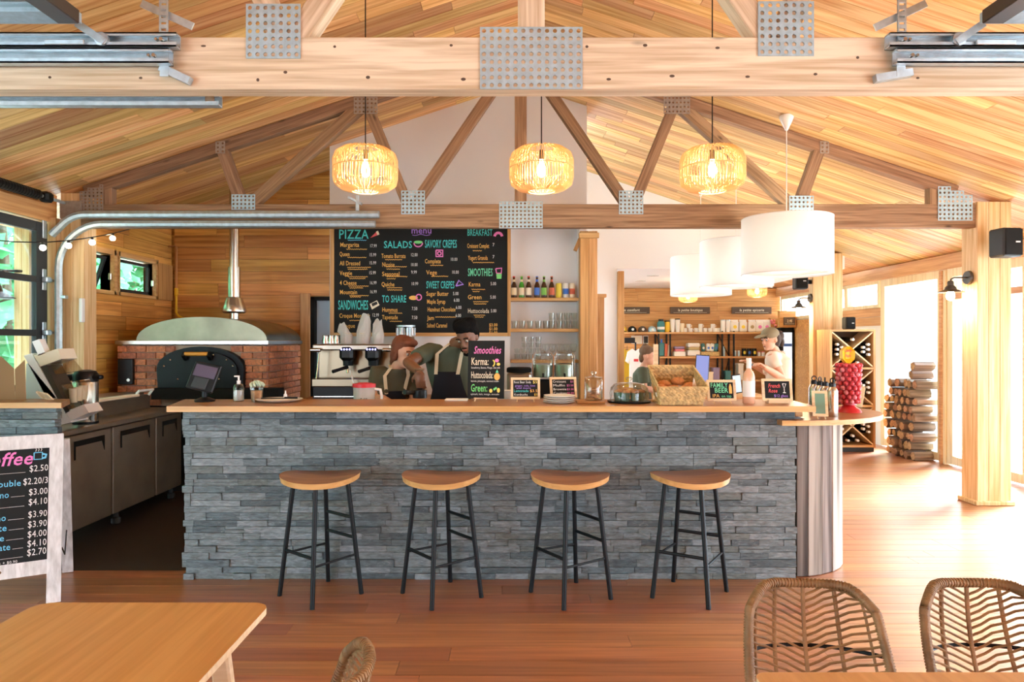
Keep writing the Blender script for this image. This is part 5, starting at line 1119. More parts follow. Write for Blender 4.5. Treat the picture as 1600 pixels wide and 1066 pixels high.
x = PX(811, 6.85); t = thing('crepe_maker', 'black round crepe hotplate behind the first small chalkboard', 'hotplate', (x, 6.88, .931)); MB().cbox((x, 6.88, 1.06), (.24, .24, .25), .02).build('body', 'stainless_dull', t); MB().lathe([(.12, 1.185), (.125, 1.19), (.125, 1.225), (.11, 1.235)], (x, 6.88, 0), 24).build('plate', 'black_matte', t, 40)
# ------------------------------------------------------------ people
def remesh(o, vox, it=3):
    m = o.modifiers.new('skin', 'REMESH'); m.mode = 'VOXEL'; m.voxel_size = vox; m.use_smooth_shade = True
    s = o.modifiers.new('soft', 'SMOOTH'); s.factor = .5; s.iterations = it
    return o
def hand(b, wr, dirv, side, down, curl=.5, s=1.):
    """palm, four fingers that differ in length, thumb off the palm's side"""
    d = Vector(dirv).normalized(); n = Vector(down); n = (n-d*n.dot(d)).normalized(); u = d.cross(n)*side; wr = Vector(wr)
    M = Matrix((d, u, n)).transposed(); b.ball(wr+d*.045*s, 1, 10, (.052*s, .042*s, .019*s), M)
    for k, (off, ln) in enumerate(((.031, .072), (.0105, .082), (-.0105, .076), (-.031, .060))):
        p = wr+d*.082*s+u*off*s; pts = [wr+d*.05*s+u*off*.8*s, p]; a = 0; L = ln*s
        for j, f in enumerate((.45, .32, .23)):
            a += curl*(.6, .9, .7)[j]; v = d*math.cos(a)+n*math.sin(a); p = p+v*L*f; pts.append(p)
        b.tube(pts, [.0085*s, .0088*s, .0080*s, .0074*s, .0062*s], 8)
    t0 = wr+d*.022*s+u*.03*s; v1 = (d*.62+u*.7+n*.25).normalized(); v2 = (d*.85+u*.25+n*.45).normalized()
    b.tube([t0, t0+v1*.036*s, t0+v1*.036*s+v2*.034*s], [.0125*s, .0105*s, .0075*s], 8)
def person(label, j, skin, shirt, pants, hw=.19, yaw=0., sleeve=.62, curl=(.5, .5), bust=0.):
    t = thing('person', label, 'person', (j['hip'].x, j['hip'].y, 0)); V = Vector
    Y = Matrix.Rotation(yaw, 3, 'Z'); hip, ch, nk, hd, Rh = j['hip'], j['chest'], j['neck'], j['head'], j['R']
    b = MB(); up = (ch-hip)
    secs = [(hip-UP*.06, .145, .105), (hip+up*.1, .155, .11), (hip+up*.4, .135, .098), (hip+up*.72, hw*.84, .112), (ch, hw*.92, .105), (ch+(nk-ch)*.35, hw*.62, .08), (ch+(nk-ch)*.7, .062, .062), (nk, .052, .056)]
    def body_secs(g): return [(c, rx+g, ry+g, 0, yaw) for c, rx, ry in secs]
    b.ell(body_secs(0), 18)
    b.tube([nk-(hd-nk)*.3, nk, hd+Rh @ V((0, .01, -.03))], [.056, .052, .055], 12)
    b.ball(hd+Rh @ V((0, .012, .018)), .1, 18, (.76, .97, 1.03), Rh); b.ball(hd+Rh @ V((0, -.022, -.055)), .07, 14, (.82, .98, .95), Rh); b.ball(hd+Rh @ V((0, -.062, -.098)), .028, 10, (1.1, 1, .8), Rh)
    b.tube([hd+Rh @ V((0, -.082, .012)), hd+Rh @ V((0, -.098, -.022)), hd+Rh @ V((0, -.105, -.036))], [.009, .013, .016], 8); b.ball(hd+Rh @ V((0, -.092, -.040)), .014, 8, (1.5, .9, .7), Rh)
    for s in (-1, 1): b.ball(hd+Rh @ V((s*.077, .012, -.014)), .024, 8, (.35, .75, 1.2), Rh); b.ball(hd+Rh @ V((s*.032, -.074, .016)), .02, 8, (1.3, .6, .5), Rh)
    b.ball(hd+Rh @ V((0, -.083, -.066)), .016, 8, (1.7, .8, .55), Rh)
    for k, s in (('l', -1), ('r', 1)):
        sh, el, wr = j['s'+k], j['e'+k], j['w'+k]; b.tube([ch.lerp(sh, .5)+UP*.01, sh, sh.lerp(el, .5), el, el.lerp(wr, .35), wr], [.06, .056, .048, .041, .042, .029], 12)
        hand(b, wr, j.get('h'+k, wr-el), s*(-1 if j.get('flip'+k) else 1), j.get('n'+k, V((0, 0, -1))), curl[0 if k == 'l' else 1])
        hx = hip+Y @ V((s*.085, 0, -.04)); kn = V((hx.x+s*.012, hx.y-.02, hip.z*.53)); an = V((hx.x+s*.015, hx.y+.01, .085))
        b.tube([hx, hx.lerp(kn, .5), kn, kn.lerp(an, .35), an], [.085, .076, .056, .056, .038], 12); f = an+Y @ V((0, -.07, -.045)); b.ball(f, 1, 10, (.045, .125, .04), Y)
    remesh(b.build('body', skin, t), .0075)
    c = MB(); c.ell(body_secs(.014)[1:6], 18); cs = body_secs(.014)[5]; c.ell([(ch, hw*.94, .118, 0, yaw), (ch+(nk-ch)*.55, .11, .09, 0, yaw), (ch+(nk-ch)*.78, .075, .074, 0, yaw)], 16)
    if bust:
        for s in (-1, 1): c.ball(ch+(hip-ch)*.22+Y @ V((s*.07, -.085, 0)), .062, 10)
    for k in 'lr':
        sh, el = j['s'+k], j['e'+k]; c.tube([ch.lerp(sh, .45)+UP*.01, sh, sh.lerp(el, sleeve*.5), sh.lerp(el, sleeve)], [.074, .071, .067, .066], 14)
    remesh(c.build('shirt', shirt, t), .011, 4)
    p = MB(); p.ell(body_secs(.016)[:2]+[(hip+up*.22, .16, .115, 0, yaw)], 16)
    for s in (-1, 1):
        hx = hip+Y @ V((s*.085, 0, -.04)); kn = V((hx.x+s*.012, hx.y-.02, hip.z*.53)); an = V((hx.x+s*.015, hx.y+.01, .10)); p.tube([hx, hx.lerp(kn, .5), kn, an], [.105, .094, .076, .062], 12)
    remesh(p.build('trousers', pants, t), .014, 3)
    for s in (-1, 1):
        e = MB().ball(hd+Rh @ V((s*.032, -.0785, .001)), .0100, 10).build('eye', 'eye_white', t, 60); MB().ball(hd+Rh @ V((s*.032, -.0862, -.003)), .0055, 8, (1, .5, 1), Rh).build('iris', 'black_plastic', e)
        MB().tube([hd+Rh @ V((s*.016, -.093, .023)), hd+Rh @ V((s*.034, -.092, .029)), hd+Rh @ V((s*.052, -.082, .022))], .004, 6).build('eyebrow', j.get('brow', 'hair_black'), t)
    MB().ball(hd+Rh @ V((0, -.0925, -.066)), .012, 8, (1.8, .5, .6), Rh).build('mouth', 'lips', t, 60)
    return t
def apron(t, j, hw, yaw, col, strap):
    Y = Matrix.Rotation(yaw, 3, 'Z'); hip, ch, nk = j['hip'], j['chest'], j['neck']; b = MB(); n = 9; vs = []; rows = [(ch+(hip-ch)*.22, .62), (ch+(hip-ch)*.5, .8), (ch+(hip-ch)*.75, 1.1), (hip, 1.25), (hip-UP*.3, 1.3)]
    for p, wd in rows:
        for i in range(n):
            a = -math.pi/2+(i/(n-1)-.5)*wd*1.5; vs.append(p+Y @ Vector((math.cos(a)*(hw*.92+.032), math.sin(a)*.147, 0)))
    m = len(vs); vs += [v+Y @ Vector((0, .006, 0)) for v in vs]; fs = []
    for r in range(len(rows)-1):
        for i in range(n-1):
            a = r*n+i; fs += [(a, a+1, a+n+1, a+n), (m+a, m+a+n, m+a+n+1, m+a+1)]
    o = b.add(vs, fs).build('apron', col, t, 60)
    for s in (-1, 1): MB().add(*(lambda q: (q.v, q.f))(ribbon([vs[0 if s < 0 else n-1]+Y @ Vector((-s*.012, -.003, -.02)), ch+(nk-ch)*.30+Y @ Vector((s*.095, -.098, .0)), nk+Y @ Vector((s*.068, -.03, -.012)), nk+Y @ Vector((s*.05, .06, .01))], .026, Y))).build('strap', strap, o)
    return o
def ribbon(pts, w, Y):
    b = MB(); vs = []
    for p in pts: vs += [p+Y @ Vector((-w/2, -.006, 0)), p+Y @ Vector((w/2, -.006, 0)), p+Y @ Vector((w/2, .004, 0)), p+Y @ Vector((-w/2, .004, 0))]
    fs = []
    for i in range(len(pts)-1):
        for k in range(4): l = (k+1) % 4; fs.append((4*i+k, 4*i+l, 4*i+4+l, 4*i+4+k))
    return b.add(vs, fs+[(3, 2, 1, 0), tuple(4*len(pts)-4+k for k in range(4))])
def hair_cap(t, hd, Rh, m, blobs, bump=1):
    b = MB()
    for c, r, s in blobs: b.ball(hd+Rh @ Vector(c), r, 12, s, Rh)
    return remesh(b.build('hair', m, t), .009, 2)
# man in a green shirt and dark apron, reaching across
jm = dict(hip=P(708, 650, 5.42), chest=P(702, 560, 5.38), neck=P(715, 536, 5.27), head=P(730, 527, 5.17), R=Euler((.42, -.10, -.42)).to_matrix(), sl=P(671, 549, 5.34), sr=P(752, 556, 5.42),
          el=P(637, 567, 5.05), wl=P(655, 580, 4.88), er=P(772, 610, 5.38), wr=P(742, 640, 5.15), hl=Vector((.015, -.02, -.12)), nl=Vector((.1, .9, -.1)), hr=Vector((-.3, -.5, -.2)), brow='hair_black')
man = person('dark haired man in a green T-shirt and navy apron leaning over behind the bar', jm, 'skin_dark', 'green_shirt', 'jeans', .20, -.10, .60, (.55, .4))
hair_cap(man, jm['head'], jm['R'], 'hair_black', [((0, .03, .065), .098, (.92, 1.05, .80)), ((0, -.03, .10), .07, (1.05, 1, .7)), ((0, .065, .01), .075, (1.05, .7, 1.1)), ((.05, .02, .10), .05, (1, 1, 1)), ((-.05, .02, .10), .05, (1, 1, 1)), ((.072, .02, .03), .03, (.5, 1, 1.3)), ((-.072, .02, .03), .03, (.5, 1, 1.3))])
bd = MB()
for c, r, s in (((0, -.066, -.106), .032, (1.2, .75, .7)), ((.052, -.028, -.075), .026, (.45, 1.1, 1.3)), ((-.052, -.028, -.075), .026, (.45, 1.1, 1.3)), ((0, -.092, -.052), .012, (2, .5, .35))): bd.ball(jm['head']+jm['R'] @ Vector(c), r, 10, s, jm['R'])
bd.build('beard', 'hair_black', man, 60); ap = apron(man, jm, .20, -.10, 'apron_navy', 'strap')
MB().tube([jm['wl']+Vector((.033*math.cos(a), .02*math.sin(a)*0+.033*math.sin(a), .012)) for a in [k*math.pi/5 for k in range(10)]], .006, 6, True).build('bracelet', 'rattan_dark', man)
# what he holds: a black coffee tool
tp = thing('coffee_tamper', 'black coffee tool held under the hand of the dark haired man', 'tool', P(656, 618, 4.86)); MB().lathe([(.05, 0), (.052, .02), (.05, .055), (.02, .06), (.024, .07)], P(656, 622, 4.86), 16).build('cup', 'black_plastic', tp, 40); MB().tube([P(650, 614, 4.85), P(632, 613, 4.75)], [.015, .018], 8).build('handle', 'black_plastic', tp, 40)
# red haired woman
jw = dict(hip=P(606, 672, 5.52), chest=P(611, 592, 5.50), neck=P(622, 572, 5.44), head=P(632, 551, 5.39), R=Euler((.20, .06, .85)).to_matrix(), sl=P(588, 583, 5.46), sr=P(644, 590, 5.56),
          el=P(590, 622, 5.40), wl=P(610, 630, 5.18), er=P(650, 632, 5.45), wr=P(636, 636, 5.2), hl=Vector((.12, -.04, -.01)), hr=Vector((-.1, -.05, 0)), brow='hair_red')
wm = person('red haired woman in an olive T-shirt and apron bending by the espresso machine', jw, 'skin_fair', 'olive_shirt', 'jeans', .165, .45, .62, (.3, .3), 1)
hair_cap(wm, jw['head'], jw['R'], 'hair_red', [((0, .03, .055), .098, (.92, 1.05, .85)), ((0, -.045, .088), .06, (1.25, .8, .6)), ((0, .075, -.03), .075, (1.0, .65, 1.2)), ((-.07, .03, -.015), .045, (.5, 1, 1.5)), ((.07, .03, -.015), .045, (.5, 1, 1.5)), ((0, .10, -.09), .05, (.9, .7, 1.2))])
apron(wm, jw, .165, .45, 'apron_navy', 'strap')
# woman at the shop till, seen from the side
js = dict(hip=P(1004, 628, 9.0), chest=P(1003, 584, 9.0), neck=P(1007, 571, 8.98), head=P(1013, 556, 8.95), R=Euler((.15, 0, 1.25)).to_matrix(), sl=P(1004, 580, 8.86), sr=P(1006, 580, 9.16), el=P(1007, 606, 8.83), wl=P(1027, 612, 8.82), er=P(1012, 605, 9.2), wr=P(1031, 611, 9.15), brow='hair_brown')
w3 = person('brown haired woman in a dark green shirt standing sideways at the shop till', js, 'skin_fair', 'green_shirt', 'jeans', .155, 1.25, .75, (.4, .4), 1)
hair_cap(w3, js['head'], js['R'], 'hair_brown', [((0, .03, .055), .098, (.92, 1.05, .85)), ((0, .075, -.03), .07, (1.0, .65, 1.1)), ((0, .06, .125), .042, (1, 1, .8)), ((0, -.05, .085), .05, (1.2, .7, .5))])
# woman in a cap
jc = dict(hip=P(1218, 640, 7.6), chest=P(1216, 562, 7.6), neck=P(1210, 547, 7.58), head=P(1203, 530, 7.54), R=Euler((.15, 0, -1.15)).to_matrix(), sl=P(1206, 558, 7.42), sr=P(1222, 557, 7.78), el=P(1222, 591, 7.36), wl=P(1193, 573, 7.22), er=P(1213, 590, 7.80), wr=P(1172, 568, 7.66), nl=Vector((0, 0, -1)), brow='hair_black')
w4 = person('woman in an olive cap and pale T-shirt holding something at the shop counter', jc, 'skin_fair', 'tee_pale', 'jeans', .165, -1.15, .5, (.8, .5), 1)
hair_cap(w4, jc['head'], jc['R'], mat('hair_dark_brown', (.045, .026, .018), .75, bump=.7, bscale=110).name, [((0, .055, -.012), .092, (.95, .78, 1.0)), ((0, .07, -.07), .055, (1.0, .7, .9)), ((0, .145, .015), .055, (.85, .95, 1.15)), ((0, .165, -.055), .04, (.8, .8, 1.5))])
cp = MB().ball(jc['head']+jc['R'] @ Vector((0, .01, .055)), .108, 16, (.82, 1.0, .72), jc['R']); M = jc['R'] @ Euler((.18, 0, 0)).to_matrix(); cp.ball(jc['head']+jc['R'] @ Vector((0, -.125, .052)), 1, 14, (.072, .075, .008), M)
cp.build('cap', 'cap_olive', w4, 60)
tag(MB().cbox(P(1183, 570, 7.45), (.12, .08, .03), .008).build('payment_terminal', 'black_plastic'), 'small black device between the hands of the woman in a cap', 'card reader')
# ------------------------------------------------------------ lamps over the bar
def rattan_lamp(label, x, y, z, r=.205, grp='rattan pendant lamps', light=9., top=None, detail=True):
    t = thing('pendant_lamp', label, 'lamp', (x, y, z), group=grp); top = top or rz(x)
    MB().tube([(x, y, z+.10), (x, y, top)], .004, 6).build('cord', 'black_plastic', t); MB().lathe([(.05, top-.025-z), (.05, top-z)], (x, y, z), 14).build('ceiling_cap', 'black_plastic', t)
    prof = [(.42, .135), (.72, .125), (.93, .095), (1.0, .055), (1.0, -.055), (.95, -.10), (.75, -.13), (.40, -.145)]; k = r/.205
    rr = random.Random(int(x*100)); b = MB(); n = 60 if detail else 34
    for layer, q in ((0, 1.0), (1, .93)):
        for i in range(n):
            a = 2*math.pi*(i+.5*layer)/n; tw = rr.uniform(-.07, .07); pts = []
            for m, (pr, pz) in enumerate(prof):
                aa = a+tw*(m/7-.5)*2+rr.uniform(-.012, .012); pts.append((x+pr*r*q*math.cos(aa), y+pr*r*q*math.sin(aa), z+pz*k*q))
            b.tube(pts, .0030*k if layer == 0 else .0026*k, 3)
    b.build('cane_strands', 'cane', t, None, kind='stuff' if detail else None)
    for pr, pz in ((.42, .135), (1.0, .0), (.42, -.145)): MB().tube([(x+pr*r*math.cos(a), y+pr*r*math.sin(a), z+pz*k) for a in [i*math.pi/16 for i in range(32)]], .004, 6, True).build('ring', 'cane', t)
    MB().lathe([(.015, .06), (.018, .12)], (x, y, z), 12).build('socket', 'black_plastic', t); MB().lathe([(.004, -.055), (.022, -.045), (.030, -.02), (.026, .01), (.014, .04), (.013, .06)], (x, y, z), 14).build('bulb', 'bulb', t, 60)
    ld = bpy.data.lights.new('bulb_light', 'POINT'); ld.energy = light; ld.color = (1, .80, .54); ld.shadow_soft_size = .05; lo = bpy.data.objects.new('bulb_light', ld); COL.objects.link(lo); lo.parent = t; lo.location = (0, 0, -.07)
    return t
for px, lab in ((571, 'drum shaped woven rattan lamp hanging over the bar before the kitchen boards'), (846, 'middle woven rattan lamp of the three hanging over the bar'), (1113, 'woven rattan lamp over the bar nearest the white drum lamps')):
    rattan_lamp(lab, PX(px, 4.4), 4.4, PZ(264, 4.4))
rattan_lamp('small rattan lamp glowing below the farthest white drum lamp in the shop', PX(1075, 11.5), 11.5, PZ(462, 11.5), .16, 'rattan lamps in the shop', 6., 2.55, False)
rattan_lamp('small rattan lamp glowing in the shop by the side windows', PX(1183, 11.5), 11.5, PZ(454, 11.5), .16, 'rattan lamps in the shop', 6., 2.55, False)
dl_ = None
for k, (y, lab) in enumerate(((6.0, 'largest white linen drum lamp, hanging nearest on a white cord'), (7.35, 'middle white linen drum lamp of the row of three'), (8.73, 'farthest white linen drum lamp of the row, over the rattan lamp'))):
    x = 2.413; z = 2.33; top = rz(x)
    if dl_ is None:
        t = dl_ = thing('drum_lamp', lab, 'lamp', (x, y, z), group='white linen drum lamps'); MB().tube([(x, y, z+.2), (x, y, top-.02)], .005, 6).build('cord', 'white_gloss', t); MB().lathe([(.012, -.13), (.05, -.05), (.062, -.02), (.058, 0)], (x, y, top-.003), 18).build('ceiling_cap', 'white_gloss', t, 40)
        MB().lathe([(.378, -.245), (.38, -.245), (.38, .245), (.378, .245), (.378, -.245)], (x, y, z), 48, cap=False).build('shade', 'linen', t, 40)
        for dz in (-.245, .245): MB().tube([(x+.379*math.cos(a), y+.379*math.sin(a), z+dz) for a in [i*math.pi/24 for i in range(48)]], .004, 6, True).build('rim_ring', 'white_gloss', t)
        MB().lathe([(.365, -.225), (.365, -.222)], (x, y, z), 40).build('diffuser', 'linen', t); MB().lathe([(.02, .10), (.05, .05), (.055, .0), (.03, -.05)], (x, y, z), 14).build('bulb', 'bulb_small', t, 60)
        for a in (0, 2.1, 4.2): MB().tube([(x, y, z+.2), (x+.378*math.cos(a), y+.378*math.sin(a), z+.24)], .003, 5).build('spoke', 'white_gloss', t)
        ld = bpy.data.lights.new('drum_light', 'POINT'); ld.energy = 5; ld.color = (1, .95, .88); ld.shadow_soft_size = .08; lo = bpy.data.objects.new('drum_light', ld); COL.objects.link(lo); lo.parent = t; lo.location = (0, 0, -.1)
    else: dup(dl_, (x, y, z), 0, lab)
# barn sconces and speakers on the posts
def sconce(label, x, y, z, s=1.):
    t = thing('wall_sconce', label, 'lamp', (x, y, z), group='barn lamps on the posts'); M = Euler((0, math.pi/2, 0)).to_matrix()
    MB().lathe([(.0, -.01), (.06, -.01), (.065, .012), (.05, .02)], (x+.075*s, y, z), 20, M, False).build('back_plate', 'bronze', t, 40); MB().tube([(x+.07, y, z), (x-.05, y, z), (x-.08, y, z-.015), (x-.085, y, z-.04)], .008, 8).build('arm', 'bronze', t, 40)
    c = (x-.085, y, z-.09); MB().lathe([(.018, .06), (.026, .05), (.026, .02), (.045, .0), (.05, -.02), (.115, -.045), (.112, -.048), (.045, -.025)], c, 22).build('shade', 'bronze', t, 40); MB().lathe([(.004, -.125), (.03, -.11), (.038, -.08), (.03, -.05), (.02, -.02)], c, 14).build('bulb', 'bulb', t, 60)
    ld = bpy.data.lights.new('sconce_light', 'POINT'); ld.energy = 10; ld.color = (1, .72, .38); ld.shadow_soft_size = .04; lo = bpy.data.objects.new('sconce_light', ld); COL.objects.link(lo); lo.parent = t; lo.location = (-.085, 0, -.23)
    return t
sconce('dark metal barn lamp on the wide timber post', 4.157, 6.34, PZ(434, 6.34)); sconce('dark metal barn lamp on the far post beneath the far speaker', 4.15, 9.68, PZ(466, 9.68))
def speaker(label, x, y, z, w, d, h, px, yw=0.):
    t = thing('speaker', label, 'speaker', (x, y, z), yw, 'black wall speakers'); M = Euler((0, 0, yw)).to_matrix(); MB().cbox((x, y, z), (w, d, h), .015, M).build('cabinet', 'dark_grey', t)
    MB().cbox(Vector((x, y, z))+M @ Vector((0, -d/2-.004, 0)), (w*.88, .01, h*.92), .004, M).build('grille', 'black_matte', t); MB().box(Vector((x, y, z))+M @ Vector((w*.18, -d/2-.0105, .0)), (w*.22, .003, h*.05), M).build('badge', 'white_gloss', t)
    MB().bar(px, (x, y, z), .03, .06).build('wall_bracket', 'black_metal', t); return t
speaker('black speaker high on the front of the wide timber post', PX(1571, 6.02), 6.02, PZ(380, 6.02), .19, .17, .25, (PX(1550, 6.2), 6.2, PZ(380, 6.2)), .12)
speaker('black speaker on the far timber post above the barn lamp', PX(1248, 9.6), 9.55, PZ(440, 9.55), .17, .17, .22, (4.24, 9.68, PZ(440, 9.6)), -.1)

# ------------------------------------------------------------ tables and rattan chairs in front
def table(label, x0, x1, y0, y1, cr, legs):
    t = thing('dining_table', label, 'table', ((x0+x1)/2, (y0+y1)/2, 0), group='wooden dining tables'); pg = []
    for cx, cy, a0 in ((x1-cr, y1-cr, 0), (x0+cr, y1-cr, 90), (x0+cr, y0+cr, 180), (x1-cr, y0+cr, 270)):
        pg += [(cx+cr*math.cos(math.radians(a0+15*k)), cy+cr*math.sin(math.radians(a0+15*k))) for k in range(7)]
    MB().prism(pg, .732, .75, 'Z').build('tabletop', 'table_wood', t, 30); e = MB()
    for p, q_ in zip(pg, pg[1:]+pg[:1]): e.bar((p[0], p[1], .741), (q_[0], q_[1], .741), .002, .0175)
    e.build('edge_band', 'pale_wood', t)
    for sx in (-1, 1):
        for sy in (-1, 1):
            cx, cy = (x0+x1)/2+sx*((x1-x0)/2-.10), (y0+y1)/2+sy*((y1-y0)/2-.13); MB().bar((cx, cy, .732), (cx+sx*.06, cy+sy*.07, 0), .05, .032, (0, 1, 0), .006).build('leg', 'pale_wood', t)
    MB().bx((x0+.12, y0+.14, .68), (x1-.12, y0+.16, .732)).bx((x0+.12, y1-.16, .68), (x1-.12, y1-.14, .732)).build('apron_rail', 'pale_wood', t); return t
table('wooden dining table with rounded corners near the coffee sign', -1.357, -.69, .75, 1.957, .05, 0); table('wooden dining table whose far edge hides the rattan chair seats', .545, 1.9, .55, 1.545, .03, 0)
def rattan_chair():
    t = thing('rattan_chair', '', 'chair', (0, 0, 0), group='rattan shell chairs'); V = Vector
    def S(u, v):
        """shell: u across -1..1, v from the seat's front 0 to the top of the back 1"""
        if v < .45: q = v/.45; y, z, wd, wrap = -.21+.40*q, .455-.03*math.sin(q*math.pi*.6), .185+.012*q, .10+.04*q
        else: q = (v-.45)/.55; y, z, wd, wrap = .19+.085*q+.02*math.sin(q*math.pi), .43+.335*q, .197-.03*q*q, .14-.07*q
        a = abs(u); cz = .16*a**2.6*(1-min(1, v/.45)) if v < .45 else 0
        fw = wrap*a**2.2*(1.0 if v > .3 else v/.3)
        k = 1.0
        if v > .86: k = math.sqrt(max(0, 1-((v-.86)/.14)**2*(a**6)*.36))
        return V((u*wd*k, y-fw, z+cz+(.02*a**2*(v > .45))))
    rim = [S(-1, v/22) for v in range(4, 20)]+[S(u_, .885+.115*(1-abs(u_)**7)) for u_ in (-.995, -.98, -.95, -.9, -.82, -.7, -.5, -.25, 0, .25, .5, .7, .82, .9, .95, .98, .995)]+[S(1, v/22) for v in range(19, 3, -1)]+[S(1-2*i/10, .18) for i in range(1, 10)]
    MB().tube(rim, .0125, 8, True).build('rim', 'rattan', t, 60)
    w = MB()                                   # wrapping round the rim, as raised coils
    for i in range(len(rim)):
        a, b = rim[i], rim[(i+1) % len(rim)]
        for q in (.15, .4, .65, .9):
            p = a.lerp(b, q); d = (b-a).normalized(); w.tube([p-d*.0022, p+d*.0022], .0148, 8)
    w.build('rim_wrapping', 'rattan', t, 60, kind='stuff')
    for u in (-.86, -.5, 0, .5, .86):
        MB().tube([S(u, .19+.79*k/16)+V((0, 0, 0)) for k in range(17)], .0042 if abs(u) > .6 else .0062, 6).build('rib', 'rattan', t, 60)
    for s in (-1, 1):
        for k in range(24):
            v0 = .20+.032*k; pts = []
            for m in range(7):
                q = m/6; pts.append(S(s*q, min(.985-.10*q**4, v0+.135*q**.9))+V((0, -.004*(1 if m % 2 else -1), 0)))
            MB().tube(pts, .0040, 5).build('cane', 'rattan', t, 60)
    MB().tube([S(u/8, .70)+V((0, .014, 0)) for u in range(-8, 9)], .006, 6).build('back_wire', 'black_metal', t, 60)
    for sx in (-1, 1):
        MB().tube([V((sx*.17, -.14, .43)), V((sx*.22, -.21, 0))], .009, 8).build('leg', 'black_metal', t, 40); MB().tube([V((sx*.17, .14, .42)), V((sx*.21, .24, 0))], .009, 8).build('leg', 'black_metal', t, 40)
        MB().tube([V((sx*.17, -.14, .43)), V((sx*.17, .14, .42))], .008, 8).build('seat_bar', 'black_metal', t, 40)
    return t
ch = rattan_chair(); ch['label'] = 'rattan shell chair with herringbone cane tucked under the table, nearest the stools'; ch.location = (.855, 1.80, 0); ch.rotation_euler = (0, 0, -.10)
dup(ch, (1.375, 1.80, 0), -.02, 'rattan shell chair with herringbone cane under the table, beside the bright bare floor')
dup(ch, (-.60, 1.535, 0), -1.57, 'rattan shell chair seen edge on beside the rounded wooden table')

# ------------------------------------------------------------ right aisle: wine rack, firewood
wk = thing('wine_rack', 'tall wooden wine rack with diagonal lattice full of bottles', 'rack', (4.93, 9.6, 0)); wy0, wy1 = 9.20, 9.60
wx0, wx1 = PX(1300, wy0), PX(1365, wy0); wz1 = PZ(515, wy0); ym = (wy0+wy1)/2
for x in (wx0-.012, wx1+.012): MB().bx((x-.014, wy0, .06), (x+.014, wy1, wz1)).build('side_panel', 'oak_trim_z', wk)
for z in (.08, .62, 1.13, wz1-.012): MB().bx((wx0, wy0, z-.014), (wx1, wy1, z+.014)).build('shelf_board', 'oak_trim_x', wk)
MB().bx((wx0, wy1-.02, .08), (wx1, wy1, wz1)).build('back_panel', 'sign_dark', wk)
tag(MB().bx((wx0-.02, wy0+.03, .0), (wx1+.02, wy1-.03, .06)).build('plinth', 'dark_grey', wk), None)
for z0, z1 in ((.10, .60), (.64, 1.11), (1.15, wz1-.03)):
    MB().bar((wx0, ym, z0), (wx1, ym, z1), wy1-wy0-.03, .022, (0, 1, 0)).build('lattice_board', 'pale_wood', wk) if False else None
    for a, b in ((z0, z1), (z1, z0)):
        MB().prism([(wx0, a-.011), (wx1, b-.011), (wx1, b+.011), (wx0, a+.011)], wy0+.01, wy1-.03).build('lattice_board', 'pale_wood', wk)
wbt = None; wcx, hw_ = (wx0+wx1)/2, (wx1-wx0)/2
for z0, z1 in ((.10, .60), (.64, 1.11), (1.15, wz1-.03)):
    zc, hh = (z0+z1)/2, (z1-z0)/2
    for dx, dz in ((-.8, 0), (-.55, .12), (-.55, -.15), (-.8, .3), (-.82, -.3), (.8, 0), (.55, .12), (.55, -.15), (.8, .3), (.82, -.32), (0, -.55), (-.25, -.82), (.25, -.82), (0, .2*3)):
        l = (wcx+dx*hw_*.93, wy0+.05, zc+dz*hh*.93); wl_ = 'wine bottle end in the %s bay of the rack, %s cell, %s' % ('top' if z0 > 1 else 'middle' if z0 > .5 else 'bottom', 'post side' if dx < -.4 else 'window side' if dx > .4 else 'lower' if dz < 0 else 'upper', ('midmost' if dz == 0 else 'inner upper' if dz == .12 else 'inner lower' if dz == -.15 else 'outer upper' if dz > 0 else 'outer lower') if abs(dx) > .4 else 'centre' if dx == 0 else 'post end' if dx < 0 else 'window end')
        if wbt is None:
            wbt = thing('wine_bottle', wl_, 'bottle', l, group='bottles in the wine rack'); M = Euler((math.pi/2, 0, 0)).to_matrix(); o_ = Vector(l)
            MB().lathe([(.0155, -.06), (.0155, .0), (.036, .06), (.037, .24), (.03, .245)], o_+Vector((0, 0, 0)), 12, Euler((-math.pi/2, 0, 0)).to_matrix()).build('body', 'black_plastic', wbt, 40); MB().lathe([(.018, -.065), (.018, -.01)], o_, 12, Euler((-math.pi/2, 0, 0)).to_matrix()).build('capsule', 'label_white', wbt)
        else: dup(wbt, l, 0, wl_)
speaker('small dark speaker standing on top of the wine rack', PX(1330, 9.35), 9.42, wz1+.09, .14, .12, .17, (PX(1330, 9.4), 9.47, wz1+.02))
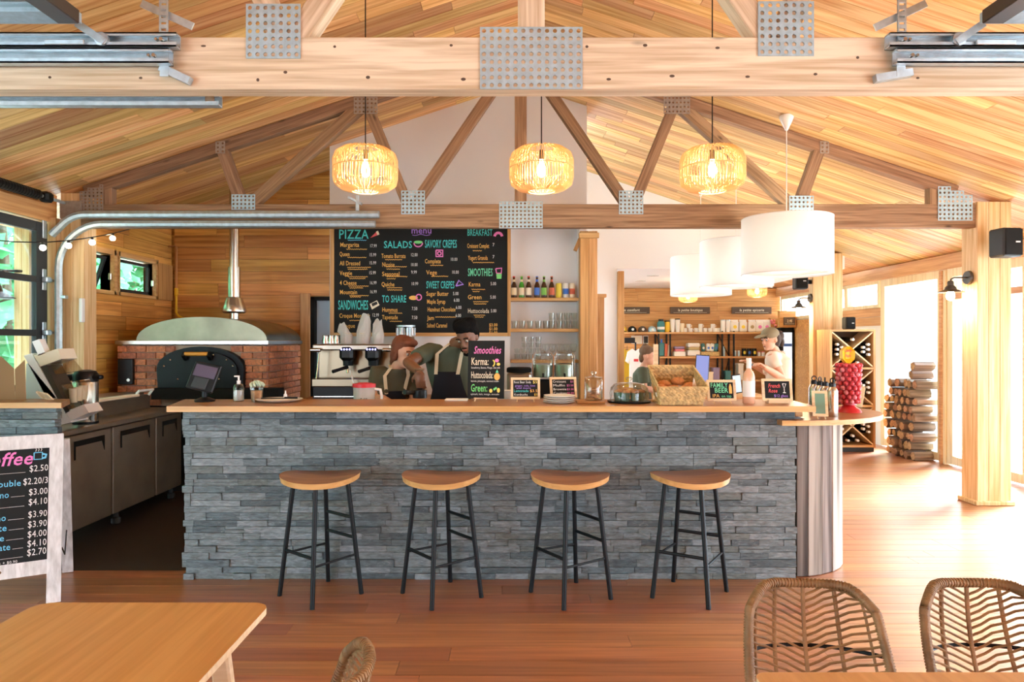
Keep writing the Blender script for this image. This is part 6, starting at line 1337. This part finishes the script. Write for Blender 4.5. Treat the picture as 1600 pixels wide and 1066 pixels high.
# stacked firewood, ends towards the room
R.seed(21)
fy0, fy1, fxf = 8.50, 9.15, 5.03; zz_ = 0.; r = 0
lm_ = []
for v in range(4):
    b = MB(); rr = random.Random(v+40); n = 6; rad = [rr.uniform(.75, 1.1) for _ in range(n)]
    ring = [(math.cos(2*math.pi*k/n+.3*v)*rad[k], math.sin(2*math.pi*k/n+.3*v)*rad[k]) for k in range(n)]
    b.loft([[Vector((x, c*s, d*s)) for c, d in ring] for x, s in ((-.5, .92), (-.47, 1), (.47, 1), (.5, .92))]); lm_.append((b.mesh('log', 'log_bark'), MB().add([Vector((-.505, c*.9, d*.9)) for c, d in ring], [tuple(range(n))]).mesh('log_end', 'log_end')))
n_l = 0
while zz_ < 1.16:
    rr_ = R.uniform(.05, .068); y = fy0+(rr_ if r % 2 else 0)
    n_c = 0; ymax = fy1 if zz_ < .75 else fy1-(.05 if zz_ < .9 else .55)
    while y < ymax:
        ry = R.uniform(.05, .075); ln = R.uniform(.26, .30); c = (fxf+ln/2+R.uniform(-.03, .03), y+ry, zz_+rr_+.002)
        o = bpy.data.objects.new('firewood_log', lm_[n_l % 4][0]); COL.objects.link(o); o.location = c; o.rotation_euler = (R.choice((0, 1, 2, 3)), 0, R.uniform(-.05, .05)); o.scale = (ln, ry*.97, rr_*1.02)
        n_c += 1; tag(o, 'split log in the firewood stack, %s layer up, %s from the pillar end' % (ORD[r], ORD[n_c-1]), 'log', 'split logs in the firewood stack'); e = bpy.data.objects.new('cut_end', lm_[n_l % 4][1]); COL.objects.link(e); e.parent = o; n_l += 1
        y += 2*ry
    zz_ += 2*rr_*.95; r += 1

# ------------------------------------------------------------ the shop behind
sh_y0, sh_y1 = 13.12, 13.46
shelf = thing('shop_shelf', 'long shop shelving of brown boards on black metal frames', 'shelf', (3.2, 13.3, 0))
sx0, sx1 = PX(972, 13.2), PX(1205, 13.2); sz = [PZ(519, 13.12), PZ(557, 13.12), .75, .32]
for z, a in ((sz[0], sx0), (sz[1], PX(1030, 13.2)), (sz[2], PX(1030, 13.2)), (sz[3], PX(1030, 13.2))): MB().cbox(((a+sx1)/2, 13.29, z-.018), (sx1-a, .34, .036), .003).build('shelf_board', 'oak_trim_x', shelf)
for px in (1028, 1046, 1127, 1145):
    for y in (13.14, 13.44): MB().bx((PX(px, 13.2)-.014, y-.014, 0), (PX(px, 13.2)+.014, y+.014, sz[0]+.02 if px > 1030 else sz[0]-.02)).build('upright', 'black_metal', shelf)
for px in (1046, 1145): MB().bar((PX(px, 13.2), 13.44, sz[1]), (PX(px-17, 13.2), 13.44, sz[0]-.05), .012, .02, (0, 1, 0)).build('brace', 'black_metal', shelf); MB().bar((PX(px-17, 13.2), 13.44, .3), (PX(px, 13.2), 13.44, sz[1]-.05), .012, .02, (0, 1, 0)).build('brace', 'black_metal', shelf)
def on(row, px): return (PX(px, 13.22), 13.24, sz[row]+.001)
def item(nm, lab, cat, row, px, parts, grp=None):
    l = on(row, px); t = thing(nm, lab, cat, l, group=grp)
    for p in parts:
        k, n_, m = p[0], p[1], p[2]
        if k == 'l': MB().lathe(p[3], l, 14).build(n_, m, t, 40)
        elif k == 'b': MB().cbox(Vector(l)+Vector(p[3]), p[4], p[5] if len(p) > 5 else .006, Euler(p[6]).to_matrix() if len(p) > 6 else None).build(n_, m, t)
        elif k == 's': MB().ball(Vector(l)+Vector(p[3]), p[4], 12, p[5]).build(n_, m, t, 60)
    return t
cap = lambda c, f: [('l', 'crown', c, [(.083, 0), (.084, .04), (.07, .085), (.035, .11), (.006, .117)]), ('s', 'brim', f, (0, -.09, .013), .07, (.95, .8, .14)), ('s', 'badge', 'label_white', (0, -.078, .05), .026, (1, .4, 1))]
item('hat', 'yellow and black cap at the end of the top shop shelf', 'hat', 0, 973, cap('yellow', 'black_matte')); item('hat', 'black cap on the top shop shelf beside the yellow cap', 'hat', 0, 988, cap('black_matte', 'black_matte')); item('hat', 'dark brown cap on the top shop shelf', 'hat', 0, 1004, cap('sign_dark', 'sign_dark')); item('hat', 'grey cap on the top shop shelf before the dark mug pack', 'hat', 0, 1019, cap('galv_flat', 'label_white'))
item('thermos', 'dark blue printed flask on the top shop shelf', 'flask', 0, 1033, [('l', 'body', 'teal', [(.07, 0), (.075, .02), (.075, .18), (.05, .21)]), ('l', 'band', 'label_white', [(.077, .05), (.077, .10)]), ('l', 'lid', 'black_plastic', [(.05, .21), (.05, .25)])])
item('coffee_tin', 'yellow tin standing on the top shop shelf', 'tin', 0, 1043, [('l', 'body', 'yellow', [(.05, 0), (.05, .20)]), ('l', 'lid', 'black_plastic', [(.052, .20), (.052, .22)])])
for k, (px, h) in enumerate(((1051, .24), (1059, .24), (1066, .15))): item('cup_sleeve', ('tall white cup stack beside the yellow tin', 'tall white cup stack with a black lid on the top shop shelf', 'short cream cup stack on the top shop shelf')[k], 'cups', 0, px, [('l', 'body', 'label_white' if k < 2 else 'cream', [(.04, 0), (.05, h)]), ('l', 'lid', 'black_plastic' if k == 1 else 'cream', [(.052, h), (.045, h+.02)])])
mg = None; mgn = 0
for px, dz in ((1071, 0), (1076, .08), (1079, 0), (1088, 0), (1095, 0), (1102, 0), (1095, .08), (1110, 0), (1117, 0), (1114, .08), (1122, 0)):
    l = on(0, px); l = (l[0], l[1], l[2]+dz)
    mgn += 1; ml_ = 'white mug %s from the cup stacks, %s on the top shop shelf' % (ORD[mgn-1], 'stacked upper one' if dz else 'standing')
    if mg is None: mg = thing('mug', ml_, 'mug', l, group='white mugs on the top shop shelf'); MB().lathe([(.036, 0), (.04, .005), (.04, .078), (.036, .078), (.034, .012)], l, 12, cap=False).build('body', 'label_white', mg, 40); MB().tube([(l[0]+.038, l[1], l[2]+.06), (l[0]+.062, l[1], l[2]+.055), (l[0]+.062, l[1], l[2]+.025), (l[0]+.038, l[1], l[2]+.02)], .006, 6).build('handle', 'label_white', mg)
    else: dup(mg, l, 0, ml_)
for k, (px, c) in enumerate(((1130, 'label_white'), (1138, 'label_white'))): item('tall_canister', ('white canister on the top shop shelf beside the mugs', 'white canister on the top shop shelf beside the coffee bags')[k], 'canister', 0, px, [('l', 'body', c, [(.045, 0), (.047, .22)]), ('l', 'lid', 'galv', [(.048, .22), (.045, .24)])])
def bagp(m, acc): return [('b', 'bag', m, (0, 0, .105), (.15, .085, .21), .02), ('b', 'folded_top', m, (0, 0, .225), (.14, .02, .03), .004), ('s', 'print', acc, (0, -.043, .10), .035, (1, .1, 1))]
for k, px in enumerate((1148, 1161, 1175)): item('coffee_bag', ('white coffee bag with a yellow print, beside the canisters', 'white coffee bag with a yellow print, middle of three', 'white coffee bag with a dark print, beside the pink bags')[k], 'bag', 0, px, bagp('coffee_bag', ('label_yellow', 'label_yellow', 'khaki')[k]))
for k, px in enumerate((1187, 1198)): item('tea_bag_pack', ('pink and white pack on the top shop shelf beside the coffee bags', 'pink and white pack at the window end of the shelf')[k], 'bag', 0, px, bagp('label_white', 'ink_pink'))
# second shelf
item('wine_bag', 'dark blue bag with a bottle on the second shop shelf', 'bag', 1, 1034, [('b', 'bag', 'teal', (0, 0, .13), (.12, .1, .26), .02), ('l', 'neck', 'label_blue', [(.02, .25), (.02, .33)])]); item('book', 'red book standing on the second shop shelf', 'book', 1, 1040, [('b', 'cover', 'label_red', (0, 0, .12), (.05, .15, .24), .004)]); item('book', 'cream book leaning on the second shop shelf', 'book', 1, 1044, [('b', 'cover', 'cream', (0, 0, .11), (.03, .14, .22), .003, (0, .12, 0))])
item('folded_clothes', 'dark folded sweater with white print on the second shop shelf', 'clothes', 1, 1061, [('b', 'carton', 'label_white', (0, 0, .045), (.22, .2, .09), .01), ('b', 'pink_layer', 'pink', (0, 0, .115), (.19, .18, .045), .015), ('b', 'dark_layer', 'purple_grey', (0, -.005, .165), (.2, .19, .05), .018)])
item('towel_pile', 'pile of white and tan folded towels on the second shop shelf', 'towels', 1, 1083, [('b', 'towel', 'label_white', (0, 0, .06), (.24, .22, .11), .02), ('b', 'towel', 'khaki', (0, 0, .145), (.23, .21, .055), .02), ('b', 'towel', 'coffee_bag', (0, 0, .215), (.23, .21, .08), .02)])
cr_ = item('wicker_tray', 'low wicker tray holding jars and pouches on the second shop shelf', 'tray', 1, 1108, [('b', 'tray', 'seagrass', (0, 0, .045), (.36, .22, .085), .01)]); 
for k, (px, m) in enumerate(((1099, 'teal'), (1107, 'label_white'), (1113, 'label_white'), (1119, 'teal'))):
    l = on(1, px); t = thing('pouch', ('dark teal bottle in the wicker tray beside the towels', 'white pouch in the wicker tray beside the dark teal bottle', 'white pouch second from the window end of the wicker tray', 'teal pouch leaning at the end of the wicker tray')[k], 'pouch', (l[0], l[1], l[2]+.09)); o_ = Vector((l[0], l[1], l[2]+.09)); MB().cbox(o_+Vector((0, 0, .08)), (.075, .06, .16), .018, Euler((0, .12*(k-1), 0)).to_matrix()).build('body', m, t); MB().ball(o_+Vector((0, -.031, .07)), .022, 8, (1, .2, 1.2)).build('print', 'label_blue' if k else 'label_white', t)
item('lotion_bottle', 'pale blue bottle on the second shop shelf by the black frame', 'bottle', 1, 1131, [('l', 'body', 'pale_blue', [(.03, 0), (.032, .13), (.012, .16), (.012, .19)])])
for k, px in enumerate((1149, 1155)): item('small_jar', ('pale blue small jar beside the black frame', 'pale blue small jar beside the dark jars')[k], 'jar', 1, px, [('l', 'body', 'pale_blue', [(.025, 0), (.028, .09)]), ('l', 'lid', 'label_white', [(.028, .09), (.028, .11)])])
for k, (px, m) in enumerate(((1163, 'label_yellow'), (1171, 'label_blue'), (1179, 'label_yellow'))): item('dark_jar', ('black jar with a yellow label, nearest the pale jars', 'black jar with a blue label on the second shop shelf', 'black jar with a yellow label, nearest the white jars')[k], 'jar', 1, px, [('l', 'body', 'black_plastic', [(.045, 0), (.045, .15)]), ('s', 'label', m, (0, -.03, .07), .035, (.8, .6, 1.3))])
for k, px in enumerate((1187, 1193)): item('white_jar', ('white lidded jar beside the dark jars', 'white lidded jar at the end of the second shop shelf')[k], 'jar', 1, px, [('l', 'body', 'label_white', [(.032, 0), (.032, .075)]), ('l', 'lid', 'pink', [(.033, .075), (.033, .09)])])
# wall signs
def wsign(px0, px1, y0, y1, txt, lab, d, w):
    t = thing('wall_sign', lab, 'sign', ((PX(px0, d)+PX(px1, d))/2, d, PZ((y0+y1)/2, d)), group='dark wooden wall signs'); MB().cbox(((PX(px0, d)+PX(px1, d))/2, d-.01, PZ((y0+y1)/2, d)), (PX(px1, d)-PX(px0, d), .02, PZ(y0, d)-PZ(y1, d)), .003).build('plank', 'sign_dark', t)
    B = Board((PX(px0, d), d-.021, PZ(y1, d)), (1, 0, 0), (0, 0, 1)); W_ = PX(px1, d)-PX(px0, d); B.text(txt, W_/2, .05, .05, 'ink_cream', w=W_*w, align='CENTER', bold=.02, shear=.15); B.line([(W_*.08, .022), (W_*.92, .022)], .002, 'ink_cream'); B.build(t)
wsign(952, 1015, 480, 490.5, 'bon confort', 'dark wooden wall sign partly hidden by the shop door frame', 13.44, .5); wsign(1047, 1109, 480, 490.5, 'la petite boutique', 'dark wooden wall sign with white script above the mugs', 13.44, .62); wsign(1143, 1205, 480, 490.5, 'la petite epicerie', 'dark wooden wall sign with white script above the coffee bags', 13.44, .62)
# drinks fridge, its wood surround, till counter, clothes
fr = thing('drinks_fridge', 'black framed glass door drinks fridge at the end of the shop', 'fridge', (PX(1231, 12.9), 13.0, 0)); fx0, fx1 = PX(1221, 12.7), PX(1241, 12.7); fz = PZ(512, 12.7)
MB().bx((fx0, 12.72, 0), (fx1, 13.2, fz)).build('cabinet', 'black_matte', fr); dr = MB().bx((fx0+.0, 12.70, .1), (fx0+.035, 12.72, fz-.05)).bx((fx1-.035, 12.70, .1), (fx1, 12.72, fz-.05)).bx((fx0, 12.70, fz-.09), (fx1, 12.72, fz-.05)).bx((fx0, 12.70, .06), (fx1, 12.72, .1)).build('door_frame', 'black_metal', fr)
MB().bx((fx0+.035, 12.711, .1), (fx1-.035, 12.715, fz-.09)).build('glass_door', mat('fridge_glow', (.62, .74, .82), .2, emit=.35, ec=(.7, .85, 1)).name, fr)
for k in range(4): MB().bx((fx0+.04, 12.705, .35+.35*k), (fx1-.04, 12.711, .40+.35*k)).build('stocked_row', 'label_blue' if k % 2 else 'label_green', fr)
tag(MB().bx((PX(1211, 13.0), 13.22, 0), (XW-.002, 13.34, 1.95)).build('trim_9', 'shop_cedar'), kind='structure')
MB_ = thing('fridge_surround', 'orange wooden board panel above the drinks fridge in the shop corner', 'panel', (5.1, 12.66, fz)); MB().bx((PX(1219, 12.6), 12.62, fz+.005), (5.25, 12.72, PZ(486, 12.6))).build('head_board', 'shop_cedar', MB_); tag(MB().bx((XW-.03, 11.95, 0), (XW-.002, 13.2, 1.89)).build('trim_10', 'shop_cedar'), kind='structure')
wsign(1224, 1242, 496, 508, '2.95', 'small dark price sign over the drinks fridge', 12.60, .45)
tc = thing('till_counter', 'wooden shop till counter behind the bread basket', 'counter', (2.75, 8.6, 0)); MB().bx((2.08, 8.42, 0), (3.1, 8.74, .80)).build('body', 'shop_cedar', tc); MB().cbox((2.58, 8.56, .82), (1.04, .36, .04), .004).build('top', 'oak_trim_x', tc)
t = thing('till_screen', 'blue flat till screen standing on the shop counter', 'screen', (PX(1097, 8.5), 8.5, .84)); M = Euler((0, .06, -.25)).to_matrix(); MB().cbox((PX(1097, 8.5), 8.5, PZ(576, 8.5)), (.165, .02, .34), .006, M).build('bezel', 'black_plastic', t); MB().box((PX(1097, 8.5)-.003, 8.488, PZ(576, 8.5)), (.150, .004, .32), M).build('screen', 'blue_screen', t); MB().cbox((PX(1097, 8.5), 8.53, .92), (.10, .06, .16), .006).build('stand', 'black_plastic', t)
t = thing('till_screen', 'pale blue small screen behind the wine bottle', 'screen', (PX(1152, 8.4), 8.55, .84)); MB().cbox((PX(1152, 8.5), 8.52, .965), (.12, .02, .24), .006, Euler((0, -.12, .2)).to_matrix()).build('bezel', 'black_plastic', t); MB().box((PX(1152, 8.5), 8.508, .965), (.105, .004, .21), Euler((0, -.12, .2)).to_matrix()).build('screen', 'pale_blue', t)
rk = thing('clothes_rail', 'thin black clothes rail with T-shirts at the shop entrance', 'clothes rail', (PX(985, 11), 11.0, 0)); rx0, rx1 = PX(974, 11), PX(993, 11); rt_ = PZ(535, 11)
MB().tube([(rx0, 11, 0), (rx0, 11, rt_), (rx1, 11, rt_), (rx1, 11, 0)], .014, 8).build('frame', 'black_metal', rk, 40); MB().cbox(((rx0+rx1)/2, 11, .03), (.3, .4, .05), .006).build('foot', 'black_metal', rk); MB().cbox((PX(984, 10.95), 10.95, rt_+.03), (.17, .012, .09), .003).build('sign_plate', 'black_plastic', rk)
def tee(lab, px, y, m, zt, wd):
    x = PX(px, y); t = thing('hanging_shirt', lab, 'shirt', (x, y, zt)); pg = [(-.08, 0), (-.2, -.05), (-.26, -.20), (-.18, -.24), (-.15, -.16), (-.16, -.62), (.16, -.62), (.15, -.16), (.18, -.24), (.26, -.20), (.2, -.05), (.08, 0), (0, -.04)]
    MB().prism([(x+a*wd, zt+b) for a, b in pg], y-.018, y+.018).build('body', m, t); MB().tube([(x, y, zt-.02), (x, y, zt+.05)], .004, 6).build('hanger', 'black_metal', t); return t
tee('mustard yellow T-shirt hanging on the black clothes rail', 980, 11.10, 'yellow', PZ(545, 11.1), .62); s_ = tee('white T-shirt with a small red mark on the clothes rail', 993, 10.9, 'label_white', PZ(545, 10.9), .62); MB().bx((PX(990, 10.9), 10.876, PZ(565, 10.9)), (PX(997, 10.9), 10.881, PZ(561, 10.9))).build('print', 'red', s_)
t = thing('flat_board', 'tall pale board leaning upright near the shop till', 'board', (PX(1024, 8.6), 8.62, 0)); MB().bx((PX(1021, 8.62), 8.60, 0), (PX(1028, 8.62), 8.63, PZ(538, 8.62))).build('board', 'pale_wood', t)
for px, lab, m in ((995, 'white framed picture on the shop wall', 'label_white'), (1009, 'small dark framed picture on the shop wall', 'black_plastic')):
    t = thing('picture', lab, 'picture', (PX(px, 13.45), 13.45, PZ(531, 13.45))); w_ = .21 if m == 'label_white' else .10; MB().cbox((PX(px, 13.45), 13.455, PZ(531, 13.45)), (w_, .03, .16), .004).build('frame', 'label_white', t); MB().bx((PX(px, 13.45)-w_*.4, 13.437, PZ(531, 13.45)-.065), (PX(px, 13.45)+w_*.4, 13.44, PZ(531, 13.45)+.065)).build('print', 'cream' if m == 'label_white' else m, t)
fv = thing('flower_pot', 'pot of pink flowers on the top shop shelf behind the cap', 'plant', on(0, 1209)); l = on(0, 1209)
MB().lathe([(.04, -.0), (.055, .09)], (l[0]-.03, l[1], l[2]), 12).build('pot', 'khaki', fv)
b = MB(); rr = random.Random(3)
for k in range(16): b.ball((l[0]-.03+rr.uniform(-.07, .07), l[1]+rr.uniform(-.06, .06), l[2]+.16+rr.uniform(-.05, .07)), .028, 6)
b.build('blossom', 'pink', fv, 60)

# goods heaped on the low shelves behind the screens
for k, (px, m, z, w_, h_) in enumerate(((1097, 'pink', 2, .14, .2), (1108, 'cream', 2, .12, .14), (1118, 'purple_grey', 2, .12, .22), (1136, 'teal', 2, .11, .16), (1156, 'coffee_bag', 2, .10, .3), (1170, 'label_white', 2, .12, .15), (1062, 'khaki', 2, .2, .16), (1080, 'label_red', 2, .16, .12))):
    item('gift_box', ('pink', 'cream', 'purple grey', 'dark teal', 'off white', 'white', 'tan', 'red')[k]+' gift box on the lower shop shelf', 'box', z, px, [('b', 'box', m, (0, 0, h_/2), (w_, .18, h_), .008), ('b', 'lid', m, (0, 0, h_), (w_+.012, .19, .03), .004)])

# ------------------------------------------------------------ outside
tag(None or post('pale outdoor post standing beyond the glass door', -4.78, -4.63, 6.55, 6.70, False, top=2.7), None)
ol = thing('outdoor_lamp', 'dark gooseneck lamp on the outdoor post beyond the glass door', 'lamp', (-4.9, 6.5, 2.05)); MB().tube([(-4.70, 6.56, 2.17), (-4.84, 6.50, 2.17), (-4.90, 6.48, 2.14), (-4.90, 6.48, 2.02)], .014, 8).build('arm', 'black_metal', ol, 40); MB().lathe([(.03, .05), (.05, .02), (.06, -.03), (.16, -.09), (.155, -.095)], (-4.90, 6.48, 2.0), 20).build('shade', 'black_metal', ol, 40)
def tree(label, x, y, h, r, sd, m='leaf'):
    t = thing('tree', label, 'tree', (x, y, -.12), group='trees outside'); rr = random.Random(sd); MB().tube([(x, y, -.12), (x+.1, y, h*.4), (x, y, h*.8)], [.14, .11, .04], 8).build('trunk', 'bark', t, 60); b = MB()
    for k in range(2200):
        a, ph, q = rr.uniform(0, 6.283), math.acos(rr.uniform(-1, 1)), rr.uniform(.55, 1)**.6; p = Vector((x+r*q*math.sin(ph)*math.cos(a), y+r*q*math.sin(ph)*math.sin(a), h*.55+h*.48*q*math.cos(ph))); u = Vector((rr.gauss(0, 1), rr.gauss(0, 1), rr.gauss(0, 1))).normalized()*rr.uniform(.14, .30); v = Vector((rr.gauss(0, 1), rr.gauss(0, 1), rr.gauss(0, 1))).normalized()*rr.uniform(.10, .2)
        b.add([p-u, p+v, p+u, p-v], [(0, 1, 2, 3)])
    b.build('crown', m, t, None, kind='stuff')
for k, (x, y, h, r, q) in enumerate(((-8.6, 7.6, 5, 1.9, 'nearest the small kitchen windows'), (-8.7, 11.6, 5.2, 1.9, 'directly behind the kitchen'), (-12.2, 9.6, 6.5, 1.95, 'tall one in the back row'), (-12.4, 13.8, 6.8, 1.95, 'farthest in the back row'), (-8.8, 15.7, 5, 1.9, 'farthest along the wall'), (-12.3, 5.4, 6.5, 1.95, 'back row opposite the glass door'), (-8.7, 3.5, 5.4, 1.9, 'opposite the glass door'), (-8.9, -.6, 5.5, 1.9, 'opposite the open bay'))):
    tree('leafy green tree outside, '+q, x, y, h, r, k)
